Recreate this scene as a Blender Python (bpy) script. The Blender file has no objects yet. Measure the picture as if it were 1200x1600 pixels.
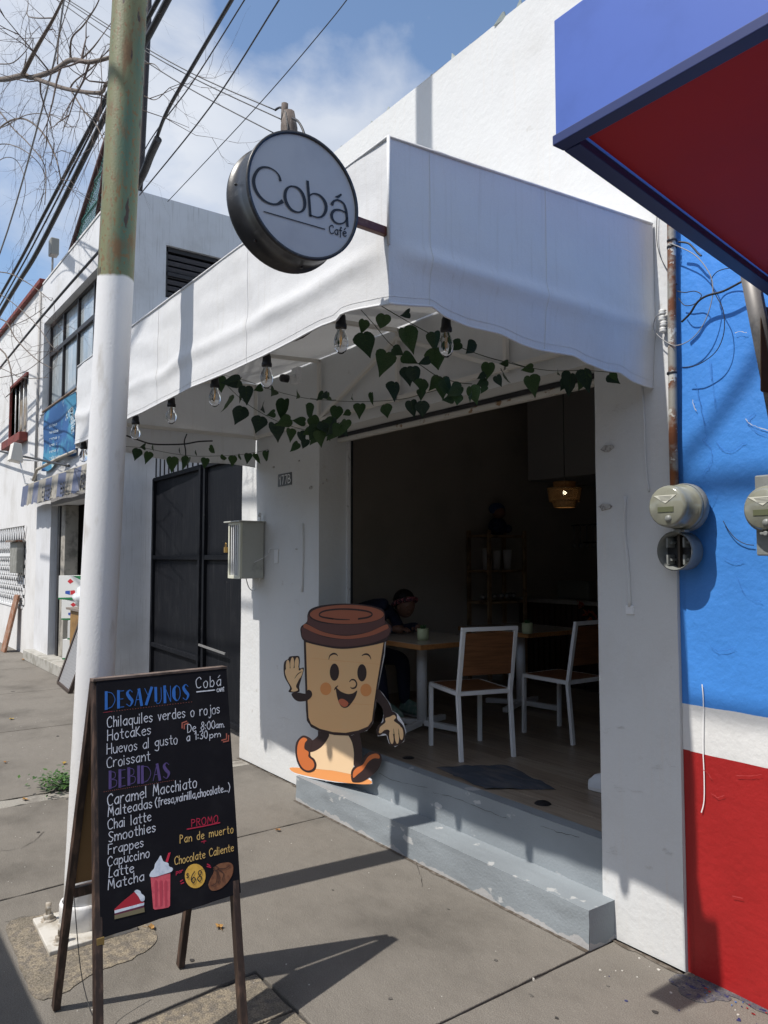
import bpy, bmesh, math, random
from math import sin, cos, pi, radians, sqrt
from mathutils import Vector, Matrix, noise
random.seed(7)
V = Vector
C = bpy.context.scene.collection
sc = bpy.context.scene

# ---------------------------------------------------------------- camera
CAMH = 1.7
YAW, PITCH, FPX = radians(53.84), radians(3.40), 1196.0
cam_d = bpy.data.cameras.new('camera'); cam = bpy.data.objects.new('camera', cam_d); C.objects.link(cam)
cam.location = (0, 0, CAMH); cam.rotation_euler = (pi/2 + PITCH, 0, YAW)
cam_d.sensor_fit = 'VERTICAL'; cam_d.sensor_height = 24; cam_d.lens = 24*FPX/1600
cam_d.clip_start = 0.05; cam_d.clip_end = 800
sc.camera = cam
# the surveyed rays of the place: a sight line cut with a wall plane, a side plane or a level
FW = V((-sin(YAW)*cos(PITCH), cos(YAW)*cos(PITCH), sin(PITCH)))
RT = V((cos(YAW), sin(YAW), 0)); UP = RT.cross(FW)
CP = V((0, 0, CAMH))
def ray(px, py): return RT*((px-600)/FPX) - UP*((py-800)/FPX) + FW
def Z(px, py, z=0.0):
    d = ray(px, py); return CP + d*((z-CAMH)/d.z)
def Y(px, py, y):
    d = ray(px, py); return CP + d*(y/d.y)
def X(px, py, x):
    d = ray(px, py); return CP + d*(x/d.x)
def depth(p): return (V(p)-CP).dot(FW)

# ---------------------------------------------------------------- light
SUN = V((0.085, 1.0, -1.56)).normalized()
ELEV = math.asin(-SUN.z)
w = bpy.data.worlds.new('World'); sc.world = w; w.use_nodes = True
nt = w.node_tree; N = nt.nodes; L = nt.links
for n in list(N): N.remove(n)
out = N.new('ShaderNodeOutputWorld'); bg = N.new('ShaderNodeBackground'); bg.inputs[1].default_value = 0.115
sky = N.new('ShaderNodeTexSky'); sky.sky_type = 'NISHITA'; sky.sun_disc = False
sky.sun_elevation = ELEV; sky.sun_rotation = math.atan2(-SUN.x, -SUN.y)
sky.altitude = 300; sky.air_density = 1.1; sky.dust_density = 1.5; sky.ozone_density = 1.0
tc = N.new('ShaderNodeTexCoord')
mp = N.new('ShaderNodeMapping'); mp.inputs['Scale'].default_value = (1, 1, 1.9); mp.inputs['Location'].default_value = (0.35, 0.9, 0.2)
L.new(tc.outputs['Generated'], mp.inputs[0])
n1 = N.new('ShaderNodeTexNoise'); n1.inputs['Scale'].default_value = 2.3; n1.inputs['Detail'].default_value = 9; n1.inputs['Roughness'].default_value = .56; n1.inputs['Distortion'].default_value = .25
L.new(mp.outputs[0], n1.inputs[0])
cr = N.new('ShaderNodeValToRGB'); cr.color_ramp.elements[0].position = .42; cr.color_ramp.elements[1].position = .62
cr.color_ramp.elements[0].color = (.0, .0, .0, 1); cr.color_ramp.elements[1].color = (.92, .92, .92, 1)
def blob(prev, px, py, rad, wgt):
    d = ray(px, py).normalized(); vm = N.new('ShaderNodeVectorMath'); vm.operation = 'DOT_PRODUCT'; nm = N.new('ShaderNodeVectorMath'); nm.operation = 'NORMALIZE'
    L.new(tc.outputs['Generated'], nm.inputs[0]); L.new(nm.outputs[0], vm.inputs[0]); vm.inputs[1].default_value = d
    mr = N.new('ShaderNodeMapRange'); mr.interpolation_type = 'SMOOTHSTEP'; mr.inputs[1].default_value = cos(rad); mr.inputs[2].default_value = 1; mr.inputs[4].default_value = wgt; L.new(vm.outputs['Value'], mr.inputs[0])
    ad = N.new('ShaderNodeMath'); ad.operation = 'ADD'; L.new(prev, ad.inputs[0]); L.new(mr.outputs[0], ad.inputs[1]); return ad.outputs[0]
cv = n1.outputs[0]   # the cloud banks of that day
for b_ in ((330, 210, .34, .20), (540, 120, .10, .12), (90, 60, .25, .04), (470, 20, .13, -.18), (650, 60, .24, -.24), (60, 340, .26, -.20), (300, 20, .09, -.12)): cv = blob(cv, *b_)
L.new(cv, cr.inputs[0])
n2 = N.new('ShaderNodeTexNoise'); n2.inputs['Scale'].default_value = 6; n2.inputs['Detail'].default_value = 6
L.new(mp.outputs[0], n2.inputs[0])
cc = N.new('ShaderNodeValToRGB'); cc.color_ramp.elements[0].color = (4.6, 5.05, 5.85, 1); cc.color_ramp.elements[1].color = (6.2, 6.45, 6.9, 1)
cc.color_ramp.elements[0].position = .3; cc.color_ramp.elements[1].position = .7
L.new(n2.outputs[0], cc.inputs[0])
mx = N.new('ShaderNodeMix'); mx.data_type = 'RGBA'
hs = N.new('ShaderNodeHueSaturation'); hs.inputs['Saturation'].default_value = 1.05; hs.inputs['Value'].default_value = 1.3; L.new(sky.outputs[0], hs.inputs['Color'])
L.new(cr.outputs[0], mx.inputs[0]); L.new(hs.outputs[0], mx.inputs[6]); L.new(cc.outputs[0], mx.inputs[7])
L.new(mx.outputs[2], bg.inputs[0]); L.new(bg.outputs[0], out.inputs[0])

sl = bpy.data.lights.new('sun', 'SUN'); sl.energy = 4.3; sl.angle = radians(.53); sl.color = (1, .95, .88)
so = bpy.data.objects.new('sun', sl); C.objects.link(so); so.rotation_euler = SUN.to_track_quat('-Z', 'Y').to_euler(); so.location = (0, -5, 12)
sc.view_settings.view_transform = 'Standard'; sc.view_settings.look = 'None'; sc.view_settings.gamma = 1
sc.view_settings.exposure = 0.25; sc.view_settings.use_curve_mapping = False
try:
    sc.cycles.max_bounces = 8; sc.cycles.diffuse_bounces = 5
except Exception: pass

# ---------------------------------------------------------------- materials
BUMPK = .3
def lk(nt, a, b): nt.links.new(a, b)
def mat(name, col, rough=.75, col2=None, scale=3.0, lo=.45, hi=.65, bump=0.0, bscale=60.0, fine=0.0, fscale=250.0,
        metal=0.0, streak=None, stretch=(1, 1, 1), spec=.4, transl=0.0, bump2=0.0, b2scale=6.0, coords='pos', col3=None, s3=9.0, lo3=.6, hi3=.7, alpha=None, coat=0, emis=None):
    m = bpy.data.materials.new(name); m.use_nodes = True; nt = m.node_tree; N = nt.nodes
    b = N['Principled BSDF']; b.inputs['Roughness'].default_value = rough; b.inputs['Metallic'].default_value = metal
    b.inputs['Specular IOR Level'].default_value = spec
    if coat: b.inputs['Coat Weight'].default_value = coat
    if coords == 'pos': src = N.new('ShaderNodeNewGeometry').outputs['Position']
    else: src = N.new('ShaderNodeTexCoord').outputs['Object']
    mpn = N.new('ShaderNodeMapping'); mpn.inputs['Scale'].default_value = stretch; lk(nt, src, mpn.inputs[0]); src2 = mpn.outputs[0]
    cur = None
    rgb = N.new('ShaderNodeRGB'); rgb.outputs[0].default_value = (*col, 1); cur = rgb.outputs[0]
    def layer(cur, c, s, a, z, srcv, dt=8):
        t = N.new('ShaderNodeTexNoise'); t.inputs['Scale'].default_value = s; t.inputs['Detail'].default_value = dt; t.inputs['Roughness'].default_value = .6
        lk(nt, srcv, t.inputs[0])
        r = N.new('ShaderNodeMapRange'); r.inputs[1].default_value = a; r.inputs[2].default_value = z; r.interpolation_type = 'SMOOTHSTEP'
        lk(nt, t.outputs[0], r.inputs[0])
        x = N.new('ShaderNodeMix'); x.data_type = 'RGBA'; lk(nt, r.outputs[0], x.inputs[0]); lk(nt, cur, x.inputs[6]); x.inputs[7].default_value = (*c, 1)
        return x.outputs[2]
    if col2: cur = layer(cur, col2, scale, lo, hi, src2)
    if col3: cur = layer(cur, col3, s3, lo3, hi3, src2, 10)
    if streak:
        ms = N.new('ShaderNodeMapping'); ms.inputs['Scale'].default_value = (24, 24, .9); lk(nt, src, ms.inputs[0])
        cur = layer(cur, streak, 2.2, .52, .8, ms.outputs[0], 6)
    if fine:
        t = N.new('ShaderNodeTexNoise'); t.inputs['Scale'].default_value = fscale; t.inputs['Detail'].default_value = 3; lk(nt, src, t.inputs[0])
        r = N.new('ShaderNodeMapRange'); r.inputs[1].default_value = .3; r.inputs[2].default_value = .7; r.inputs[3].default_value = 1-fine; r.inputs[4].default_value = 1+fine
        lk(nt, t.outputs[0], r.inputs[0])
        x = N.new('ShaderNodeVectorMath'); x.operation = 'SCALE'; lk(nt, cur, x.inputs[0]); lk(nt, r.outputs[0], x.inputs['Scale']); cur = x.outputs[0]
    lk(nt, cur, b.inputs['Base Color'])
    nrm = None
    for bb, bs in ((bump, bscale), (bump2, b2scale)):
        if bb:
            t = N.new('ShaderNodeTexNoise'); t.inputs['Scale'].default_value = bs; t.inputs['Detail'].default_value = 6; lk(nt, src, t.inputs[0])
            u = N.new('ShaderNodeBump'); u.inputs['Strength'].default_value = 1.0; u.inputs['Distance'].default_value = bb*BUMPK; lk(nt, t.outputs[0], u.inputs['Height'])
            if nrm: lk(nt, nrm, u.inputs['Normal'])
            nrm = u.outputs[0]
    if nrm: lk(nt, nrm, b.inputs['Normal'])
    if transl:
        tr = N.new('ShaderNodeBsdfTranslucent'); lk(nt, cur, tr.inputs[0]); ms_ = N.new('ShaderNodeMixShader'); ms_.inputs[0].default_value = transl
        lk(nt, b.outputs[0], ms_.inputs[1]); lk(nt, tr.outputs[0], ms_.inputs[2]); lk(nt, ms_.outputs[0], N['Material Output'].inputs[0])
    if emis: b.inputs['Emission Color'].default_value = (*emis[0], 1); b.inputs['Emission Strength'].default_value = emis[1]
    return m
def zbands(name, bands, rough=.6, wob=.01, bump=.0012, bscale=45, extra=None, noisy=.0):
    """paint bands by height: bands = [(top z, colour)...] from the ground up"""
    m = bpy.data.materials.new(name); m.use_nodes = True; nt = m.node_tree; N = nt.nodes; b = N['Principled BSDF']; b.inputs['Roughness'].default_value = rough
    g = N.new('ShaderNodeNewGeometry'); s = N.new('ShaderNodeSeparateXYZ'); lk(nt, g.outputs['Position'], s.inputs[0])
    t = N.new('ShaderNodeTexNoise'); t.inputs['Scale'].default_value = 9; t.inputs['Detail'].default_value = 5; lk(nt, g.outputs['Position'], t.inputs[0])
    a = N.new('ShaderNodeMath'); a.operation = 'MULTIPLY_ADD'; lk(nt, t.outputs[0], a.inputs[0]); a.inputs[1].default_value = wob*2; lk(nt, s.outputs[2], a.inputs[2])
    cur = None
    for i, (zt, c) in enumerate(bands):
        if cur is None:
            r = N.new('ShaderNodeRGB'); r.outputs[0].default_value = (*c, 1); cur = r.outputs[0]
        else:
            k = N.new('ShaderNodeMath'); k.operation = 'GREATER_THAN'; lk(nt, a.outputs[0], k.inputs[0]); k.inputs[1].default_value = bands[i-1][0]+wob
            x = N.new('ShaderNodeMix'); x.data_type = 'RGBA'; lk(nt, k.outputs[0], x.inputs[0]); lk(nt, cur, x.inputs[6]); x.inputs[7].default_value = (*c, 1); cur = x.outputs[2]
    t2 = N.new('ShaderNodeTexNoise'); t2.inputs['Scale'].default_value = 2.2; t2.inputs['Detail'].default_value = 9; lk(nt, g.outputs['Position'], t2.inputs[0])
    r = N.new('ShaderNodeMapRange'); r.inputs[1].default_value = .3; r.inputs[2].default_value = .7; r.inputs[3].default_value = .86; r.inputs[4].default_value = 1.1; lk(nt, t2.outputs[0], r.inputs[0])
    x = N.new('ShaderNodeVectorMath'); x.operation = 'SCALE'; lk(nt, cur, x.inputs[0]); lk(nt, r.outputs[0], x.inputs['Scale']); cur = x.outputs[0]
    if extra:   # wear showing through
        c, lo, hi, sc_, st = extra
        mpn = N.new('ShaderNodeMapping'); mpn.inputs['Scale'].default_value = st; lk(nt, g.outputs['Position'], mpn.inputs[0])
        t3 = N.new('ShaderNodeTexNoise'); t3.inputs['Scale'].default_value = sc_; t3.inputs['Detail'].default_value = 9; lk(nt, mpn.outputs[0], t3.inputs[0])
        r3 = N.new('ShaderNodeMapRange'); r3.inputs[1].default_value = lo; r3.inputs[2].default_value = hi; lk(nt, t3.outputs[0], r3.inputs[0])
        x = N.new('ShaderNodeMix'); x.data_type = 'RGBA'; lk(nt, r3.outputs[0], x.inputs[0]); lk(nt, cur, x.inputs[6]); x.inputs[7].default_value = (*c, 1); cur = x.outputs[2]
    lk(nt, cur, b.inputs['Base Color'])
    t4 = N.new('ShaderNodeTexNoise'); t4.inputs['Scale'].default_value = bscale; t4.inputs['Detail'].default_value = 7; lk(nt, g.outputs['Position'], t4.inputs[0])
    u = N.new('ShaderNodeBump'); u.inputs['Distance'].default_value = bump*1.5; lk(nt, t4.outputs[0], u.inputs['Height']); lk(nt, u.outputs[0], b.inputs['Normal'])
    return m

WHITE = mat('white_wall_paint', (.61, .62, .62), .8, col2=(.55, .55, .54), scale=2.2, lo=.45, hi=.85, bump=.007, bscale=38, bump2=.012, b2scale=7, streak=(.61, .60, .58), fine=.03, col3=(.50, .49, .47), s3=9, lo3=.66, hi3=.76)
WHITE2 = mat('old_white_wall_paint', (.66, .66, .66), .85, col2=(.52, .51, .49), scale=1.4, lo=.42, hi=.8, bump=.008, bscale=30, streak=(.42, .41, .39), fine=.04)
GREYW = mat('pale_neighbour_wall_paint', (.62, .63, .65), .85, col2=(.50, .50, .50), scale=1.8, lo=.42, hi=.8, bump=.008, bscale=26, streak=(.4, .4, .4))  # pale grey paint for every outer face of the store building
INW = mat('charcoal_interior_paint', (.50, .455, .40), .8, col2=(.44, .405, .355), scale=1.5, bump=.002)
INC = mat('grey_loft_paint', (.45, .44, .43), .8, bump=.002)
SLAB = mat('sidewalk_concrete', (.168, .153, .132), .9, col2=(.090, .081, .069), scale=1.5, lo=.42, hi=.80, bump=.010, bscale=140, fine=.34, fscale=230, col3=(.24, .225, .195), s3=90, lo3=.62, hi3=.70, bump2=.03, b2scale=11)
SAND = mat('worn_sandy_concrete', (.225, .19, .14), .9, col2=(.135, .118, .098), scale=26, lo=.42, hi=.60, bump=.012, bscale=120, fine=.5, fscale=160, col3=(.15, .13, .10), s3=4, lo3=.45, hi3=.6)
PALE = mat('pale_cement_patch', (.27, .255, .225), .9, col2=(.17, .155, .135), scale=5, bump=.01, bscale=60, fine=.35, fscale=160)
ASPH = mat('asphalt', (.05, .05, .052), .9, bump=.005, bscale=200, fine=.3)
DARKC = mat('joint_dirt', (.055, .05, .045), .95, fine=.2)
STEPM = zbands('grey_step_paint', [(9, (.225, .252, .272))], .7, bump=.0014, bscale=90, extra=((.40, .41, .42), .63, .66, 5.5, (1, 1, 1.8)))
FABRIC = mat('white_awning_canvas', (.67, .675, .68), .55, col2=(.58, .575, .56), scale=2.5, lo=.5, hi=.9, streak=(.61, .605, .59), bump=.002, bscale=240, bump2=.03, b2scale=5, transl=.07, fine=.03)
FABIN = mat('awning_frame_white', (.62, .60, .56), .6, bump=.002)
RUST = mat('rusty_pipe', (.28, .27, .24), .6, col2=(.16, .055, .02), scale=7, lo=.44, hi=.56, bump=.004, metal=.2, col3=(.5, .5, .46), s3=14, lo3=.6, hi3=.63)
BLACKP = mat('black_paint', (.018, .018, .022), .45, col2=(.035, .035, .038), scale=6, bump=.002)
GATEM = mat('black_gate_paint', (.007, .008, .011), .65, col2=(.014, .015, .018), scale=4, lo=.5, hi=.8, bump=.003, streak=(.03, .03, .033), spec=.12, col3=(.11, .11, .11), s3=26, lo3=.69, hi3=.74)
WIREM = mat('black_cable', (.02, .02, .022), .5)
GREYWIRE = mat('grey_wire', (.25, .25, .25), .5)
WHITEM = mat('white_painted_metal', (.72, .73, .74), .4, col2=(.5, .5, .5), scale=20, lo=.6, hi=.7)
WOODT = mat('orange_oak_wood', (.42, .20, .07), .45, col2=(.26, .11, .035), scale=4, stretch=(1, 12, 12), lo=.35, hi=.7, coords='obj')
WOODD = mat('brown_board_wood', (.20, .085, .035), .5, col2=(.12, .05, .02), scale=5, stretch=(8, 1, 14), lo=.35, hi=.7, coords='obj')
FLOORM = [mat('floor_plank_%d' % i, c, .38, col2=tuple(k*.7 for k in c), scale=3, stretch=(1.2, 14, 1), bump=.001) for i, c in enumerate([(.30, .24, .185), (.26, .205, .155), (.33, .27, .21)])]
BULBG = None
def glass(name, col=(.95, .97, 1), rough=.02, ior=1.45):
    m = bpy.data.materials.new(name); m.use_nodes = True; b = m.node_tree.nodes['Principled BSDF']
    b.inputs['Base Color'].default_value = (*col, 1); b.inputs['Roughness'].default_value = rough; b.inputs['Transmission Weight'].default_value = 1; b.inputs['IOR'].default_value = ior
    return m
BULBG = glass('clear_glass', ior=1.25)
def plain(name, c, rough=.6, metal=0, spec=.4): return mat(name, c, rough, metal=metal, spec=spec)

# ---------------------------------------------------------------- mesh helpers
class MB:
    def __init__(s): s.v = []; s.f = []; s.m = []; s.sm = []
    def add(s, vs, fs, mi=0, smooth=False):
        o = len(s.v); s.v += [V(p) for p in vs]; s.f += [[i+o for i in f] for f in fs]; s.m += [mi]*len(fs); s.sm += [smooth]*len(fs); return s
    def hexa(s, p, mi=0):
        return s.add(p, [(0, 3, 2, 1), (4, 5, 6, 7), (0, 1, 5, 4), (1, 2, 6, 5), (2, 3, 7, 6), (3, 0, 4, 7)], mi)
    def box(s, x0, x1, y0, y1, z0, z1, mi=0):
        return s.hexa([(x0, y0, z0), (x1, y0, z0), (x1, y1, z0), (x0, y1, z0), (x0, y0, z1), (x1, y0, z1), (x1, y1, z1), (x0, y1, z1)], mi)
    def bar(s, a, b, w, h, up=V((0, 0, 1)), mi=0):
        a, b = V(a), V(b); d = (b-a).normalized(); up = V(up)
        if abs(d.dot(up)) > .98: up = V((0, 1, 0))
        r = d.cross(up).normalized(); u = r.cross(d).normalized(); r *= w/2; u *= h/2
        return s.hexa([a-r-u, a+r-u, a+r+u, a-r+u, b-r-u, b+r-u, b+r+u, b-r+u], mi)
    def tube(s, pts, r, n=8, mi=0, caps=True, smooth=True):
        pts = [V(p) for p in pts]; m = len(pts); rs = r if isinstance(r, (list, tuple)) else [r]*m
        vs = []; fs = []; prev = None
        for i, p in enumerate(pts):
            d = (pts[min(i+1, m-1)]-pts[max(i-1, 0)]); d = d.normalized() if d.length > 1e-9 else V((0, 0, 1))
            if prev is None: a = V((0, 0, 1)) if abs(d.z) < .9 else V((1, 0, 0)); a = (a-d*a.dot(d)).normalized()
            else:
                a = prev-d*prev.dot(d); a = a.normalized() if a.length > 1e-6 else V((1, 0, 0))
            prev = a; b = d.cross(a)
            for k in range(n): t = 2*pi*k/n; vs.append(p+(a*cos(t)+b*sin(t))*rs[i])
        for i in range(m-1):
            for k in range(n): fs.append((i*n+k, i*n+(k+1) % n, (i+1)*n+(k+1) % n, (i+1)*n+k))
        s.add(vs, fs, mi, smooth)
        if caps: s.add([], []); o = len(s.v)-len(vs); s.f += [[o+k for k in range(n)][::-1], [o+(m-1)*n+k for k in range(n)]]; s.m += [mi]*2; s.sm += [False]*2
        return s
    def lathe(s, prof, c=(0, 0, 0), axis='z', n=24, mi=0, smooth=True):
        c = V(c); vs = []; fs = []
        for r, h in prof:
            for k in range(n):
                t = 2*pi*k/n; a, b = r*cos(t), r*sin(t)
                vs.append(c+(V((a, b, h)) if axis == 'z' else V((a, h, b)) if axis == 'y' else V((h, a, b))))
        for i in range(len(prof)-1):
            for k in range(n):
                q = (i*n+k, i*n+(k+1) % n, (i+1)*n+(k+1) % n, (i+1)*n+k); fs.append(q if axis != 'y' else q[::-1])
        return s.add(vs, fs, mi, smooth)
    def prism(s, poly, off, mi=0):
        poly = [V(p) for p in poly]; off = V(off); n = len(poly)
        fs = [list(range(n))[::-1], list(range(n, 2*n))]+[(i, (i+1) % n, n+(i+1) % n, n+i) for i in range(n)]
        return s.add(poly+[p+off for p in poly], fs, mi)
    def grid(s, fn, nu, nv, mi=0, smooth=True):
        vs = [fn(i/nu, j/nv) for j in range(nv+1) for i in range(nu+1)]
        fs = [(j*(nu+1)+i, j*(nu+1)+i+1, (j+1)*(nu+1)+i+1, (j+1)*(nu+1)+i) for j in range(nv) for i in range(nu)]
        return s.add(vs, fs, mi, smooth)
    def ball(s, c, r, n=12, sq=(1, 1, 1), mi=0):
        c = V(c); vs = []; fs = []; m = n//2+1
        for j in range(m+1):
            p = pi*j/m
            for k in range(n): t = 2*pi*k/n; vs.append(c+V((sin(p)*cos(t)*r*sq[0], sin(p)*sin(t)*r*sq[1], cos(p)*r*sq[2])))
        for j in range(m):
            for k in range(n): fs.append((j*n+k, (j+1)*n+k, (j+1)*n+(k+1) % n, j*n+(k+1) % n))
        return s.add(vs, fs, mi, True)
def world_loc(o):
    p = V((0, 0, 0))
    while o: p += o.location; o = o.parent
    return p
def put(name, mb, ms, parent=None, local=False, bevel=0, loc=None, recalc=True, sub=0):
    me = bpy.data.meshes.new(name)
    if parent is not None: base = V((0, 0, 0)) if local else world_loc(parent)
    else:
        if loc is None:
            xs = [p.x for p in mb.v]; ys = [p.y for p in mb.v]; zs = [p.z for p in mb.v]
            loc = V(((min(xs)+max(xs))/2, (min(ys)+max(ys))/2, min(zs)))
        base = V(loc) if not local else V((0, 0, 0))
    me.from_pydata([tuple(p-base) for p in mb.v], [], mb.f)
    ms = ms if isinstance(ms, (list, tuple)) else [ms]
    for m in ms: me.materials.append(m)
    me.polygons.foreach_set('material_index', mb.m); me.polygons.foreach_set('use_smooth', mb.sm)
    if recalc:
        bm = bmesh.new(); bm.from_mesh(me); bmesh.ops.remove_doubles(bm, verts=bm.verts, dist=1e-6); bmesh.ops.recalc_face_normals(bm, faces=bm.faces); bm.to_mesh(me); bm.free()
    me.update()
    o = bpy.data.objects.new(name, me); C.objects.link(o)
    if parent is not None: o.parent = parent
    else: o.location = V(loc) if loc is not None else V((0, 0, 0))
    if bevel:
        b = o.modifiers.new('bevel', 'BEVEL'); b.width = bevel; b.segments = 2; b.limit_method = 'ANGLE'; b.angle_limit = radians(40)
    if sub: q = o.modifiers.new('sub', 'SUBSURF'); q.levels = sub; q.render_levels = sub
    return o
def tag(o, label=None, cat=None, group=None, kind=None):
    if label: o['label'] = label
    if cat: o['category'] = cat
    if group: o['group'] = group
    if kind: o['kind'] = kind
    return o
def thing(name, label, cat, loc=(0, 0, 0), rz=0, group=None):
    o = bpy.data.objects.new(name, None); o.empty_display_size = .1; C.objects.link(o); o.location = loc; o.rotation_euler = (0, 0, rz)
    return tag(o, label, cat, group)
def dup(root, loc, rz, label=None):
    def cp(o, par):
        c = o.copy(); C.objects.link(c); c.parent = par
        for ch in o.children: cp(ch, c)
        return c
    r = cp(root, None); r.location = loc; r.rotation_euler = (0, 0, rz)
    if label: r['label'] = label
    return r
def smooth_path(pts, k=6, closed=False):
    n = len(pts)
    if n < 3: return [tuple(p) for p in pts]
    out = []; rng = range(n) if closed else range(n-1)
    for i in rng:
        P = [pts[(i+j) % n] if closed else pts[min(max(i+j, 0), n-1)] for j in (-1, 0, 1, 2)]
        for q in range(k):
            t = q/k
            out.append(tuple(.5*((2*P[1][a])+(-P[0][a]+P[2][a])*t+(2*P[0][a]-5*P[1][a]+4*P[2][a]-P[3][a])*t*t+(-P[0][a]+3*P[1][a]-3*P[2][a]+P[3][a])*t**3) for a in range(len(pts[0]))))
    if not closed: out.append(tuple(pts[-1]))
    return out
def nz(x, y=0, z=0): return noise.noise(V((x, y, z)))

W = Z(959, 1466).y            # street face of the cafe wall (2.913 m from the camera)

# ================================================================ SETTING
ground = MB().box(-90, 60, -60, 60, -.6, -.14)
tag(put('road', ground, ASPH), kind='structure')
bed = MB().box(-60, 25, -.35, W+.6, -.4, -.012)
side = tag(put('sidewalk', bed, DARKC), kind='structure')
def slab(poly, m=SLAB, rough=.004, top=0.0, name='slab', par=None):
    """one cast slab with slightly chipped, uneven edges"""
    pts = []
    for i in range(len(poly)):
        a, b = V((*poly[i], 0)), V((*poly[(i+1) % len(poly)], 0)); n = max(1, int((b-a).length/.05)); nn = V((-(b-a).y, (b-a).x, 0)).normalized()
        for k in range(n):
            p = a.lerp(b, k/n)
            if k and (-7 < p.x < 0): p += nn*nz(p.x*9, p.y*9)*rough*1.6
            pts.append((p.x, p.y, top))
    return put(name, MB().prism(pts, (0, 0, -.05)), m, par or side, bevel=.004 if len(pts) < 900 else 0)
g = .007; YK, YB = -.34, W+.0
slab([(-2.205+g, YK), (3, YK), (3, YB+.05), (-2.235+g, YB+.05)])
slab([(-2.95, 1.50), (-2.22-g, 1.50), (-2.235-g, YB), (-4.385+g, YB), (-4.375+g, 2.1), (-4.285+g, .9), (-4.25+g, YK), (-2.80, YK), (-2.90, 1.0)])
slab([(-2.935+.01, 1.488), (-2.885+.01, 1.0), (-2.79, YK), (-2.62, YK), (-2.62, 1.488)], SAND, .008)
slab([(-2.605, 1.488), (-2.605, YK), (-2.205-g, YK), (-2.22-g, 1.488)], SAND, .006)
slab([(-5.80, YK), (-4.25-g, YK), (-4.285-g, .9), (-4.375-g, 2.1), (-4.385-g, YB), (-5.83, YB)])
slab([(-5.97, YK), (-5.805, YK), (-5.835, YB), (-6.0, YB)], PALE, .015)
xx = -6.0
for i in range(14):
    x1 = xx-2.3
    slab([(x1+g, YK), (xx-g-.005, YK), (xx-g-.005, W+.55), (x1+g, W+.55)]); xx = x1
for x0 in (3, 5.3, 7.6): slab([(x0+g, YK), (x0+2.3-g, YK), (x0+2.3-g, YB+.05), (x0+g, YB+.05)])
tag(put('kerb', MB().box(-60, 25, -.5, -.352, -.4, .0), PALE, bevel=.01), kind='structure')
# crumbled concrete round the base plate of the pole
pp = [Z(*q) for q in ((10, 1448), (30, 1436), (60, 1432), (100, 1425), (170, 1436), (225, 1440), (245, 1470), (205, 1500), (150, 1520), (95, 1555), (55, 1560), (35, 1520), (20, 1480))]
pp = smooth_path([(p.x, p.y, .004) for p in pp], 5, True); pp = [(p[0]+nz(i*.9)*.012, p[1]+nz(i*.9, 5)*.012, .004) for i, p in enumerate(pp)]
put('rough_patch', MB().prism(pp, (0, 0, -.02)), SAND, side)
# paint drips and flakes on the sidewalk by the wall
sp = MB()
for i in range(26):
    x = -1.75+random.gauss(0, .35); y = W-.05-abs(random.gauss(0, .25)); r = random.uniform(.002, .009)
    if x < -2.2 and y > 2.6: continue
    sp.prism([(x+r*cos(a)*random.uniform(.6, 1.5), y+r*sin(a)*random.uniform(.5, 1.1), .003) for a in [k*pi/3 for k in range(6)]], (0, 0, -.01), random.choice([0, 0, 1]))
for i in range(150):
    x = random.uniform(-9, -2); y = random.uniform(.7, 2.6); r = random.uniform(.0015, .004)
    sp.prism([(x+r*cos(a), y+r*sin(a), .002) for a in [k*pi/2 for k in range(4)]], (0, 0, -.01), 0)
tag(put('paint_flecks', sp, [plain('pale_fleck', (.5, .48, .44)), plain('navy_paint', (.03, .035, .12))], side), kind='stuff')

# ================================================================ CAFE BUILDING
XL, XO0, XO1, XR = -6.07, -4.79, -2.30, -1.89
cafe = thing('cafe_building', 'white rendered cafe building with a wide open doorway under the white awning', 'building', (-4, W, 0))
ZT = 4.66; HD = 2.62
w_ = MB()
def wallgrid(mb, x0, x1, z0, z1, y, n=None):
    nx = max(2, int((x1-x0)/.08)); nzz = max(2, int((z1-z0)/.08))
    mb.grid(lambda u, v: V((x0+(x1-x0)*u, y+.004*nz((x0+(x1-x0)*u)*3, (z0+(z1-z0)*v)*3, 2), z0+(z1-z0)*v)), nx, nzz)
wallgrid(w_, XL, XO0, 0, HD, W); wallgrid(w_, XO1, XR, 0, HD, W); wallgrid(w_, XL, XR, HD, ZT, W)
w_.add([(XL, W, 0), (XL, W+.3, 0), (XL, W+.3, ZT), (XL, W, ZT)], [(0, 1, 2, 3)])
w_.add([(XR, W, 0), (XR, W+.3, 0), (XR, W+.3, ZT), (XR, W, ZT)], [(0, 1, 2, 3)])
w_.add([(XO0, W, 0), (XO0, W+.28, 0), (XO0, W+.28, HD), (XO0, W, HD)], [(0, 1, 2, 3)])
w_.add([(XO1, W, 0), (XO1, W+.28, 0), (XO1, W+.28, HD), (XO1, W, HD)], [(0, 1, 2, 3)])
w_.add([(XO0, W, HD), (XO1, W, HD), (XO1, W+.28, HD), (XO0, W+.28, HD)], [(0, 1, 2, 3)])
w_.add([(XL, W, ZT), (XR, W, ZT), (XR, W+.3, ZT), (XL, W+.3, ZT)], [(0, 1, 2, 3)])
w_.add([(XL, W+.3, 0), (XL, 8.3, 0), (XL, 8.3, ZT-.3), (XL, W+.3, ZT-.3)], [(0, 1, 2, 3)])
w_.add([(XR, W+.3, 0), (XR, 8.3, 0), (XR, 8.3, ZT-.3), (XR, W+.3, ZT-.3)], [(0, 1, 2, 3)])
w_.add([(XL, 8.3, 0), (XR, 8.3, 0), (XR, 8.3, ZT-.3), (XL, 8.3, ZT-.3)], [(0, 1, 2, 3)])
put('wall', w_, WHITE, cafe, recalc=False)
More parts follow.
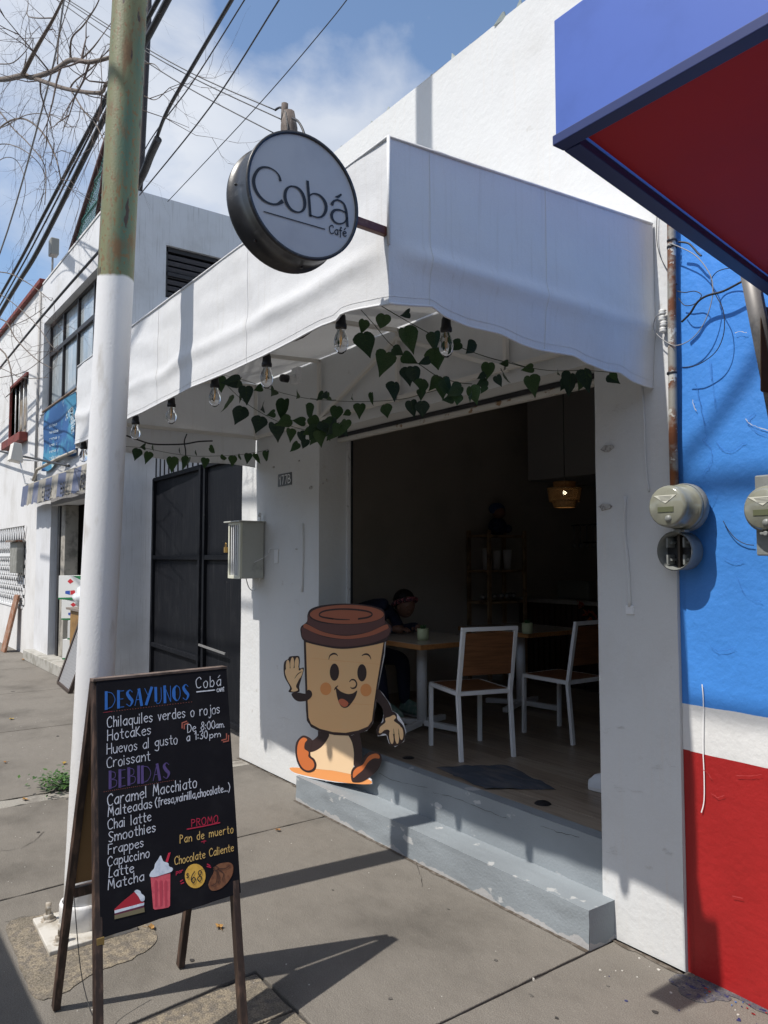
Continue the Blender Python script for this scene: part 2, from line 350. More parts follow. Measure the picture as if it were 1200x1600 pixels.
put('roof', MB().box(XL+.002, XR-.002, W+.302, 8.298, ZT-.42, ZT-.3), mat('roof_cement', (.3, .29, .27), .9), cafe)
# rooms inside: shell
ri = MB(); IX0, IX1, IY0, IY1, IZ = XL+.12, XR-.1, W+.281, 8.15, 3.9
def inner(mb, q, mi=0): mb.add(q, [(0, 1, 2, 3)], mi)
inner(ri, [(IX0, IY0, .3), (IX0, IY1, .3), (IX0, IY1, IZ), (IX0, IY0, IZ)])
inner(ri, [(IX1, IY0, .3), (IX1, IY1, .3), (IX1, IY1, IZ), (IX1, IY0, IZ)])
inner(ri, [(IX0, IY1, .3), (IX1, IY1, .3), (IX1, IY1, IZ), (IX0, IY1, IZ)])
inner(ri, [(IX0, IY0, IZ), (IX1, IY0, IZ), (IX1, IY1, IZ), (IX0, IY1, IZ)])
inner(ri, [(IX0, IY0, .3), (XO0, IY0, .3), (XO0, IY0, IZ), (IX0, IY0, IZ)])
inner(ri, [(XO1, IY0, .3), (IX1, IY0, .3), (IX1, IY0, IZ), (XO1, IY0, IZ)])
inner(ri, [(XO0, IY0, HD), (XO1, IY0, HD), (XO1, IY0, IZ), (XO0, IY0, IZ)])
put('interior_wall', ri, INW, cafe, recalc=False)
FZ = .40
put('floor_base', MB().box(IX0, IX1, W+.09, IY1, .1, FZ-.012), DARKC, cafe)
yy = W+.10; row = 0
while yy < 6.0:
    xa = IX0+random.uniform(-1.2, 0) ; y2 = yy+.145
    while xa < IX1:
        xb = xa+random.choice([1.2, 1.2, .9]); a, b = max(xa, IX0 if yy > W+.28 else XO0), min(xb, IX1 if yy > W+.28 else XO1)
        if b-a > .05: put('floor_plank', MB().box(a+.0012, b-.0012, yy+.0012, y2-.0012, FZ-.012, FZ+random.uniform(-.0006, .0006)), random.choice(FLOORM), cafe, recalc=False)
        xa = xb
    yy = y2
put('back_floor', MB().box(IX0, IX1, yy+.003, IY1, FZ-.012, FZ), FLOORM[1], cafe)
# door header with rolling shutter channel and rusty lower lip, left guide rail
HY = W+.16
put('shutter_rail', MB().box(XO0+.002, XO1-.002, HY, W+.27, 2.578, HD-.003).box(XO0+.01, XO1-.01, HY-.012, HY+.02, 2.555, 2.582), mat('chipped_white_metal', (.62, .60, .55), .6, col2=(.30, .18, .09), scale=7, lo=.60, hi=.64, bump=.003), cafe, bevel=.002)
put('shutter_slot', MB().box(XO0+.01, XO1-.01, HY-.005, HY+.10, HD-.03, HD-.0035), BLACKP, cafe)
put('door_guide', MB().box(XO0+.002, XO0+.022, W+.235, W+.262, FZ, 2.575), WHITEM, cafe)
put('door_guide', MB().box(XO0+.002, XO0+.03, W+.266, W+.278, FZ, 2.575), BLACKP, cafe)
# sill (upper step) and the outer step
sl_ = MB()
sl_.grid(lambda u, v: V((XO0+(XO1-XO0)*u, W+.012+.004*nz(u*20, v*4), .165+v*(.245))), 60, 6)
sl_.grid(lambda u, v: V((XO0+(XO1-XO0)*u, W+.012+.078*v+.004*nz(u*20, 4)*(1-v), .41+.002*nz(u*14, v*3))), 60, 3)
sl_.add([(XO0, W+.09, .41), (XO1, W+.09, .41), (XO1, W+.09, .3), (XO0, W+.09, .3)], [(0, 1, 2, 3)])
put('door_sill', sl_, STEPM, cafe, recalc=False)
sy0 = 2.735
stp = MB()
def stepr(u, v):
    x = -4.785+2.55*u; return V((x, sy0-.004*(1-v)+(.004*nz(x*5, v*3)+.0016*nz(x*40, v*14))*(1 if v < .97 else .8), .172*v-.002))
def stept(u, v):
    x = -4.785+2.55*u; return V((x, sy0+v*(W+.02-sy0)+(.004*nz(x*5, 3)+.0016*nz(x*40, 14))*.8*(1-v), .170+.002*nz(x*6, v*5)*min(1, v*6)))
stp.grid(stepr, 150, 10, smooth=True); stp.grid(stept, 110, 6, smooth=False)
def endf(x):
    stp.grid(lambda u, v: V((x+.002*nz(u*5, v*6, x)*(1 if 0 < u < 1 else 0), sy0+(W-sy0)*u, .172*v-.002)), 4, 5)
endf(-4.785); endf(-2.235)
put('step', stp, zbands('chipped_step_paint', [(.02, (.36, .36, .36)), (9, (.225, .252, .272))], .75, wob=.055, bump=.0016, bscale=80, extra=((.40, .41, .41), .655, .675, 6, (1, 1, 2))), cafe, recalc=False)
# glass shards set along the parapet
GL = mat('dusty_glass', (.30, .34, .32), .3, spec=.6, col2=(.5, .53, .5), scale=8)
def shard_row(par, x0, x1, z, n, ymid):
    for i in range(n):
        x = x0+(x1-x0)*(i+random.uniform(-.3, .3))/n; h = random.choice([.015, .02, .03, .04, .055]); wd = random.uniform(.02, .05); t = random.uniform(-.03, .03); y = ymid+random.uniform(-.06, .05)
        put('glass_shard', MB().prism([(x-wd, y, z-.01), (x+wd, y+.01, z-.01), (x+t+wd*.3, y, z+h*.8), (x+t, y, z+h)], (0, .006, 0)), GL, par, recalc=False)
shard_row(cafe, -4.5, -2.2, ZT, 46, W+.05)
# things fixed to the pilasters
def conduit(pts, r, m=WHITE, name='surface_conduit'):
    put(name, MB().tube(smooth_path(pts, 4), r, 8), m, cafe)
yC = W-.004
conduit([Y(473, 818, yC), Y(474, 860, yC), Y(472, 925, yC)], .009)
conduit([Y(977, 775, yC), Y(976, 830, yC), Y(981, 880, yC), Y(984, 948, yC)], .008)
conduit([Y(1003, 604, yC), Y(1006, 650, yC), Y(1008, 700, yC), Y(1010, 740, yC), Y(1014, 768, yC)], .005)
p = Y(985, 953, W); put('cover_plate', MB().box(p.x-.02, p.x+.02, W-.008, W+.002, p.z-.02, p.z+.02), WHITEM, cafe, bevel=.002)
for px, py, s in ((511, 750, 1), (486, 762, 1.2), (950, 700, 1.7), (946, 792, 1.6), (468, 720, .7), (464, 858, .7), (428, 730, .7), (505, 755, .8)):
    p = Y(px, py, W); a = []
    for k in range(9): t = 2*pi*k/9; a.append((p.x+cos(t)*.022*s*random.uniform(.6, 1.2), W-.001, p.z+sin(t)*.010*s*random.uniform(.6, 1.3)))
    put('patched_hole', MB().prism(a, (0, -.006, 0)), mat('patch_mortar', (.42, .41, .39), .9, col2=(.2, .19, .18), scale=60), cafe, recalc=False, bevel=.002)
sm = MB(); p = Y(373/4*0+433, 869, W)
put('wall_socket', MB().box(p.x-.03, p.x+.03, W-.012, W-.001, p.z-.055, p.z+.055), WHITEM, cafe, bevel=.003)

# house number
q = [Y(434.5, 741.5, W-.004), Y(455.5, 737.5, W-.004), Y(455.5, 757, W-.004), Y(434, 761, W-.004)]
hn = thing('house_number_plate', 'small black plate with white characters 177B on the pilaster', 'house number', q[3])
put('plate', MB().prism(q, (0, .003, 0)), BLACKP, hn)

# ================================================================ stroke lettering
G = {
'a': '5|5,5 3,6 0,3 2,0 4,1 5,3;5,6 5,0', 'b': '5|0,10 0,0;0,4 3,6 5,3 3,0 0,1', 'c': '4|4,5 2,6 0,3 2,0 4,1', 'd': '5|5,10 5,0;5,5 2,6 0,3 2,0 5,1',
'e': '5|0,3 5,4 3,6 0,4 1,1 3,0 5,1', 'f': '4|4,9 3,10 2,8 2,0 2,-2;0,6 4,6', 'g': '5|5,5 3,6 0,4 2,1 5,2;5,6 5,-2 3,-4 0,-3', 'h': '4|0,10 0,0;0,3 2,6 4,5 4,0',
'i': '1|0,6 0,0;0,8 0,9', 'j': '3|3,6 3,-2 1,-4 0,-3;3,8 3,9', 'K': '5|0,9 0,0;4,9 0,4;0,4 5,0', 'l': '1|0,10 0,0', 'm': '8|0,6 0,0;0,3 2,6 4,4 4,0;4,3 6,6 8,4 8,0',
'n': '5|0,6 0,0;0,3 3,6 5,4 5,0', 'o': '5|3,6 0,4 1,0 4,0 5,4 3,6', 'p': '5|0,6 0,-4;0,4 3,6 5,3 3,0 0,1', 'q': '5|5,6 5,-4;5,5 2,6 0,3 2,0 5,1', 'r': '4|0,6 0,0;0,3 2,6 4,6',
's': '4|4,5 2,6 0,5 2,3 4,2 2,0 0,1', 't': '4|2,9 2,1 4,0;0,6 4,6', 'u': '5|0,6 0,2 2,0 4,1 5,3;5,6 5,0', 'v': '4|0,6 2,0;2,0 4,6',
'C': '6|6,8 4,10 0,7 1,1 4,0 6,1', 'H': '6|0,10 0,0;6,10 6,0;0,5 6,5', 'S': '5|5,9 2,10 0,8 2,5 5,3 3,0 0,1', 'F': '5|0,10 0,0;0,10 5,10;0,5 4,5', 'L': '4|1,10 0,0;0,0 4,0',
'M': '7|0,0 1,10;1,10 4,3;4,3 6,10;6,10 7,0', 'D': '6|0,10 0,0;0,10 4,9 6,5 4,1 0,0', 'P': '5|0,10 0,0;0,10 4,9 4,6 0,5', 'R': '5|0,10 0,0;0,10 4,9 4,6 0,5;2,5 5,0',
'O': '6|3,10 0,7 1,1 4,0 6,4 5,9 3,10', 'A': '6|0,0 3,10;3,10 6,0;1,4 5,4', 'E': '5|0,10 0,0;0,10 5,10;0,5 4,5;0,0 5,0', 'N': '6|0,0 0,10;0,10 6,0;6,0 6,10', 'V': '6|0,10 3,0;3,0 6,10',
'B': '5|0,10 0,0;0,10 4,9 4,6 0,5;0,5 5,4 5,1 0,0', 'T': '6|0,10 6,10;3,10 3,0', 'I': '1|0,10 0,0', 'U': '6|0,10 0,3 3,0 6,3 6,10', 'Y': '6|0,10 3,5;6,10 3,5;3,5 3,0',
'0': '5|3,10 0,7 0,3 3,0 5,3 5,7 3,10', '1': '3|0,7 2,10;2,10 2,0', '3': '5|0,9 3,10 5,8 2,5 5,3 3,0 0,1', '6': '5|4,10 1,7 0,3 3,0 5,3 3,5 0,3', '7': '5|0,10 5,10;5,10 2,0', '8': '5|3,5 1,8 3,10 5,8 3,5 0,3 3,0 5,3 3,5',
'$': '5|5,8 2,9 0,7 5,3 3,1 0,2;3,10 3,0', ':': '1|0,5 0,6;0,1 0,2', '.': '1|0,0 0,1', ',': '1|1,1 0,-2', '(': '3|3,11 0,6 1,1 3,-2', ')': '3|0,11 3,6 2,1 0,-2', '+': '5|3,7 3,2;0,5 5,5', '"': '3|0,10 0,8;2,10 2,8', ' ': '4|', 'y': '5|0,6 2,0;5,6 3,0 1,-4', 'Z': '5|0,10 5,10;5,10 0,0;0,0 5,0',
}
ACC = {'á': 'a', 'é': 'e', 'É': 'E'}
def glyph(ch):
    if ch in ACC:
        wd, st = glyph(ACC[ch]); t = 11 if ch == 'É' else 8; return wd, st+[[(2, t), (4, t+2)]]
    s = G[ch]; wd, r = s.split('|'); st = []
    for part in r.split(';'):
        if part: st.append([tuple(float(k) for k in q.split(',')) for q in part.split()])
    return float(wd), st
def ribbon(mb, pts, wd, nrm, mi=0):
    """flat painted stroke on a plane with normal nrm; wd is a width or a list"""
    pts = [V(p) for p in pts]; n = len(pts); ws = wd if isinstance(wd, (list, tuple)) else [wd]*n; vs = []
    for i, p in enumerate(pts):
        d = pts[min(i+1, n-1)]-pts[max(i-1, 0)]; s_ = nrm.cross(d)
        s_ = s_.normalized() if s_.length > 1e-9 else V((0, 0, 1)); e = V((0, 0, 0))
        if i == 0: e = -d.normalized()*ws[i]*.4
        if i == n-1: e = d.normalized()*ws[i]*.4
        vs += [p+s_*ws[i]/2+e, p-s_*ws[i]/2+e]
    mb.add(vs, [(2*i, 2*i+1, 2*i+3, 2*i+2) for i in range(n-1)], mi)
def text(mb, s, P, p0, p1, h, wd, nrm, mi=0, jit=.25, gap=2.2, off=.0015, up=None, thick=None):
    """write s from pixel p0 to p1 (baseline) with capital height h px; P maps a sight line to the board's plane"""
    O, E = P(*p0), P(*p1); U = (up or (P(p0[0], p0[1]-h)-O)); sc_ = U.length; uu = U.normalized()
    tot = sum(glyph(c)[0]+gap for c in s)-gap; ex = (E-O)/tot; x = 0
    for ch in s:
        gw, st = glyph(ch); jy = random.uniform(-jit, jit)
        for k, q in enumerate(st):
            q = [(a+random.uniform(-jit, jit)*.5, b+jy) for a, b in q]
            if len(q) > 2: q = smooth_path(q, 5)
            ww = wd
            if thick is not None and k == 0: ww = thick
            ribbon(mb, [O+ex*(x+a)+uu*sc_*b/10+nrm*off for a, b in q], ww, nrm, mi)
        x += gw+gap
    return mb
nY = V((0, -1, 0)); nX = V((1, 0, 0))
tw = text(MB(), '177B', lambda a, b: Y(a, b, W-.0045), (437, 757.5), (453.5, 754), 13, .008, nY, jit=0)
tag(put('digits', tw, plain('white_digits', (.8, .8, .8)), hn, recalc=False), kind='stuff')

# ================================================================ AWNING
AY = 1.455; AX0, AX1 = -5.80, -1.965
aw = thing('shop_awning', 'white canvas box awning with drooping scalloped hem over the cafe doorway', 'awning', (-3.9, 2.1, 2.5))
hemF = [Y(a, b, AY) for a, b in ((604, 476), (595, 476), (562, 482), (545, 486), (532, 491), (525, 500), (500, 509), (467, 527), (447, 537), (415, 554), (350, 585), (300, 605), (260, 625), (205, 651), (150, 682), (118, 694))]
hemF = [(p.x, p.z) for p in hemF]
hemS = [X(a, b, AX1) for a, b in ((608, 474), (646, 477), (676, 478), (696, 492), (736, 508), (784, 520), (816, 536), (840, 544), (900, 554), (920, 566), (952, 578), (972, 580), (992, 594), (1012, 602))]
hemS = [(p.y, p.z) for p in hemS]
def interp(tab, x, rev=False):
    t = sorted(tab)
    if x <= t[0][0]: return t[0][1]
    for (a, za), (b, zb) in zip(t, t[1:]):
        if x <= b: return za+(zb-za)*(x-a)/(b-a+1e-9)
    return t[-1][1]
ZTOP = 3.085
def frontf(u, v):
    x = AX1+(AX0-AX1)*u; zb = interp(hemF, x); zt = ZTOP+.012*u
    z = zt+(zb-zt)*v; crease = zt-.38
    t = (zt-z)/(zt-zb)
    ed = min(1, (AX1-x)*5)
    bulge = .016*math.exp(-((z-crease+.05*nz(x*2.1))/.035)**2)*(.6+.6*nz(x*1.7, 4))
    below = max(0, crease-z)
    y = AY-bulge*ed+.02*below*sin(x*2.7+1)+.010*below/.2*nz(x*3.1, z*2, 3)*ed+.003*nz(x*5, z*5)+.005*nz(x*2.2+z*4, z*9, 2)*ed
    return V((x, y, z))
def sidef(u, v):
    y = AY+(W-.005-AY)*u; zt = ZTOP+.085*u; zb = interp(hemS, y); z = zt+(zb-zt)*v; crease = zt-.38-.09*u
    below = max(0, crease-z)
    ed = min(1, (y-AY)*5)
    x = AX1+ed*(.02*math.exp(-((z-crease)/.035)**2)*(1-.5*u)-.05*below+.018*below/.2*nz(y*3.3, z*2.5, 7)+.03*below*sin(y*6)+.004*nz(y*4, z*4, 1))
    return V((x, y, z))
def leftf(u, v):
    y = AY+(W-.01-AY)*u; zt = ZTOP+.085*u; zb = 2.50-.05*u+.015*sin(u*9); z = zt+(zb-zt)*v
    return V((AX0+.006*nz(y*5, z*5)-.04*max(0, 2.66-z)*sin(y*5), y, z))
def hemline(f, n):
    return [f(i/n, 1.0) for i in range(n+1)]
put('front_panel', MB().grid(frontf, 170, 34), FABRIC, aw, recalc=False)
put('side_panel', MB().grid(sidef, 80, 34), FABRIC, aw, recalc=False)
put('side_panel', MB().grid(leftf, 50, 20), FABRIC, aw, recalc=False)
put('top_panel', MB().grid(lambda u, v: V((AX1-.004+(AX0-AX1+.008)*u, AY+.004+(W-.01-AY)*v, ZTOP-.004+.085*v-.02*sin(pi*v)*abs(sin(u*pi*4)))), 60, 12), FABRIC, aw, recalc=False)
hm = MB(); hm.tube(hemline(frontf, 120), .0045, 6); hm.tube(hemline(sidef, 70), .0045, 6); hm.tube(hemline(leftf, 30), .0045, 6)
put('hem_binding', hm, FABRIC, aw)
co = MB(); co.tube([V((AX1+.001, AY-.001, ZTOP+.002)), V((AX1+.001, AY-.001, 2.72))], .006, 6); co.tube([V((AX1, AY, ZTOP)), V((AX1, W-.01, ZTOP+.085))], .006, 6); co.tube([V((AX1, AY, ZTOP)), V((AX0, AY, ZTOP+.012))], .006, 6)
put('edge_piping', co, FABRIC, aw)
fr = MB()
zi = 2.70
def tb(a, b, r=.0125): fr.bar(a, b, r*2, r*2)
for yv in (AY+.03, W-.03):
    tb((AX0+.03, yv, zi), (AX1-.03, yv, zi)); 
    for xx_ in (AX0+.03, -4.75, -3.8, -2.85, AX1-.03):
        tb((xx_, yv, zi-.02), (xx_, yv, ZTOP-.02+(.08 if yv > 2 else 0)))
for xx_ in (AX0+.03, -4.75, -3.8, -2.85, AX1-.03):
    tb((xx_, AY+.03, zi), (xx_, W-.03, zi)) if xx_ in (AX0+.03, AX1-.03) else None
    tb((xx_, AY+.03, ZTOP-.03), (xx_, W-.03, ZTOP+.05))
tb((-4.75, W-.035, zi), (-3.8, W-.035, ZTOP)); tb((-3.8, W-.035, ZTOP), (-2.85, W-.035, zi))
put('frame', fr, FABIN, aw, bevel=.002)

# ================================================================ ROUND BLADE SIGN
SX = -1.90; sc_c = V((SX, 1.101, 2.757)); SR = .183; STH = .13
sg = thing('round_blade_sign', 'round black drum sign with pale face reading Cobá Café at the awning corner', 'sign', (SX-STH/2, 1.101, 2.57))
rim = mat('black_sign_rim', (.022, .022, .024), .38, col2=(.07, .07, .07), scale=14, lo=.55, hi=.75, stretch=(1, 3, 3), spec=.5, bump=.0015)
dr = MB(); pr = [(0, -STH), (SR+.004, -STH), (SR+.008, -STH+.006), (SR+.008, -STH+.016), (SR+.002, -STH+.018), (SR+.002, -.012), (SR+.005, -.010), (SR+.005, .003), (SR-.004, .003), (SR-.004, -.003)]
dr.lathe(pr, sc_c, 'x', 72)
put('drum', dr, rim, sg)
fc = MB().prism([sc_c+V((-.002, cos(t)*(SR-.004), sin(t)*(SR-.004))) for t in [2*pi*k/72 for k in range(72)]], (-.004, 0, 0))
FACEM = mat('milky_acrylic', (.47, .47, .48), .35, col2=(.40, .40, .42), scale=3, spec=.5)
put('face', fc, FACEM, sg)
for k in range(7):
    t = 2*pi*k/7+.4; p = sc_c+V((-STH*.55, cos(t)*(SR+.004), sin(t)*(SR+.004)))
    put('rivet', MB().ball(p, .004, 8), rim, sg)
PS = lambda a, b: X(330+a/4, 160+b/4, SX+.0005)
lt = MB()
def rib(ptsw, closed=False):
    pts = [(a, b, c) for a, b, c in ptsw]; q = smooth_path(pts, 8, closed)
    if closed: q.append(q[0])
    P3 = [PS(a, b) for a, b, c in q]; ribbon(lt, P3, [c*.00064 for a, b, c in q], nX)
rib([(432, 484, 13), (424, 456, 8), (395, 424, 6), (350, 405, 8), (305, 412, 11), (275, 450, 14), (266, 500, 16), (285, 560, 15), (325, 608, 12), (370, 632, 9), (410, 636, 10), (442, 620, 18)])
rib([(500, 524, 7), (470, 545, 13), (462, 590, 16), (475, 635, 16), (505, 672, 12), (548, 686, 7), (578, 668, 12), (586, 625, 16), (572, 572, 16), (542, 535, 11)], True)
rib([(603, 496, 14), (611, 590, 14), (620, 706, 14)])
rib([(612, 585, 6), (640, 570, 7), (680, 582, 11), (712, 622, 16), (718, 668, 16), (700, 706, 11), (668, 718, 7), (620, 704, 6)])
rib([(757, 634, 16), (768, 616, 10), (795, 610, 8), (828, 632, 11), (843, 672, 14), (849, 720, 14), (852, 770, 14)])
rib([(845, 690, 6), (805, 672, 8), (768, 676, 12), (753, 706, 15), (768, 742, 11), (800, 758, 7), (832, 750, 7), (849, 724, 7)])
rib([(778, 590, 5), (795, 588, 12), (812, 576, 9)])
rib([(330, 682, 5), (520, 737, 5), (710, 792, 5)])
tx = text(lt, 'Café', lambda a, b: X(a, b, SX+.0005), (515, 364), (541, 369.5), 13, .0034, nX, jit=0, off=0, gap=2)
tag(put('lettering', lt, plain('black_vinyl', (.02, .02, .024), .4), sg, recalc=False), kind='stuff')
br = MB(); zb_ = 2.765; br.bar((SX-STH/2+.01, 1.101+SR-.01, zb_-.005), (AX1-.02, AY+.02, zb_+.005), .022, .028)
put('bracket', br, mat('red_oxide_steel', (.11, .035, .025), .55, col2=(.2, .1, .07), scale=18, lo=.5, hi=.7), sg, bevel=.002)

# ================================================================ NEIGHBOUR (blue / white / red)
nb = thing('painted_building', 'building next door painted blue above with a white band and red base', 'building', (-.5, W, 0))
zr = Y(1079, 1175, W).z; zw = Y(1076, 1101.3, W).z
NBM = zbands('blue_white_red_paint', [(zr, (.33, .012, .012)), (zw, (.68, .68, .67)), (9, (.052, .235, .66))], .5, wob=.004, bump=.0022, bscale=32)
nw = MB(); YN = W+.012
nw.grid(lambda u, v: V((XR+.035+2.9*u, YN+.005*nz(u*11, v*14), 4.7*v)), 70, 110)
nw.box(XR+.035, 1.05, YN+.02, YN+5, 0, 4.68)
put('wall', nw, NBM, nb, recalc=False)
put('corner_groove', MB().box(XR+.001, XR+.034, YN+.006, YN+.1, 0, 4.6), NBM, nb)
dm = MB(); pts = [Y(a, b, YN-.008) for a, b in ((1097, 1070), (1099, 1100), (1098, 1160), (1100, 1210), (1100, 1250), (1096, 1269))]
ribbon(dm, smooth_path(pts, 5), .0045, nY); put('paint_drip', dm, plain('white_drip', (.75, .75, .75)), nb, recalc=False)
# canopy
cn = thing('blue_canopy', 'blue fascia canopy with a deep red underside jutting out at top right', 'canopy', (-.2, 2, 2.6))
cx = -1.06; cA = X(868, 212, cx); cT = X(862, 30, cx); cz = cA.z; ch = cT.z-cA.z
cB = V((cx-.127*(W-cA.y), W, cz-.06))
BLUEF = mat('blue_canopy_paint', (.070, .135, .46), .5, col2=(.055, .11, .38), scale=2, spec=.4)
REDU = mat('red_soffit_paint', (.42, .013, .016), .6, col2=(.36, .012, .018), scale=1)
NAVY = mat('navy_channel', (.022, .035, .13), .4, spec=.5)
xe = 1.6
put('fascia', MB().hexa([cA, V((xe, cA.y, cz)), V((xe, cA.y+.03, cz)), V((cA.x, cA.y+.03, cz)), cA+V((0, 0, ch)), V((xe, cA.y, cz+ch)), V((xe, cA.y+.03, cz+ch)), V((cA.x, cA.y+.03, cz+ch))]), BLUEF, cn, bevel=.002)
put('side_fascia', MB().hexa([cA+V((.001, .031, .0)), cA+V((.026, .031, 0)), cB+V((.025, -.002, 0)), cB+V((0, -.002, 0)), cA+V((.001, .031, ch-.002)), cA+V((.026, .031, ch-.002)), cB+V((.025, -.002, ch)), cB+V((0, -.002, ch))]), BLUEF, cn)
put('edge_channel', MB().bar(cA+V((-.004, .012, -.012)), V((xe, cA.y+.012, cz-.012)), .036, .022), NAVY, cn, bevel=.002)
put('edge_channel', MB().bar(cA+V((.016, .034, -.012)), cB+V((.016, -.004, -.012)), .04, .022), NAVY, cn, bevel=.002)
put('soffit', MB().hexa([cA+V((.04, .04, 0)), V((xe, cA.y+.04, cz)), V((xe, W-.01, cz-.06)), cB+V((.04, -.01, 0)), cA+V((.04, .04, .012)), V((xe, cA.y+.04, cz+.012)), V((xe, W-.01, cz-.048)), cB+V((.04, -.01, .012))]), REDU, cn)
# slanted post with a brown box by it
ps = thing('slanted_post', 'grey steel post leaning under the blue canopy, brown plate behind it', 'post', X(1215, 640, -1.30))
a_, b_ = X(1167, 405, -1.30), X(1222, 690, -1.30)
put('tube', MB().tube([a_, b_], .029, 20), mat('weathered_grey_steel', (.20, .19, .18), .5, col2=(.12, .12, .12), scale=12, metal=.4), ps)
put('plate', MB().hexa([X(1188, 612, -1.28), X(1215, 618, -1.28), X(1215, 618, -1.31), X(1188, 612, -1.31), X(1188, 478, -1.28), X(1215, 482, -1.28), X(1215, 482, -1.31), X(1188, 478, -1.31)]), plain('brown_plate', (.09, .05, .02)), ps, bevel=.006)

# ================================================================ METERS, PIPE, WIRES
MG = mat('grey_meter_paint', (.19, .20, .19), .4, col2=(.22, .23, .22), scale=30, spec=.5)
MF = mat('yellowed_meter_cover', (.235, .238, .19), .16, col2=(.185, .19, .155), scale=10, spec=.6, coat=.4)
DIAL = plain('meter_dial_plate', (.60, .60, .52), .3)
def meter(c, yf, yb, r, label, opened=False):
    c = V(c); t = thing('electric_meter', label, 'electric meter', (c.x, (yf+yb)/2, c.z-r))
    if not opened:
        put('housing', MB().lathe([(0, 0), (r*.86, 0), (r*.94, .006), (r, .02), (r, yb-yf-.035), (r*1.09, yb-yf-.034), (r*1.12, yb-yf-.01), (r*1.06, yb-yf), (0, yb-yf)], (c.x, yf, c.z), 'y', 40), [MF], t)
        put('back_ring', MB().lathe([(r*1.125, -.012), (r*1.16, -.006), (r*1.16, .02), (r*1.1, .03), (0, .03)], (c.x, yb, c.z), 'y', 40), MG, t)
        put('dial', MB().prism([(c.x-.055, yf-.001, c.z+.045), (c.x+.05, yf-.001, c.z+.045), (c.x, yf-.001, c.z+.012)], (0, -.001, 0)), DIAL, t, recalc=False)
        dt = MB()
        for i, z_ in enumerate((.04, .035, .030, .025)): dt.box(c.x-.03+.004*i, c.x+.03-.004*i, yf-.0028, yf-.002, c.z+z_-.001, c.z+z_+.0006)
        put('print', dt, plain('meter_print', (.15, .15, .13)), t, recalc=False)
        put('display', MB().box(c.x-.036, c.x+.036, yf-.003, yf-.0004, c.z-.024, c.z-.002), plain('lcd', (.11, .12, .07), .2), t, bevel=.001)
        put('button', MB().lathe([(0, -.008), (.012, -.008), (.014, 0)], (c.x+.012, yf, c.z-.05), 'y', 16), MG, t)
        put('clamp', MB().box(c.x-.02, c.x+.03, yb-.05, yb-.01, c.z-r*1.2, c.z-r*1.08).tube([(c.x+.005, yb-.06, c.z-r*1.14), (c.x+.005, yb, c.z-r*1.14)], .009, 8), MG, t, bevel=.002)
    else:
        put('housing', MB().lathe([(r*1.02, 0), (r*1.06, .004), (r, .03), (r*1.02, yb-yf), (0, yb-yf), (0, yb-yf-.01), (r*.9, yb-yf-.012), (r*.93, .01), (r*1.0, 0)], (c.x, yf, c.z), 'y', 40), MG, t)
        put('inner_plate', MB().lathe([(0, 0), (r*.9, 0)], (c.x, yb-.025, c.z), 'y', 30), plain('dark_socket', (.035, .035, .035)), t)
        jw = MB()
        for i, j in ((-1, -1), (1, -1), (-1, 1), (1, 1)):
            jw = MB(); X0, Z0 = c.x+i*.038, c.z+j*.035
            jw.box(X0-.014, X0+.014, yb-.06, yb-.026, Z0-.005, Z0+.005).box(X0-.004, X0+.004, yb-.075, yb-.026, Z0-.02, Z0+.02)
            put('jaw', jw, MG, t)
        put('link', MB().box(c.x-.005, c.x+.005, yb-.05, yb-.026, c.z-.07, c.z+.07), plain('copper', (.10, .08, .06), .4, .5), t)
    return t
m1c = Y(1040, 791, 2.735); meter((m1c.x, 0, m1c.z), 2.735, 2.865, .086, 'round electric meter with pale glass cover, upper one of the pair by the white pilaster')
m2c = Y(1053, 861, 2.815); meter((m2c.x, 0, m2c.z), 2.815, 2.90, .077, 'open empty meter socket, lower one of the pair under the covered meter', True)
m3c = Y(1192, 795, 2.74); mt3 = meter((m3c.x, 0, m3c.z), 2.74, 2.80, .078, 'electric meter on a grey box at the right on the blue wall')
put('back_box', MB().box(m3c.x-.062, m3c.x+.08, 2.802, YN-.006, m3c.z-.17, m3c.z+.13), MG, mt3, bevel=.006)
pf = MB(); cpt = [Y(1049, 330, 2.89), Y(1050, 500, 2.89), Y(1052, 700, 2.89), Y(1055, 790, 2.89)]
pz = thing('rusty_conduit', 'rusty vertical conduit pipe on the corner between the white and blue walls', 'pipe', (cpt[-1].x, 2.89, cpt[-1].z))
put('pipe', MB().tube([V((cpt[0].x+.004, 2.885, 4.4))]+cpt, .018, 14), RUST, pz)
for py in (378, 388, 585): p = Y(1050, py, 2.89); put('strap', MB().lathe([(.02, 0), (.0215, .001), (.0215, .009), (.02, .01)], p, 'z', 16), BLACKP, pz)
# white porcelain insulators
p = Y(1036, 515, 2.885); ins = thing('insulator_rack', 'stack of small white porcelain insulators beside the conduit', 'insulator', p)
for k in range(4): put('insulator', MB().lathe([(0, 0), (.012, 0), (.017, .006), (.010, .011), (.017, .016), (.012, .021), (0, .021)], V(p)+V((.004*sin(k*2), 0, -.012+k*.026)), 'z', 14), plain('porcelain', (.75, .75, .72), .25), ins)
WC = 'loose wires on the blue wall'
def wire(name, pts, r, m, label, cat='cable', group=None, k=6):
    q = smooth_path([tuple(p) for p in pts], k); return tag(put(name, MB().tube(q, r, 6), m), label, cat, group)
yw = 2.87
wire('loose_wire', [Y(a, b, yw) for a, b in ((1046, 380), (1062, 386), (1085, 398), (1103, 418), (1113, 440), (1112, 470), (1100, 505), (1080, 530), (1055, 540), (1035, 530), (1022, 515), (1024, 497), (1033, 490))], .0022, GREYWIRE, 'grey wire looping in a wide arc off the conduit across the blue wall')
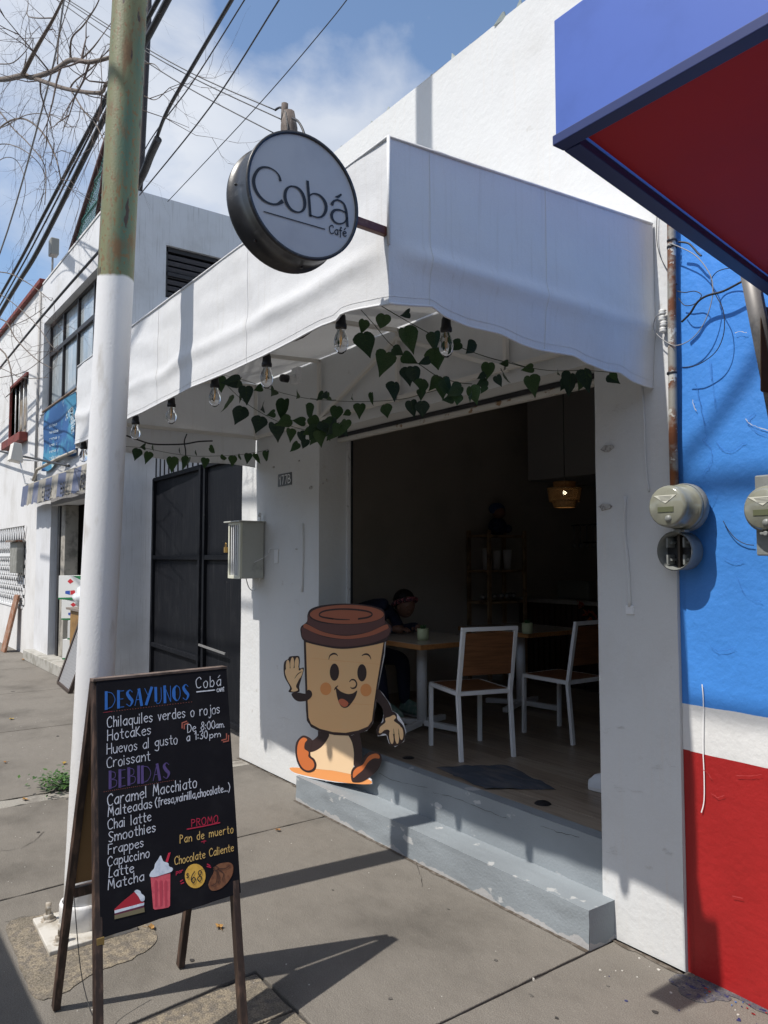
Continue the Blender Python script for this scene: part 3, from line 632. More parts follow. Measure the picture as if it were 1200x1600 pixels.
wire('loose_wire', [Y(a, b, yw) for a, b in ((1160, 422), (1140, 419), (1120, 425), (1111, 440), (1118, 460), (1130, 485), (1131, 520), (1118, 550), (1090, 570), (1067, 574))], .002, WIREM, 'thin black wire drooping below the slanted post on the blue wall')
wire('loose_wire', [Y(a, b, yw) for a, b in ((1159, 440), (1130, 455), (1105, 462), (1090, 472), (1078, 490), (1065, 503))], .005, WIREM, 'thick black cable running from the post down to the conduit')
wire('loose_wire', [Y(a, b, yw) for a, b in ((1060, 378), (1075, 380), (1084, 388), (1090, 395), (1096, 400))], .004, WIREM, 'twisted wire stub with a hook end near the top of the conduit')
wire('loose_wire', [Y(a, b, yw) for a, b in ((1058, 455), (1070, 457), (1086, 455), (1096, 462), (1085, 475), (1070, 477), (1060, 466))], .002, WIREM, 'small loop of thin wire left of the thick cable')
wire('loose_wire', [Y(a, b, 2.90) for a, b in ((1027, 325), (1026, 370), (1030, 395), (1037, 412), (1048, 430), (1058, 445))], .0018, WIREM, 'thin wire hanging down the white wall past the awning end')
wire('loose_wire', [Y(a, b, YN-.012) for a, b in ((1130, 814), (1138, 828), (1150, 842), (1165, 850), (1178, 852))], .0016, WIREM, 'short curved wire poking from the right meter box')

# ================================================================ STREET POLE
pole = thing('street_pole', 'round street pole, white below and peeling green above, bolted to a base plate', 'pole', (-3.745, 1.02, 0))
PT = V((-3.70, 1.265, 9.0)); PB = V((-3.745, 1.02, .02))
m = bpy.data.materials.new('pole_paint'); m.use_nodes = True; nt = m.node_tree; N = nt.nodes; b = N['Principled BSDF']; b.inputs['Roughness'].default_value = .55
gg = N.new('ShaderNodeNewGeometry'); ss = N.new('ShaderNodeSeparateXYZ'); lk(nt, gg.outputs['Position'], ss.inputs[0])
def nse(scale, det, st=(1, 1, 1)):
    mpn = N.new('ShaderNodeMapping'); mpn.inputs['Scale'].default_value = st; lk(nt, gg.outputs['Position'], mpn.inputs[0])
    t = N.new('ShaderNodeTexNoise'); t.inputs['Scale'].default_value = scale; t.inputs['Detail'].default_value = det; lk(nt, mpn.outputs[0], t.inputs[0]); return t.outputs[0]
def rng(src, a, z, lo=0, hi=1):
    r = N.new('ShaderNodeMapRange'); r.inputs[1].default_value = a; r.inputs[2].default_value = z; r.inputs[3].default_value = lo; r.inputs[4].default_value = hi; lk(nt, src, r.inputs[0]); return r.outputs[0]
def mixc(f, a, c):
    x = N.new('ShaderNodeMix'); x.data_type = 'RGBA'; lk(nt, f, x.inputs[0])
    if isinstance(a, tuple): x.inputs[6].default_value = (*a, 1)
    else: lk(nt, a, x.inputs[6])
    x.inputs[7].default_value = (*c, 1); return x.outputs[2]
gr = mixc(rng(nse(1.5, 8, (4, 4, .8)), .42, .6), (.075, .135, .085), (.16, .165, .075))
gr = mixc(rng(nse(6, 10, (2, 2, .6)), .53, .63), gr, (.15, .085, .03))
gr = mixc(rng(nse(45, 8, (1.5, 1.5, .8)), .56, .64), gr, (.17, .10, .035))
gr = mixc(rng(nse(14, 10, (1.6, 1.6, .5)), .64, .67), gr, (.05, .03, .02))
wh = mixc(rng(nse(7, 9, (2, 2, .6)), .6, .75), (.68, .68, .68), (.5, .48, .45)); wh = mixc(rng(nse(40, 4), .76, .77), wh, (.06, .06, .06))
zb2 = Y(188, 430, 1.10).z; a = N.new('ShaderNodeMath'); a.operation = 'MULTIPLY_ADD'; lk(nt, nse(9, 3), a.inputs[0]); a.inputs[1].default_value = .05; lk(nt, ss.outputs[2], a.inputs[2])
x = N.new('ShaderNodeMix'); x.data_type = 'RGBA'; lk(nt, rng(a.outputs[0], zb2+.02, zb2+.032), x.inputs[0]); lk(nt, wh, x.inputs[6]); lk(nt, gr, x.inputs[7]); lk(nt, x.outputs[2], b.inputs['Base Color'])
u = N.new('ShaderNodeBump'); u.inputs['Distance'].default_value = .0012; lk(nt, nse(90, 6), u.inputs['Height']); lk(nt, u.outputs[0], b.inputs['Normal'])
POLEM = m
put('shaft', MB().tube([PB.lerp(PT, t/40) for t in range(41)], [.088-.010*t/40 for t in range(41)], 48), POLEM, pole)
put('collar', MB().lathe([(.089, 0), (.100, 0), (.102, .10), (.097, .112), (.089, .112)], (PB.x, PB.y, .02), 'z', 40), POLEM, pole)
pq = [Z(52, 1445), Z(79, 1498), Z(214, 1456), Z(178, 1418)]
pq = [V((-3.93, .845, 0)), V((-3.56, .835, 0)), V((-3.565, 1.215, 0)), V((-3.935, 1.225, 0))]
put('base_plate', MB().prism([p+V((0, 0, .022)) for p in pq], (0, 0, -.02)), mat('weathered_white_steel', (.50, .48, .44), .7, col2=(.34, .31, .26), scale=9, bump=.002), pole, bevel=.004)
for (bx, by) in ((-3.87, .90), (-3.62, .895), (-3.62, 1.16), (-3.87, 1.165)):
    put('bolt', MB().lathe([(0, .10), (.013, .10), (.013, .06), (.012, .06), (.012, .045)], (bx, by, 0), 'z', 12).lathe([(.011, .05), (.022, .05), (.024, .045), (.024, .03), (.022, .026)], (bx, by, 0), 'z', 6, smooth=False).lathe([(.02, .03), (.034, .028), (.034, .022)], (bx, by, 0), 'z', 18), mat('bolt_steel', (.30, .26, .21), .7, col2=(.5, .48, .44), scale=40), pole)

# ================================================================ GATE WALL AND GATE
BX = -9.62          # corner of the store building
cw = thing('courtyard_wall', 'white wall over the black gate with glass shards on top, left of the cafe', 'wall', (-7.8, W, 0))
gm = MB(); GZ = 3.15; 
gm.grid(lambda u, v: V((BX+.003+(XL-BX-.006)*u, W+.03+.006*nz(u*9, v*3), GZ+(4.46-GZ)*v)), 40, 16)
gm.add([(BX, W+.03, 4.46), (XL, W+.03, 4.46), (XL, W+.25, 4.46), (BX, W+.25, 4.46)], [(0, 1, 2, 3)])
gm.add([(BX, W+.03, GZ), (XL, W+.03, GZ), (XL, W+.25, GZ), (BX, W+.25, GZ)], [(0, 1, 2, 3)])
put('wall', gm, WHITE2, cw, recalc=False)
shard_row(cw, BX+.1, XL-.1, 4.46, 30, W+.09)
put('rear_wall', MB().box(BX+.002, XL-.003, 6.5, 6.7, 0, 4.0), WHITE2, cw)
gt = thing('black_gate', 'tall black sheet metal double gate with a row of bars on top', 'gate', (-8, W+.35, 0))
def gy(x): return W+.30+(-6.3-x)*.05
def leaf(x0, x1, z0, z1, n, th=.02):
    return put(n, MB().grid(lambda u, v: V((x0+(x1-x0)*u, gy(x0+(x1-x0)*u)+.006*nz(u*4, v*5, x0), z0+(z1-z0)*v)), 10, 16), GATEM, gt, recalc=False)
GT = 2.66
leaf(BX+.08, -7.80, .05, GT, 'panel'); leaf(-7.72, -6.30, .05, GT+.02, 'panel')
def gbar(x0, x1, z, h=.05, d=.035, n='rail'): put(n, MB().bar((x0, gy(x0)-d/2, z), (x1, gy(x1)-d/2, z), d, h), GATEM, gt, bevel=.003)
for z in (.09, .62, 1.70, GT+.02): gbar(BX+.08, -7.80, z)
for z in (.09, 1.70, GT+.02): gbar(-7.72, -6.3, z)
for x in (BX+.10, -7.83, -7.69, -6.62, -6.32): put('stile', MB().bar((x, gy(x)-.02, .05), (x, gy(x)-.02, GT+.03), .05, .04, up=(0, 1, 0)), GATEM, gt, bevel=.003)
put('latch', MB().bar((-7.74, gy(-7.7)-.05, .78), (-7.0, gy(-7.0)-.05, .76), .015, .02), mat('worn_latch', (.18, .18, .18), .5), gt)
k = BX+.16
while k < -6.35: put('top_bar', MB().tube([(k, gy(k)-.02, GT+.05), (k, gy(k)-.02, GZ-.05)], .009, 6), BLACKP, gt); k += .17
gbar(BX+.08, -6.3, GZ-.04, n='top_rail')
# ================================================================ STORE BUILDING (two storeys)
st = thing('store_building', 'two storey white store building with a long dark framed upper window', 'building', (-11.8, W, 0))
SX0, SX1, SZ = -14.02, BX, 6.42
WX0, WX1, WZ0, WZ1 = -13.86, -10.3, 4.17, 5.70
DX0, DX1, DZ = -13.02, -10.55, 2.52
s_ = MB()
def panel(mb, x0, x1, z0, z1, y=W): mb.grid(lambda u, v: V((x0+(x1-x0)*u, y, z0+(z1-z0)*v)), 2, 2)
panel(s_, SX0, WX0, WZ0, WZ1); panel(s_, WX1, SX1, WZ0, WZ1); panel(s_, SX0, SX1, WZ1, SZ); panel(s_, SX0, SX1, DZ, WZ0); panel(s_, SX0, DX0, 0, DZ); panel(s_, DX1, SX1, 0, DZ)
for a, b in (((WX0, WZ0), (WX0, WZ1)), ((WX1, WZ0), (WX1, WZ1)), ((WX0, WZ0), (WX1, WZ0)), ((WX0, WZ1), (WX1, WZ1))):
    s_.add([(a[0], W, a[1]), (b[0], W, b[1]), (b[0], W+.2, b[1]), (a[0], W+.2, a[1])], [(0, 1, 2, 3)])
for a, b in (((DX0, 0), (DX0, DZ)), ((DX1, 0), (DX1, DZ)), ((DX0, DZ), (DX1, DZ))):
    s_.add([(a[0], W, a[1]), (b[0], W, b[1]), (b[0], W+.3, b[1]), (a[0], W+.3, a[1])], [(0, 1, 2, 3)])
# side wall with its window opening
q0, q1, r0, r1 = 3.49, 4.35, 5.10, 5.80
for (a, b, c, d) in ((W, q0, 0, SZ), (q1, 9.0, 0, SZ), (q0, q1, 0, r0), (q0, q1, r1, SZ)):
    s_.add([(SX1, a, c), (SX1, b, c), (SX1, b, d), (SX1, a, d)], [(0, 1, 2, 3)])
for a, b in (((q0, r0), (q0, r1)), ((q1, r0), (q1, r1)), ((q0, r0), (q1, r0)), ((q0, r1), (q1, r1))):
    s_.add([(SX1, a[0], a[1]), (SX1, b[0], b[1]), (SX1-.12, b[0], b[1]), (SX1-.12, a[0], a[1])], [(0, 1, 2, 3)])
s_.add([(SX0, W, SZ), (SX1, W, SZ), (SX1, 9, SZ), (SX0, 9, SZ)], [(0, 1, 2, 3)])
s_.add([(SX0, W, 0), (SX0, 9, 0), (SX0, 9, SZ), (SX0, W, SZ)], [(0, 1, 2, 3)]); s_.add([(SX0, 9, 0), (SX1, 9, 0), (SX1, 9, SZ), (SX0, 9, SZ)], [(0, 1, 2, 3)])
put('wall', s_, GREYW, st, recalc=False)
put('roof_coping', MB().box(SX0+.01, SX1+.012, W-.012, W+.12, SZ+.002, SZ+.03), WHITE2, st)
FRM = mat('dark_window_frame', (.025, .022, .024), .5)
PANE = mat('reflective_pane', (.30, .35, .38), .12, col2=(.48, .50, .50), scale=1.6, stretch=(2, 1, .8), lo=.4, hi=.65, spec=.9)
wn = put('window', MB().bar((WX0, W+.13, WZ0+.02), (WX1, W+.13, WZ0+.02), .05, .04).bar((WX0, W+.13, WZ1-.02), (WX1, W+.13, WZ1-.02), .05, .04).bar((WX0, W+.13, 5.16), (WX1, W+.13, 5.16), .06, .07), FRM, st)
cols = [WX0+.02+i*(WX1-WX0-.04)/4 for i in range(5)]
for i, c_ in enumerate(cols): put('mullion', MB().bar((c_, W+.125, WZ0+.04), (c_, W+.125, WZ1-.04), .05, .045, up=(0, 1, 0)), FRM, wn)
for i in range(4):
    for z0, z1 in ((WZ0+.04, 5.125), (5.195, WZ1-.04)):
        t_ = random.uniform(-.01, .01); a, b = cols[i]+.025, cols[i+1]-.025
        put('pane', MB().add([(a, W+.145, z0), (b, W+.145+t_, z0), (b, W+.145+t_, z1), (a, W+.145, z1)], [(0, 1, 2, 3)]), PANE, wn, recalc=False)
put('window_sill', MB().box(WX0-.05, WX1+.05, W-.02, W+.06, WZ0-.06, WZ0-.001), WHITE2, st)
sw = put('window', MB().bar((SX1-.07, q0, r0+.02), (SX1-.07, q1, r0+.02), .04, .04).bar((SX1-.07, q0, r1-.03), (SX1-.07, q1, r1-.03), .04, .06).bar((SX1-.07, q0+.02, r0), (SX1-.07, q0+.02, r1), .04, .04).bar((SX1-.07, q0, 5.44), (SX1-.07, q1, 5.44), .04, .05), FRM, st)
k = r0+.05
while k < r1-.05: put('louvre', MB().hexa([(SX1-.10, q0+.03, k), (SX1-.075, q0+.03, k+.05), (SX1-.075, q1, k+.05), (SX1-.10, q1, k), (SX1-.104, q0+.03, k+.004), (SX1-.079, q0+.03, k+.054), (SX1-.079, q1, k+.054), (SX1-.104, q1, k+.004)]), mat('louvre_glass', (.06, .06, .07), .25) if k == r0+.05 else bpy.data.materials['louvre_glass'], sw); k += .085
# shop interior and door
put('shop_interior', MB().add([(DX0-.3, W+.3, 0), (DX0-.3, 6, 0), (DX0-.3, 6, DZ+.2), (DX0-.3, W+.3, DZ+.2), (DX1+.3, W+.3, 0), (DX1+.3, 6, 0), (DX1+.3, 6, DZ+.2), (DX1+.3, W+.3, DZ+.2)], [(0, 1, 2, 3), (4, 5, 6, 7), (1, 5, 6, 2), (3, 2, 6, 7), (0, 1, 5, 4)]), plain('dark_shop', (.06, .055, .05)), st, recalc=False)
put('threshold', MB().box(DX0-1.0, DX1+.9, W-.16, W+.35, .0, .16), mat('threshold_cement', (.36, .35, .32), .9, col2=(.25, .24, .21), scale=7, bump=.004, fine=.1), st, bevel=.008)
put('inner_post', MB().box(DX0+.26, DX0+.50, W+.10, W+.30, .165, DZ-.003), mat('stained_post', (.33, .31, .27), .85, col2=(.17, .16, .14), scale=5), st, bevel=.006)
put('shutter_guide', MB().box(DX0+.12, DX0+.24, W+.08, W+.2, .165, DZ-.003), BLACKP, st)
for i in range(6):
    x0 = DX0+.02+i*.42
    put('lintel_panel', MB().box(x0, x0+.41, W-.012, W-.002, DZ+.003, DZ+.17), mat('grey_panel', (.28, .28, .29), .6) if i == 0 else bpy.data.materials['grey_panel'], st, bevel=.002)
# faded striped shop awning with letters
sa = thing('striped_shop_awning', 'faded blue and cream striped fabric valance over the store doorway', 'awning', (-12.3, 2.75, 2.5))
BL_ = mat('faded_blue_stripe', (.10, .12, .19), .9, col2=(.17, .18, .23), scale=5); CRM = mat('dirty_cream_stripe', (.33, .31, .27), .9, col2=(.20, .19, .16), scale=5)
x = -14.10; i = 0
while x < -10.0:
    x2 = x+.41
    def vf(u, v, x=x):
        X_ = x+.41*u; return V((X_, 2.70-.03*v+.006*sin(X_*5+v), 2.90-(.34+.012*sin(X_*17)+.008*sin(X_*41))*v))
    put('stripe', MB().grid(vf, 6, 6), BL_ if i % 2 == 0 else CRM, sa, recalc=False); x = x2; i += 1
put('roller', MB().tube([(-14.1, 2.76, 2.91), (-10, 2.76, 2.91)], .03, 10), CRM, sa)
for X_ in (-14.05, -12.0, -10.05): put('arm', MB().bar((X_, 2.76, 2.91), (X_, W, 2.93), .02, .02), FRM, sa)
lm = MB()
PA = lambda a, b: Y(a, b, 2.655)
text(lm, 'ETER', PA, (66, 777), (78.5, 773), 15, .03, nY, jit=0); text(lm, 'BEL', PA, (95, 771), (107, 768), 15, .03, nY, jit=0); text(lm, 'VEN', PA, (122, 762), (137, 758), 16, .04, nY, jit=0)
put('letters', lm, plain('faded_letters', (.05, .05, .06)), sa, recalc=False)['kind'] = 'stuff'
# banner
bn = thing('blue_banner', 'hanging blue and turquoise fabric banner with faded white writing under the window', 'banner', (-12.5, W-.03, 3.1))
def bf(u, v):
    X_ = -13.42+1.95*u; return V((X_, W-.05-.02*sin(u*9+v*2)*v-.012*sin(v*7+u*3), 4.10+.0*u-(.98-.10*u+.05*sin(u*8))*v))
BNM = mat('banner_print', (.05, .22, .36), .7, col2=(.02, .09, .25), scale=1.3, lo=.45, hi=.55, col3=(.42, .58, .60), s3=.9, lo3=.56, hi3=.62)
put('cloth', MB().grid(bf, 30, 20), BNM, bn, recalc=False)
put('top_rod', MB().tube([(-13.5, W-.06, 4.11), (-11.3, W-.06, 4.13)], .02, 8), plain('tan_rod', (.20, .14, .10)), bn)
put('bottom_rod', MB().tube([(-13.6, W-.16, 2.98), (-12.9, W-.25, 3.08), (-12.1, W-.1, 3.2), (-11.4, W-.06, 3.22)], .025, 8), plain('pale_rod', (.42, .38, .32)), bn)
bt = MB(); PB_ = lambda a, b: Y(a, b, W-.095)
for i in range(6): text(bt, random.choice(['lunes a', 'cremas y', 'dulces', 'helados', 'nieves']), PB_, (77, 668+i*10), (89+(i % 3)*2, 664+i*10), 4, .010, nY, jit=0)
text(bt, 'armelitas', PB_, (110, 640), (111.5, 678), 6, .02, nY, jit=0, up=V((.25, 0, .02)))
text(bt, 'ATZ', PB_, (103, 656), (113, 646), 9, .03, nY, jit=0)
put('writing', bt, plain('banner_white', (.42, .5, .55)), bn, recalc=False)['kind'] = 'stuff'
# roof fence
rf = thing('roof_fence', 'green chain link fence with slanted dark red pipe posts on the store roof edge', 'fence', (-11.4, W, SZ))
FP = plain('dark_red_pipe', (.07, .03, .028), .6); FM = plain('green_wire', (.03, .14, .12), .5)
a0, a1 = V((-12.45, W+.05, SZ)), V((-10.0, W+.05, 7.75)); b0 = V((-9.75, W+.05, SZ))
put('rail', MB().tube([a0, a1], .05, 8), FP, rf); put('rail', MB().tube([(-14.0, W+.04, SZ+.05), (SX1, W+.04, SZ+.05)], .03, 8), FP, rf)
put('post', MB().tube([(-10.95, W+.05, SZ), (-10.35, W+.05, 7.55)], .04, 8), FP, rf); put('post', MB().tube([(-9.72, W+.05, SZ), (-9.72, W+.05, 7.85)], .04, 8), FP, rf)
for zz in (6.75, 7.1): 
    xs = a0.x+(zz-SZ)/(a1.z-SZ)*(a1.x-a0.x); put('cross_rail', MB().tube([(xs, W+.05, zz), (-9.72, W+.05, zz)], .018, 6), FM, rf)
ml = MB()
for s in (1, -1):
    k = -3.0
    while k < 6:
        # diagonal wire clipped to the triangle under the slanted rail
        P0 = []
        for t in range(41):
            x_ = -12.45+k*.5+t*.07 if s > 0 else -9.7-k*.5-t*.07; z_ = SZ+.03+t*.07
            lim = SZ+(x_-a0.x)/(a1.x-a0.x)*(a1.z-SZ)
            if x_ < -9.72 and x_ > a0.x and z_ < lim: P0.append((x_, W+.05, z_))
        if len(P0) > 1: ml.tube([P0[0], P0[-1]], .006, 3, caps=False)
        k += .17
put('mesh', ml, FM, rf)
# ================================================================ RED TRIMMED HOUSE
rh = thing('red_trimmed_house', 'white house with dark red roof edge and window trim at the far left', 'building', (-17, W, 0))
HX0 = -24.0; ZR = 6.45
RED = mat('dark_red_trim', (.20, .045, .035), .7, col2=(.12, .03, .025), scale=6)
RW = (-16.55, -15.05, 3.98, 5.05); LW = (-17.7, -15.02, .78, 2.28)
h = MB()
for (x0, x1, z0, z1) in ((HX0, RW[0], 2.28, ZR), (RW[1], SX0-.003, 2.28, ZR), (RW[0], RW[1], 2.28, RW[2]), (RW[0], RW[1], RW[3], ZR), (HX0, LW[0], 0, 2.28), (LW[1], SX0-.003, 0, 2.28), (LW[0], LW[1], 0, LW[2])):
    h.grid(lambda u, v: V((x0+(x1-x0)*u, W+.01, z0+(z1-z0)*v)), 2, 2)
for (x0, x1, z0, z1) in (RW, LW):
    for a, b in (((x0, z0), (x0, z1)), ((x1, z0), (x1, z1)), ((x0, z0), (x1, z0)), ((x0, z1), (x1, z1))): h.add([(a[0], W+.01, a[1]), (b[0], W+.01, b[1]), (b[0], W+.2, b[1]), (a[0], W+.2, a[1])], [(0, 1, 2, 3)])
h.box(HX0, SX0-.003, W+.25, 9, 0, ZR)
put('wall', h, WHITE2, rh, recalc=False)
put('roof_edge', MB().box(HX0, SX0-.003, W-.06, W+.24, ZR+.002, ZR+.09), RED, rh, bevel=.01)
w2 = put('window', MB().box(RW[0]-.06, RW[0], W-.03, W+.18, RW[2], RW[3]+.05).box(RW[0]-.06, RW[1], W-.03, W+.18, RW[3], RW[3]+.05), RED, rh)
put('window_sill', MB().box(RW[0]-.15, RW[1]+.08, W-.14, W+.005, RW[2]-.16, RW[2]), RED, rh, bevel=.01)
for i in range(4):
    a = RW[0]+i*.375; put('pane', MB().box(a+.02, a+.355, W+.13, W+.135, RW[2], RW[3]), mat('curtained_pane', (.30, .25, .19), .3, col2=(.45, .43, .40), scale=4) if i == 0 else bpy.data.materials['curtained_pane'], w2)
    put('window_bar', MB().tube([(a+.1, W+.06, RW[2]), (a+.1, W+.06, RW[3])], .012, 6), WHITEM, w2)
lg = put('lattice_window', MB().box(LW[0], LW[1], W-.005, W+.04, 1.72, 1.78).box(LW[0], LW[1], W-.005, W+.04, LW[2], LW[2]+.04, 0).box(LW[0], LW[1], W+.17, W+.18, LW[2], LW[3]), [WHITEM], rh)
put('dark_backing', MB().box(LW[0]+.01, LW[1]-.01, W+.15, W+.16, LW[2]+.01, LW[3]-.01), plain('lattice_dark', (.05, .05, .05)), lg)
la = MB()
x = LW[0]
while x < LW[1]:
    z = LW[2]+.04
    while z < 1.72:
        for k in range(6):
            t, t2 = k*pi/6*2, (k+1)*pi/6*2
            la.bar((x+.11+.11*cos(t), W+.02, z+.09+.09*sin(t)), (x+.11+.11*cos(t2), W+.02, z+.09+.09*sin(t2)), .03, .02, up=(0, 1, 0))
        z += .18
    la.bar((x, W+.02, 1.78), (x+.22, W+.02, 2.26), .03, .02, up=(0, 1, 0)); la.bar((x+.22, W+.02, 1.78), (x, W+.02, 2.26), .03, .02, up=(0, 1, 0))
    x += .22
put('grille', la, WHITEM, lg)
put('corner_pipe', MB().tube([(SX0-.04, W-.03, 2.9), (SX0-.04, W-.03, 6.3)], .025, 8), mat('drain_pipe', (.35, .34, .33), .6), rh)
bxm = thing('wall_meter_cabinet', 'small grey metal cabinet on the wall beside the lattice window', 'cabinet', (-15.2, W-.1, 1.45))
put('cabinet', MB().box(-15.55, -14.95, W-.13, W-.004, 1.42, 1.98), mat('grey_cabinet', (.20, .20, .18), .6, col2=(.3, .3, .28), scale=9), bxm, bevel=.01); put('hood', MB().box(-15.62, -14.88, W-.2, W-.003, 1.985, 2.01), RUST, bxm)
pk = tag(put('leaning_plank', MB().hexa([(-15.5, W-.25, 0), (-15.15, W-.25, 0), (-15.15, W-.21, 0), (-15.5, W-.21, 0), (-15.42, W-.06, 1.02), (-15.08, W-.06, 1.02), (-15.08, W-.02, 1.02), (-15.42, W-.02, 1.02)]), mat('rusty_plank', (.24, .11, .06), .8, col2=(.30, .20, .15), scale=9), bevel=.004), 'rust brown board leaning on the wall below the cabinet', 'board')
fl = thing('flood_lamp', 'white rectangular flood lamp on a thin wall arm, far left', 'lamp', (-14.2, W-.3, 3.3))
put('head', MB().hexa([(-14.25, W-.45, 3.34), (-13.95, W-.45, 3.34), (-13.95, W-.25, 3.30), (-14.25, W-.25, 3.30), (-14.15, W-.42, 3.62), (-13.85, W-.42, 3.62), (-13.85, W-.30, 3.60), (-14.15, W-.30, 3.60)]), mat('lamp_white', (.72, .70, .65), .5), fl, bevel=.01)
put('arm', MB().tube([(-14.0, W-.35, 3.35), (-13.85, W-.02, 3.33)], .012, 6).tube([(-13.95, W-.3, 3.3), (-14.0, W-.2, 2.95), (-13.8, W-.03, 2.9)], .012, 6), WHITEM, fl)
# goods in front of the store
BXM = mat('carton_white', (.62, .63, .62), .6); CG = plain('carton_green', (.02, .16, .06)); CR_ = plain('carton_red', (.45, .03, .04)); CBL = plain('carton_blue', (.03, .08, .35))
def carton(cx_, y, z, wd, d, h_, rz, lab):
    t = thing('white_carton', lab, 'carton', (cx_, y, z), rz, 'white printed cartons stacked in the store doorway')
    put('box', MB().box(-wd/2, wd/2, 0, d, 0, h_), BXM, t, local=True, bevel=.003)
    for (sx, yy_) in ((0, -.002),):
        put('print', MB().add([(-wd/2, yy_, 0), (wd/2, yy_, 0), (wd/2, yy_, h_*.12), (-wd/2, yy_, h_*.07)], [(0, 1, 2, 3)], 0).add([(wd*.1, yy_, h_), (wd/2, yy_, h_), (wd/2, yy_, h_*.8)], [(0, 1, 2)], 0)
            .add([(-wd*.12, yy_, h_*.76), (0, yy_, h_*.66), (wd*.14, yy_, h_*.76), (0, yy_, h_*.88)], [(0, 1, 2, 3)], 1).add([(-wd*.2, yy_, h_*.25), (0, yy_, h_*.2), (0, yy_, h_*.38), (-wd*.2, yy_, h_*.36)], [(0, 1, 2, 3)], 2).add([(0.01, yy_, h_*.2), (wd*.24, yy_, h_*.26), (wd*.2, yy_, h_*.4), (.01, yy_, h_*.38)], [(0, 1, 2, 3)], 1), [CG, CR_, CBL], t, local=True, recalc=False)
carton(-12.10, 3.07, .17, .36, .3, .30, .75, 'lowest white carton of the doorway stack')
carton(-12.02, 3.09, .475, .28, .3, .28, .85, 'narrow white carton second from the bottom of the stack')
carton(-12.12, 3.06, .76, .42, .3, .30, .65, 'white carton second from the top of the stack')
carton(-12.16, 3.02, 1.065, .46, .30, .36, .55, 'topmost and largest white carton of the doorway stack')
cb = thing('wooden_crate_box', 'orange brown wooden cabinet carrying a plastic bag by the cartons', 'cabinet', (-11.5, 3.0, .17))
put('body', MB().box(-11.95, -11.1, 2.98, 3.45, .30, .93).box(-11.9, -11.86, 2.99, 3.4, .165, .3), mat('ochre_wood', (.26, .15, .05), .6, col2=(.18, .10, .035), scale=6), cb); put('board', MB().box(-12.05, -11.05, 2.94, 3.5, .93, .96), mat('greyed_wood', (.2, .17, .15), .8), cb)
bag = MB(); bag.grid(lambda u, v: (lambda p, t: V((-11.6+.42*sin(p)*cos(t)*(1+.25*nz(u*9, v*7)), 3.15+.2*sin(p)*sin(t)*(1+.25*nz(u*9, v*7, 4)), 1.12+.17*cos(p)*(1+.3*nz(u*8, v*8, 9)))))(pi*v, 2*pi*u), 28, 16)
tag(put('plastic_bag', bag, mat('milky_plastic', (.62, .66, .70), .2, spec=.8, bump=.02, bscale=9)), 'crumpled translucent plastic bag lying on the wooden cabinet', 'bag')
lf = thing('leaning_grille', 'dark framed metal grille leaning against the store wall', 'grille', (-10.9, 2.6, 0))
A_ = V((-11.02, 2.62, .01)); B_ = V((-10.15, 2.55, .01)); C_ = V((-10.15, 2.86, .86)); D_ = V((-11.02, 2.90, .86))
put('frame', MB().bar(A_, D_, .05, .05).bar(A_, B_, .05, .05).bar(B_, C_, .05, .05).bar(C_, D_, .05, .05), mat('dark_wood_frame', (.05, .035, .028), .6), lf)
for i in range(12): put('slat', MB().bar(A_.lerp(B_, (i+.6)/12.6), D_.lerp(C_, (i+.6)/12.6), .03, .012), mat('grille_metal', (.35, .35, .36), .4) if i == 0 else bpy.data.materials['grille_metal'], lf)

# ================================================================ METER CAGE on the pilaster
cgx0, cgx1, cy0, cz0, cz1 = -5.86, -5.635, 2.70, 1.53, 1.985
cg = thing('meter_cage', 'grey metal meter box with barred front and a small padlock, left pilaster', 'meter box', ((cgx0+cgx1)/2, W, cz0))
CGM = mat('chipped_grey_box_paint', (.42, .43, .40), .55, col2=(.26, .26, .24), scale=9, lo=.5, hi=.8, bump=.002)
put('body', MB().box(cgx1-.012, cgx1, cy0+.012, W-.012, cz0, cz1).box(cgx0, cgx0+.012, cy0+.012, W-.012, cz0, cz1).box(cgx0+.012, cgx1-.012, cy0+.012, W-.012, cz0, cz0+.01).box(cgx0+.012, cgx1-.012, W-.03, W-.012, cz0+.01, cz1), CGM, cg, bevel=.003)
put('lid', MB().box(cgx0-.05, cgx1+.02, cy0-.03, W-.004, cz1+.001, cz1+.012), CGM, cg, bevel=.002)
dfm = put('door', MB().box(cgx0, cgx0+.025, cy0-.01, cy0+.011, cz0, cz1).box(cgx1-.03, cgx1, cy0-.01, cy0+.011, cz0, cz1).box(cgx0+.025, cgx1-.03, cy0-.01, cy0+.011, cz0, cz0+.025).box(cgx0+.025, cgx1-.03, cy0-.01, cy0+.011, cz1-.02, cz1), mat('yellow_white_door', (.60, .60, .50), .5), cg, bevel=.002)
for i in range(4): x_ = cgx0+.05+i*.037; put('bar', MB().box(x_-.006, x_+.006, cy0-.004, cy0+.006, cz0+.022, cz1-.018), WHITEM, dfm)
put('padlock', MB().box(cgx0-.03, cgx0+.002, cy0-.035, cy0-.015, 1.74, 1.785).tube(smooth_path([(cgx0-.024, cy0-.025, 1.785), (cgx0-.024, cy0-.025, 1.81), (cgx0-.014, cy0-.025, 1.82), (cgx0-.005, cy0-.025, 1.81), (cgx0-.005, cy0-.025, 1.785)], 3), .003, 6), plain('brass', (.45, .28, .08), .35, .8), cg, bevel=.003)
put('meter_body', MB().box(cgx0+.06, cgx1-.07, cy0+.06, W-.04, cz0+.1, cz1-.12), plain('dark_meter', (.1, .1, .11)), cg)
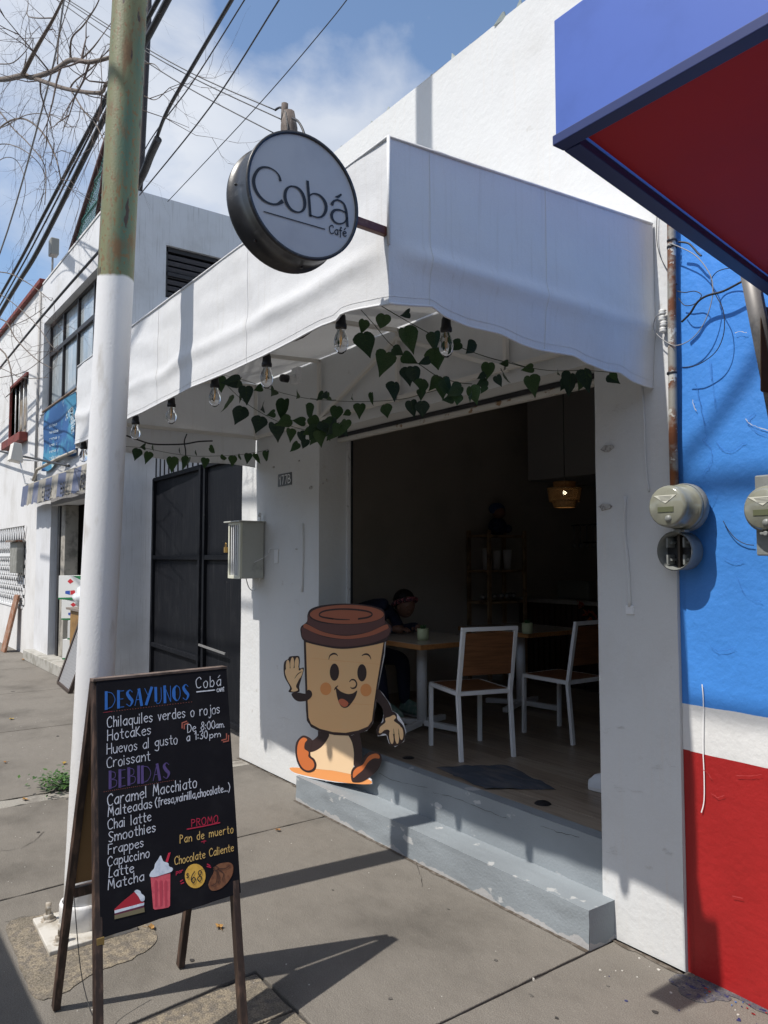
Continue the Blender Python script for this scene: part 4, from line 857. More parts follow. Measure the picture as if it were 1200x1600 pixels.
put('insulator', MB().tube([(cgx1-.03, W-.03, cz1+.01), (cgx1-.03, W-.03, cz1+.08)], .004, 6).lathe([(0, 0), (.014, 0), (.014, .03), (0, .03)], (cgx1-.035, W-.035, cz1+.05), 'z', 10), WHITEM, cg)
wire('loose_wire', [V((cgx1+.002, W-.10, 1.66)), Y(417, 868, W-.02), Y(422, 857, W-.03), Y(431, 858, W-.015)], .003, WHITEM, 'grey lead from the cage to the wall socket on the pilaster')
wire('loose_wire', [V((cgx1-.14, W-.1, cz0)), V((cgx1-.12, W-.08, cz0-.08)), V((cgx1-.08, W-.05, cz0-.10)), V((cgx1-.04, W-.03, cz0-.02)), V((cgx1-.03, W-.03, cz0+.01))], .004, WHITEM, 'short grey cable loop hanging under the meter cage')

# ================================================================ A-FRAME CHALKBOARD
AF = thing('menu_chalkboard', 'black A-frame menu chalkboard listing desayunos and bebidas, standing on the sidewalk', 'sign board', (-2.83, 1.03, 0))
TX, TZ = -2.87, 1.261; FX = -2.525; dirF = V((FX-TX, 0, -TZ)).normalized(); nF = V((TZ, 0, FX-TX)).normalized()
def PF(a, b, off=0.0):
    d = ray(a, b); o = V((TX, 0, TZ))+nF*off; return CP+d*((o-CP).dot(nF)/d.dot(nF))
LEGM = mat('dark_stained_frame', (.030, .019, .015), .55, col2=(.09, .055, .04), scale=10, stretch=(4, 4, 1)); BRD = mat('chalkboard_black', (.006, .006, .009), .75, col2=(.010, .010, .013), scale=6, bump=.0008, bscale=90, spec=.15)
HB = mat('inside_hardboard', (.20, .12, .05), .6, col2=(.15, .085, .035), scale=3)
q = [PF(151, 1065), PF(354, 1045), PF(376.5, 1395), PF(156.5, 1467)]
wv = MB(); nseg = 10
top = [q[0].lerp(q[1], i/nseg) for i in range(nseg+1)]; bot = [q[3].lerp(q[2], i/nseg)+V((.0, 0, .004*nz(i*.9))) for i in range(nseg+1)]
wv.prism(top+bot[::-1], nF*-.012)
put('board', wv, BRD, AF, bevel=.001)
def leg(a, b, nm='leg', m_=None): put(nm, MB().bar(a, b, .026, .034, up=nF), m_ or [LEGM], AF, bevel=.002)
yl, yr = q[0].y+.004, q[1].y-.012
off = nF*-.030
F1t, F2t = V((TX, yl, TZ))+off, V((TX, yr, TZ))+off
F1b, F2b = V((FX, .752, 0)), V((FX, 1.247, 0))
leg(F1t, F1b+V((-.012, 0, .012))); leg(F2t, F2b+V((-.012, 0, .012)))
B1b, B2b = V((-3.14, .765, .008)), V((-3.15, 1.255, .008)); bt_ = V((TX-.055, 0, TZ-.01))
nB = V((-1.2, 0, .3)).normalized()
B1t, B2t = bt_+V((0, yl+.005, 0)), bt_+V((0, yr-.005, 0))
for a, b in ((B1t, B1b), (B2t, B2b)): put('leg', MB().bar(a, b, .026, .034, up=nB), LEGM, AF, bevel=.002)
f = lambda A, B, t: A.lerp(B, t)
put('back_board', MB().hexa([f(B1t, B1b, .62), f(B2t, B2b, .62), f(B2t, B2b, .62)+nB*.008, f(B1t, B1b, .62)+nB*.008, f(B1t, B1b, .01), f(B2t, B2b, .01), f(B2t, B2b, .01)+nB*.008, f(B1t, B1b, .01)+nB*.008]), HB, AF)
put('cross_rail', MB().bar(f(B1t, B1b, .645), f(B2t, B2b, .645), .03, .035), LEGM, AF, bevel=.002)
put('cross_rail', MB().bar(F1t+V((-.004, .01, -.012)), F2t+V((-.004, -.01, -.012)), .03, .03), LEGM, AF, bevel=.002)
put('top_cap', MB().hexa([q[0]+V((-.045, -.012, -.004)), q[0]+V((.001, -.012, .001)), q[1]+V((.001, .002, .001)), q[1]+V((-.045, .002, -.004)), q[0]+V((-.045, -.012, .008)), q[0]+V((.001, -.012, .010)), q[1]+V((.001, .002, .010)), q[1]+V((-.045, .002, .008))]), mat('chipped_brown_frame', (.16, .12, .10), .6, col2=(.07, .05, .04), scale=20), AF, bevel=.001)
put('hinge', MB().box(q[3].x-.01, q[3].x+.006, q[3].y-.012, q[3].y+.012, q[3].z-.02, q[3].z+.004), plain('brass_hinge', (.35, .25, .10), .4, .6), AF)
put('cord', MB().tube(smooth_path([(-3.02, .79, .45), (-2.95, .80, .22), (-2.86, .81, .12), (-2.76, .80, .16), (-2.66, .78, .40)], 5), .0018, 5), WIREM, AF)
A4 = lambda a, b: (130+a/4.8, 1030+b/4.8)
A5 = lambda a, b: (130+a/4.444, 1240+b/4.444)
P4 = lambda a, b: PF(a, b, 0)
ck = MB(); WD = .0031
def T4(s, a, b, h_, mi=0, wd=WD, mb=None, f=A4, **k): text(mb or ck, s, P4, f(*a), f(*b), .90*h_/(4.8 if f is A4 else 4.444), min(wd, .0031)*random.uniform(.8, .95), nF, mi, off=.0012, **k)
T4('Cobá', (846, 217), (1030, 200), 88, gap=3.2); T4('CAFÉ', (1002, 246), (1055, 238), 26, wd=.003)
T4('Chilaquiles verdes o rojos', (180, 512), (1022, 402), 88); T4('Hotcaкes'.replace('к', 'K'), (182, 610), (505, 563), 88); T4('Huevos al gusto', (178, 713), (705, 632), 86); T4('Croissant', (178, 814), (500, 757), 86)
T4('De 8:00', (782, 550), (985, 520), 70, wd=.0036); T4('am.', (993, 516), (1060, 508), 50, wd=.0034); T4('a 1:30', (775, 614), (930, 592), 68, wd=.0036); T4('pm', (948, 592), (1028, 582), 50, wd=.0034)
T4('Caramel Macchiato', (182, 1098), (850, 958), 95)
T4('Malteadas', (172, 160), (476, 97), 78, f=A5); T4('(fresa,vainilla,chocolate...)', (500, 88), (1018, -20), 62, f=A5, wd=.0038)
T4('Chai latte', (172, 250), (470, 188), 78, f=A5); T4('Smoothies', (178, 336), (500, 262), 78, f=A5); T4('Frappes', (174, 422), (416, 368), 74, f=A5); T4('Capuccino', (170, 506), (458, 440), 74, f=A5)
T4('Latte', (178, 582), (350, 545), 76, f=A5); T4('Matcha', (172, 668), (420, 602), 76, f=A5)
def L5(mi, pts, wd, f=A5, mb=None): ribbon(mb or ck, [PF(*f(a, b), .0012) for a, b in pts], wd, nF, mi)
L5(0, [(852, 245), (920, 238), (985, 231)], .0045, A4)
T4('PROMO', (752, 230), (935, 200), 56, 3, .0042, f=A5); L5(3, [(722, 247), (835, 226), (948, 202)], .004)
T4('Pan de muerto', (672, 345), (1040, 270), 62, 4, .0042, f=A5, gap=3); T4('+', (820, 355), (850, 349), 44, 3, .0036, f=A5); T4('Chocolate Caliente', (635, 495), (1043, 398), 62, 4, .0042, f=A5)
T4('por', (645, 556), (690, 545), 26, 3, .003, f=A5)
for k in ((862, 490, 880, 500), (860, 505, 885, 512), (675, 610, 690, 600), (680, 625, 697, 618)): L5(3, [(k[0], k[1]), (k[2], k[3])], .004)
for (mi, pts) in ((5, [(742, 515), (742, 478), (775, 466)]), (5, [(758, 522), (758, 490), (785, 480)]), (5, [(1075, 560), (1075, 598), (1040, 608)]), (5, [(1090, 572), (1090, 612), (1052, 620)])): L5(mi, pts, .005, A4)
L5(3, [(150+i*35, 400-i*4.7) for i in range(3)], .0012, A4)
# art deco headings: one heavy stroke and thin companions for each letter
DECO = {'D': (6, [(0, 0, 0, 10, 1.9)], [[(1, 10), (4, 9), (6, 5), (4, 1), (1, 0)]]), 'E': (4.5, [(.8, 0, .8, 10, 1.9)], [[(1, 10), (4.5, 10)], [(1, 5), (4, 5)], [(1, 0), (4.5, 0)]]),
 'S': (4.5, [(1.2, 5, 1.2, 9.6, 1.8), (3.4, .6, 3.4, 5.2, 1.8)], [[(4.4, 9), (2.5, 10), (.4, 9)], [(1, 5.5), (3.6, 4.7)], [(4.2, .8), (2, 0), (0, 1)]]), 'A': (5.5, [(3, 9.8, 4.7, 0, 1.9)], [[(0, 0), (2.7, 10)], [(1.1, 3.6), (4, 3.6)]]),
 'Y': (5.5, [(5, 10, 1, 0, 1.9)], [[(0, 10), (2.5, 5)]]), 'U': (5, [(.9, 2, .9, 10, 1.9)], [[(.4, 3), (1.5, .3), (3.5, .3), (4.8, 3), (4.8, 10)]]), 'N': (5.5, [(.9, 0, .9, 10, 1.9)], [[(1, 10), (5, 0)], [(5.2, 0), (5.2, 10)]]),
 'O': (5.5, [(1.4, 1.2, 1.4, 8.8, 2.3)], [[(1.5, 9.3), (3, 10), (5.2, 8), (5.4, 4), (4.4, .8), (2.6, 0), (1.3, .8)]]), 'B': (5, [(.8, 0, .8, 10, 1.9)], [[(1, 10), (4, 9), (4, 6), (1, 5.2)], [(1, 5.2), (5, 4), (4.6, .8), (1, 0)]]), 'I': (2, [(1, 0, 1, 10, 1.9)], [])}
CURV = {'S': [([(4.3, 8.6), (2.6, 10), (.9, 8.2), (2.3, 5.4), (4.2, 2.9), (2.6, 0), (.3, 1.4)], [.5, .5, 1.9, 2.3, 1.9, .5, .5])], 'O': [([(2.8, 10), (.9, 8), (.5, 5), (.9, 2), (2.8, 0), (4.8, 2), (5.3, 5), (4.8, 8), (2.8, 10)], [.5, 1.9, 2.6, 1.9, .5, .45, .45, .45, .5])]}
def deco(s, p0, p1, h_, mi):
    O, E = PF(*A4(*p0)), PF(*A4(*p1)); t0 = A4(*p0); uu = PF(t0[0], t0[1]-h_/4.8)-O; tot = sum(DECO[c][0]+1.6 for c in s)-1.6; ex = (E-O)/tot; x = 0
    for c in s:
        wd_, thick, thin = DECO[c]; cv_ = CURV.get(c, [])
        if cv_: thick, thin = [], []
        jy = random.uniform(-.3, .3)
        at_ = lambda a, b: O+ex*(x+a)+uu*((b+jy)/10)+nF*.0012
        for (a, b, c2, d, t) in thick: ribbon(ck, [at_(a, b), at_((a+c2)/2, (b+d)/2), at_(c2, d)], t*ex.length, nF, mi)
        for pts_, ws_ in cv_:
            q3 = smooth_path([(a, b, w_) for (a, b), w_ in zip(pts_, ws_)], 6); ribbon(ck, [at_(a, b) for a, b, w_ in q3], [w_*ex.length for a, b, w_ in q3], nF, mi)
        for st_ in thin: ribbon(ck, [at_(*k) for k in (smooth_path(st_, 5) if len(st_) > 2 else st_)], .0022, nF, mi)
        x += wd_+1.6
deco('DESAYUNOS', (172, 374), (790, 303), 122, 1); deco('BEBIDAS', (192, 966), (645, 888), 122, 2)
# dotted lines under the headings
for (a, b, c, d) in ((150, 400, 830, 318), (155, 995, 690, 905)):
    for i in range(34):
        t = i/34; p = A4(a+(c-a)*t, b+(d-b)*t); p2 = A4(a+(c-a)*(t+.008), b+(d-b)*(t+.008)); ribbon(ck, [PF(*p, .0012), PF(*p2, .0012)], .0012, nF, 5)
put('chalk_writing', ck, [mat('white_chalk', (.56, .59, .66), .8, col2=(.36, .38, .43), scale=60, lo=.45, hi=.7), plain('blue_marker', (.02, .12, .42)), plain('purple_marker', (.075, .05, .17)), plain('crimson_marker', (.42, .015, .05)), plain('amber_marker', (.62, .42, .14)), plain('salmon_marker', (.35, .10, .07))], AF, recalc=False)['kind'] = 'stuff'
def shape(par, name, pts, m_, off=.0012, f=A5, closed=True, k=4, th=.0006):
    q_ = smooth_path(pts, k, True) if closed else pts
    put(name, MB().prism([PF(*f(a, b), off) for a, b in q_], nF*-th), m_, par)
CRE = mat('cream_paint', (.62, .68, .76), .6, col2=(.45, .52, .62), scale=45); PNK = mat('pink_paint', (.62, .10, .13), .6, col2=(.50, .07, .10), scale=50)
shape(AF, 'painted_shake', [(468, 577), (605, 553), (604, 680), (603, 777), (592, 790), (545, 800), (498, 806), (487, 798), (478, 690)], PNK, .0014, closed=False)
for x_ in (505, 540, 573): shape(AF, 'painted_flute', [(x_-11, 625), (x_-8, 608), (x_, 600), (x_+9, 606), (x_+11, 622), (x_+9, 780), (x_-5, 784)], plain('deep_pink_paint', (.45, .05, .08)) if x_ == 505 else bpy.data.materials['deep_pink_paint'], .0018, closed=False)
shape(AF, 'painted_straw', [(572, 474), (592, 412), (608, 408), (588, 477)], plain('red_straw_paint', (.5, .02, .05)), .0013, closed=False)
shape(AF, 'painted_cream', [(463, 576), (468, 548), (492, 520), (500, 488), (520, 458), (538, 430), (548, 452), (560, 472), (590, 482), (598, 505), (622, 518), (612, 542), (560, 560), (500, 578)], CRE, .0022)
shape(AF, 'painted_cake', [(217, 803), (280, 745), (352, 686), (375, 690), (420, 748), (424, 757), (217, 812)], plain('cherry_paint', (.36, .015, .03)), .0014, closed=False)
shape(AF, 'painted_layer', [(217, 812), (424, 757), (422, 775), (219, 832)], CRE, .0017, closed=False); shape(AF, 'painted_layer', [(219, 832), (422, 775), (424, 790), (218, 845)], plain('plum_paint', (.10, .015, .04)), .0017, closed=False)
shape(AF, 'painted_base', [(218, 845), (424, 790), (427, 822), (218, 873)], plain('khaki_paint', (.16, .14, .08)), .0017, closed=False)
shape(AF, 'painted_cream', [(356, 680), (372, 668), (396, 676), (404, 694), (425, 712), (424, 742), (402, 747), (388, 722), (372, 700)], CRE, .0022)
ribbon(ck, [PF(*A5(245, 778), .002), PF(*A5(322, 706), .002)], .002, nF)
shape(AF, 'painted_price_disc', [(778+72*cos(t), 572+85*sin(t)) for t in [2*pi*i/22 for i in range(22)]], mat('mustard_paint', (.66, .40, .07), .6, col2=(.55, .32, .05), scale=40), .0014, closed=False)
c6 = MB(); text(c6, '68', P4, A5(748, 622), A5(820, 606), 76/4.444, .0036, nF, off=.0028, gap=2.4); text(c6, '$', P4, A5(716, 590), A5(730, 587), 36/4.444, .0026, nF, off=.0028); text(c6, '"', P4, A5(822, 560), A5(838, 556), 36/4.444, .002, nF, off=.0028)
put('price', c6, plain('dark_price_ink', (.04, .03, .02)), AF, recalc=False)
shape(AF, 'painted_bread', [(870, 640), (880, 600), (905, 550), (915, 510), (950, 486), (1010, 478), (1040, 500), (1036, 560), (1000, 620), (950, 662), (895, 674)], mat('crust_paint', (.20, .085, .04), .6, col2=(.13, .05, .025), scale=50), .0014)
bw = MB()
for pts in ([(925, 530), (930, 580), (920, 625), (890, 640)], [(930, 530), (945, 580), (940, 622)], [(935, 525), (975, 555), (965, 600)], [(935, 520), (985, 520), (1015, 500)], [(905, 515), (925, 505), (940, 520), (925, 535), (905, 525)]): ribbon(bw, [PF(*A5(a, b), .0026) for a, b in smooth_path(pts, 5)], .0035, nF)
put('painted_bread_lines', bw, plain('dark_crust_line', (.07, .03, .018)), AF, recalc=False)

# ================================================================ CUP CUTOUT
q0_, q1_ = V((-4.88, 2.738, .172)), V((-3.98, 2.893, .172)); ud = (q1_-q0_).normalized(); nC = V((ud.y, -ud.x, 0))
def PC(a, b, off=0): 
    d = ray(a, b); o = q0_+nC*off; return CP+d*((o-CP).dot(nC)/d.dot(nC))
D4 = lambda a, b: (400+a/4, 900+b/4)
CT = thing('coffee_cup_cutout', 'walking paper cup with a smiling face, flat cardboard cutout standing on the step', 'cutout', q0_.lerp(q1_, .3))
BLK = plain('print_dark_brown', (.032, .017, .017), .5); TAN = mat('print_tan', (0.759, 0.460, 0.220), .5, col2=(.74, .47, .235), scale=2); LID = plain('print_maroon', (0.103, 0.044, 0.039), .5); LIDT = plain('print_rust', (0.345, 0.107, 0.055), .5)
SKIN = plain('print_hand_tan', (.80, .53, .28), .5); CHK = plain('print_cheek', (0.696, 0.282, 0.091), .5); SHO = plain('print_shoe_orange', (0.552, 0.150, 0.042), .5); SHD = plain('print_orange_oval', (.80, .33, .11), .5); PEA = plain('print_peach', (0.798, 0.578, 0.357), .5); TNG = plain('print_tongue', (0.524, 0.138, 0.069), .5); FOAM = plain('foam_board_white', (.72, .73, .75), .5)
def cs(name, pts, m_, lay, smooth=True, th=.0005, k=5, zmin=None):
    q_ = smooth_path(pts, k, True) if smooth else pts
    P3 = [PC(*D4(a, b), lay*.0006) for a, b in q_]
    if zmin: P3 = [V((p.x, p.y, max(p.z, zmin))) for p in P3]
    return put(name, MB().prism(P3, nC*-th), m_, CT)
def ell(cx_, cy_, rx, ry, n=26, rot=0): return [(cx_+rx*cos(t)*cos(rot)-ry*sin(t)*sin(rot), cy_+rx*cos(t)*sin(rot)+ry*sin(t)*cos(rot)) for t in [2*pi*i/n for i in range(n)]]
cs('foam_core', [(205, 1208), (235, 1196), (345, 1200), (450, 985), (590, 985), (635, 985), (655, 1180), (720, 1275), (725, 1300), (700, 1302), (500, 1290), (330, 1262), (240, 1238)], FOAM, 0, False, .008, zmin=.171)
cs('ground_oval', [(210, 1204), (235, 1196), (345, 1203), (480, 1215), (600, 1235), (700, 1270), (724, 1288), (710, 1300), (640, 1300), (480, 1282), (330, 1252), (240, 1228)], SHD, 1, zmin=.172)
cs('leg_gap_print', [(450, 985), (590, 985), (612, 1060), (610, 1180), (600, 1240), (480, 1216), (345, 1203), (338, 1150), (340, 1095), (400, 1070)], PEA, 2, False)
# lifted left shoe
cs('leg_print', [(395, 965), (455, 985), (440, 1030), (400, 1075), (345, 1100), (300, 1080), (290, 1030), (345, 1030), (385, 1000)], BLK, 3)
cs('shoe_outline', [(245, 1080), (256, 1030), (290, 998), (325, 1005), (352, 1030), (345, 1065), (340, 1120), (365, 1145), (378, 1180), (365, 1215), (325, 1228), (280, 1205), (253, 1150)], BLK, 4)
cs('shoe_print', [(257, 1085), (268, 1035), (295, 1010), (320, 1022), (305, 1045), (303, 1080), (328, 1100), (328, 1130), (355, 1155), (364, 1185), (350, 1208), (320, 1215), (288, 1195), (264, 1145)], SHO, 5)
# standing right leg and shoe
cs('leg_print', [(575, 980), (640, 980), (660, 1060), (663, 1130), (655, 1180), (612, 1185), (612, 1110), (600, 1040)], BLK, 3)
cs('shoe_outline', [(598, 1280), (594, 1225), (615, 1190), (655, 1165), (685, 1115), (730, 1095), (772, 1105), (785, 1150), (765, 1205), (720, 1250), (665, 1285), (620, 1290)], BLK, 4)
cs('shoe_print', [(608, 1262), (608, 1225), (630, 1198), (668, 1178), (700, 1130), (740, 1110), (768, 1118), (770, 1140), (735, 1140), (700, 1165), (670, 1210), (635, 1240)], SHO, 5)
# cup
cs('foam_core', [(300, 395), (810, 395), (800, 500), (760, 700), (728, 920), (690, 968), (600, 996), (500, 994), (400, 972), (330, 930), (312, 860), (310, 700)], FOAM, 3, False, .006)
cs('cup_outline', [(298, 400), (806, 392), (800, 480), (775, 620), (752, 760), (736, 900), (715, 950), (660, 982), (580, 998), (490, 994), (410, 976), (345, 945), (318, 905), (312, 840), (308, 700), (303, 560)], BLK, 6, False)
cs('cup_print', [(312, 415), (520, 452), (797, 415), (780, 520), (757, 660), (737, 800), (724, 905), (700, 940), (640, 965), (560, 980), (480, 975), (400, 955), (345, 925), (328, 885), (322, 760), (318, 600)], TAN, 7, False)
cs('lid_outline', [(278, 350), (283, 315), (318, 285), (322, 240), (345, 205), (420, 182), (560, 172), (700, 182), (785, 205), (805, 235), (808, 280), (842, 310), (846, 345), (822, 390), (812, 410), (700, 438), (540, 456), (400, 436), (300, 405)], BLK, 8)
cs('lid_print', [(287, 348), (296, 322), (420, 380), (560, 396), (700, 380), (820, 330), (838, 322), (835, 350), (810, 385), (700, 425), (540, 442), (400, 424), (300, 392)], LID, 9)
cs('lid_band', [(296, 318), (315, 300), (420, 350), (560, 374), (700, 352), (806, 305), (826, 312), (815, 335), (700, 378), (560, 394), (420, 374), (320, 335)], LIDT, 9)
cs('lid_side', [(320, 280), (330, 240), (345, 268), (420, 295), (560, 304), (700, 292), (790, 262), (800, 235), (805, 285), (790, 308), (700, 350), (560, 368), (420, 348), (330, 300)], LID, 10)
cs('lid_top', ell(568, 240, 232, 60, 30), LIDT, 11, False)
def ring(name, pts, wd, m_, lay, taper=True):
    wd *= 1.25
    q_ = smooth_path(pts, 7); n = len(q_); mb = MB(); ribbon(mb, [PC(*D4(a, b), lay*.0006) for a, b in q_], [wd*(.35+.65*sin(pi*min(max(i/(n-1), .08), .92))) if taper else wd for i in range(n)], nC); put(name, mb, m_, CT, recalc=False)
ring('lid_ring', [(480, 268), (410, 255), (396, 238), (430, 218), (520, 207), (620, 210), (700, 222), (726, 240), (700, 258), (640, 268)], .009, BLK, 12, False); ring('lid_ring', [(440, 258), (500, 270), (585, 273)], .007, BLK, 12)
# face
for ex_, ey in ((490, 601), (662, 605)): cs('eye', ell(ex_, ey, 29, 54), BLK, 8, False)
ring('eyebrow', [(455, 520), (462, 498), (482, 486), (500, 488), (510, 498)], .0095, BLK, 8); ring('eyebrow', [(663, 497), (680, 489), (698, 490), (712, 503), (718, 518)], .0095, BLK, 8)
ring('nose', [(585, 660), (598, 648), (618, 652), (629, 675), (620, 697), (600, 702), (592, 695)], .010, BLK, 8)
for ex_, ey in ((436, 705), (687, 713)): cs('cheek', ell(ex_, ey, 35, 40), CHK, 8, False)
cs('mouth', [(500, 700), (530, 722), (570, 737), (605, 733), (632, 716), (622, 755), (600, 790), (575, 818), (548, 824), (525, 805), (508, 760)], BLK, 8)
cs('tongue', [(514, 782), (530, 768), (552, 772), (576, 792), (570, 812), (550, 818), (530, 806)], TNG, 9); ring('mouth_corner', [(490, 712), (497, 700), (512, 686)], .0085, BLK, 9)
ring('crease', [(330, 512), (500, 528), (780, 552)], .0012, CHK, 8); ring('crease', [(560, 795), (640, 800), (730, 805)], .0012, CHK, 8)
# raised hand
cs('arm_print', [(222, 735), (262, 728), (310, 735), (325, 712), (346, 722), (348, 752), (318, 778), (270, 785), (238, 768)], BLK, 9)
cs('hand_outline', [(205, 725), (212, 695), (180, 635), (172, 580), (178, 535), (200, 520), (210, 504), (240, 500), (268, 502), (274, 530), (272, 575), (296, 572), (298, 590), (284, 640), (270, 690), (268, 725)], BLK, 8)
cs('palm_print', [(218, 718), (224, 700), (192, 640), (184, 585), (240, 575), (266, 570), (268, 590), (294, 585), (286, 612), (262, 660), (250, 690), (262, 712), (240, 722)], SKIN, 9)
for pts in (ell(199, 565, 12.5, 40), ell(226, 549, 12, 41, rot=.05), ell(254, 548, 13, 40, rot=.08), ell(277, 612, 11, 34, rot=.35)): cs('finger_print', pts, SKIN, 10, False)
ring('palm_line', [(285, 598), (262, 612), (242, 640)], .005, BLK, 11)
# lowered hand
cs('foam_core', [(758, 702), (792, 735), (837, 800), (850, 842), (884, 862), (922, 920), (937, 975), (924, 1036), (870, 1068), (830, 1045), (816, 995), (762, 1002), (752, 960), (790, 905), (800, 850), (770, 780)], FOAM, 1, False, .003)
cs('arm_print', [(758, 705), (790, 738), (815, 770), (835, 805), (850, 860), (805, 878), (790, 830), (768, 795), (752, 780)], BLK, 5)
cs('hand_outline', [(795, 880), (815, 850), (850, 845), (878, 865), (882, 895), (915, 930), (932, 975), (928, 1020), (900, 1052), (862, 1062), (835, 1045), (818, 995), (795, 985), (765, 998), (752, 965), (768, 930), (795, 910)], BLK, 6)
cs('palm_print', [(808, 890), (835, 880), (862, 868), (875, 885), (862, 905), (900, 935), (905, 970), (880, 985), (850, 985), (825, 960), (790, 968), (772, 975), (775, 945), (808, 915)], SKIN, 7)
for pts in (ell(788, 960, 12, 28, rot=.7), ell(846, 1008, 13, 42, rot=-.12), ell(880, 1005, 13, 44, rot=-.08), ell(908, 985, 13, 40, rot=-.05)): cs('finger_print', pts, SKIN, 8, False)
for a, b in ((863, 1000), (894, 1000)): ring('finger_line', [(a-4, b-45), (a, b-10), (a+2, b+35)], .004, BLK, 9)
put('easel_strut', MB().prism([q0_.lerp(q1_, .40)-nC*.01+V((0, 0, .005)), q0_.lerp(q1_, .40)-nC*.01+V((0, 0, .42)), q0_.lerp(q1_, .45)-nC*.07+V((0, 0, .005))], ud*.006), FOAM, CT)

# ================================================================ INTERIOR THINGS
WHF = mat('chair_white_metal', (.78, .79, .80), .4, col2=(.25, .22, .2), scale=40, lo=.68, hi=.72)
def chair(label, loc, rz):
    t = thing('cafe_chair', label, 'chair', loc, rz, 'white framed wooden chairs in the cafe')
    # local: back at +x side, faces -x; seat height .42
    hw, d = .19, .44; s = .026
    for y in (-hw, hw):
        put('leg', MB().bar((-d/2, y, 0), (-d/2+.005, y, .41), s, s, up=(0, 1, 0)), WHF, t, local=True, bevel=.002)
        put('leg', MB().bar((d/2+.03, y, 0), (d/2-.01, y, .41), s, s, up=(0, 1, 0)), WHF, t, local=True, bevel=.002)
        put('back_post', MB().bar((d/2-.01, y, .411), (d/2+.07, y, .84), s, s, up=(0, 1, 0)), WHF, t, local=True, bevel=.002)
        put('plate', MB().bar((d/2+.022, y*.82, .55), (d/2+.058, y*.82, .80), .03, .004, up=(1, 0, 0)), WHF, t, local=True)
    put('top_rail', MB().bar((d/2+.07, -hw-.013, .84), (d/2+.07, hw+.013, .84), s, s), WHF, t, local=True, bevel=.002)
    put('seat_frame', MB().bar((-d/2, -hw, .422), (d/2, -hw, .422), s, s).bar((-d/2, hw, .422), (d/2, hw, .422), s, s).bar((-d/2, -hw, .422), (-d/2, hw, .422), s, s).bar((d/2-.01, -hw, .422), (d/2-.01, hw, .422), s, s), WHF, t, local=True, bevel=.002)
    put('seat', MB().box(-d/2+.014, d/2-.025, -hw+.014, hw-.014, .422, .438), WOODD, t, local=True, bevel=.002)
    put('backrest', MB().hexa([(d/2+.014, -hw+.012, .54), (d/2+.026, -hw+.012, .54), (d/2+.026, hw-.012, .54), (d/2+.014, hw-.012, .54), (d/2+.055, -hw+.012, .815), (d/2+.067, -hw+.012, .815), (d/2+.067, hw-.012, .815), (d/2+.055, hw-.012, .815)]), WOODD, t, local=True, bevel=.002)
    return t
c1 = chair('wooden chair with white frame nearest the doorway, its back to the street', (-3.90, 3.57, FZ), .27-pi*0)
c1.rotation_euler.z = -.27
dup(c1, (-3.83, 4.44, FZ), -.02, 'wooden chair with white frame half hidden by the right pilaster')
if False:
    pass
def table(label, loc):
    t = thing('cafe_table', label, 'table', loc, 0, 'white pedestal tables with oak tops')
    put('tabletop', MB().box(-.42, .42, -.35, .35, .655, .69), WOODT, t, local=True, bevel=.004)
    put('top_laminate', MB().box(-.41, .41, -.34, .34, .6905, .693), mat('pale_laminate', (.35, .31, .26), .25) if 'pale_laminate' not in bpy.data.materials else bpy.data.materials['pale_laminate'], t, local=True)
    put('pedestal', MB().tube([(0, 0, .05), (0, 0, .655)], .04, 20), WHF, t, local=True)
    for a in (.35, .35+pi/2, .35+pi, .35+1.5*pi): put('foot', MB().bar((.03*cos(a), .03*sin(a), .05), (.33*cos(a), .33*sin(a), .035), .045, .04), WHF, t, local=True, bevel=.003)
    return t
t1 = table('oak topped pedestal table where the person leans', (-4.60, 3.72, FZ))
dup(t1, (-4.72, 4.92, FZ), 0, 'farther oak topped pedestal table behind the first chair')
def pot(p, lab):
    t = thing('small_pot', lab, 'pot', p, 0, 'small pale green pots on the tables')
    put('pot', MB().lathe([(0, 0), (.038, 0), (.042, .02), (.043, .085), (.036, .085), (.034, .06), (0, .06)], (0, 0, 0), 'z', 24), mat('pale_green_pot', (.42, .46, .28), .5) if 'pale_green_pot' not in bpy.data.materials else bpy.data.materials['pale_green_pot'], t, local=True)
    pl_ = MB()
    for i in range(16): a = i*2.4; pl_.add([(.006*cos(a), .006*sin(a), .06), (.02*cos(a+.2), .02*sin(a+.2), .09+.01*(i % 3)), (.026*cos(a), .026*sin(a), .11), (.02*cos(a-.2), .02*sin(a-.2), .09)], [(0, 1, 2, 3)])
    put('succulent', pl_, plain('succulent_green', (.04, .10, .03)) if 'succulent_green' not in bpy.data.materials else bpy.data.materials['succulent_green'], t, local=True, recalc=False)
TZP = FZ+.6935
pot(Z(661, 1000, TZP), 'pale green pot on the nearer table in front of the leaning person'); pot(Z(824, 990, TZP), 'pale green pot on the farther table seen above the first chair')
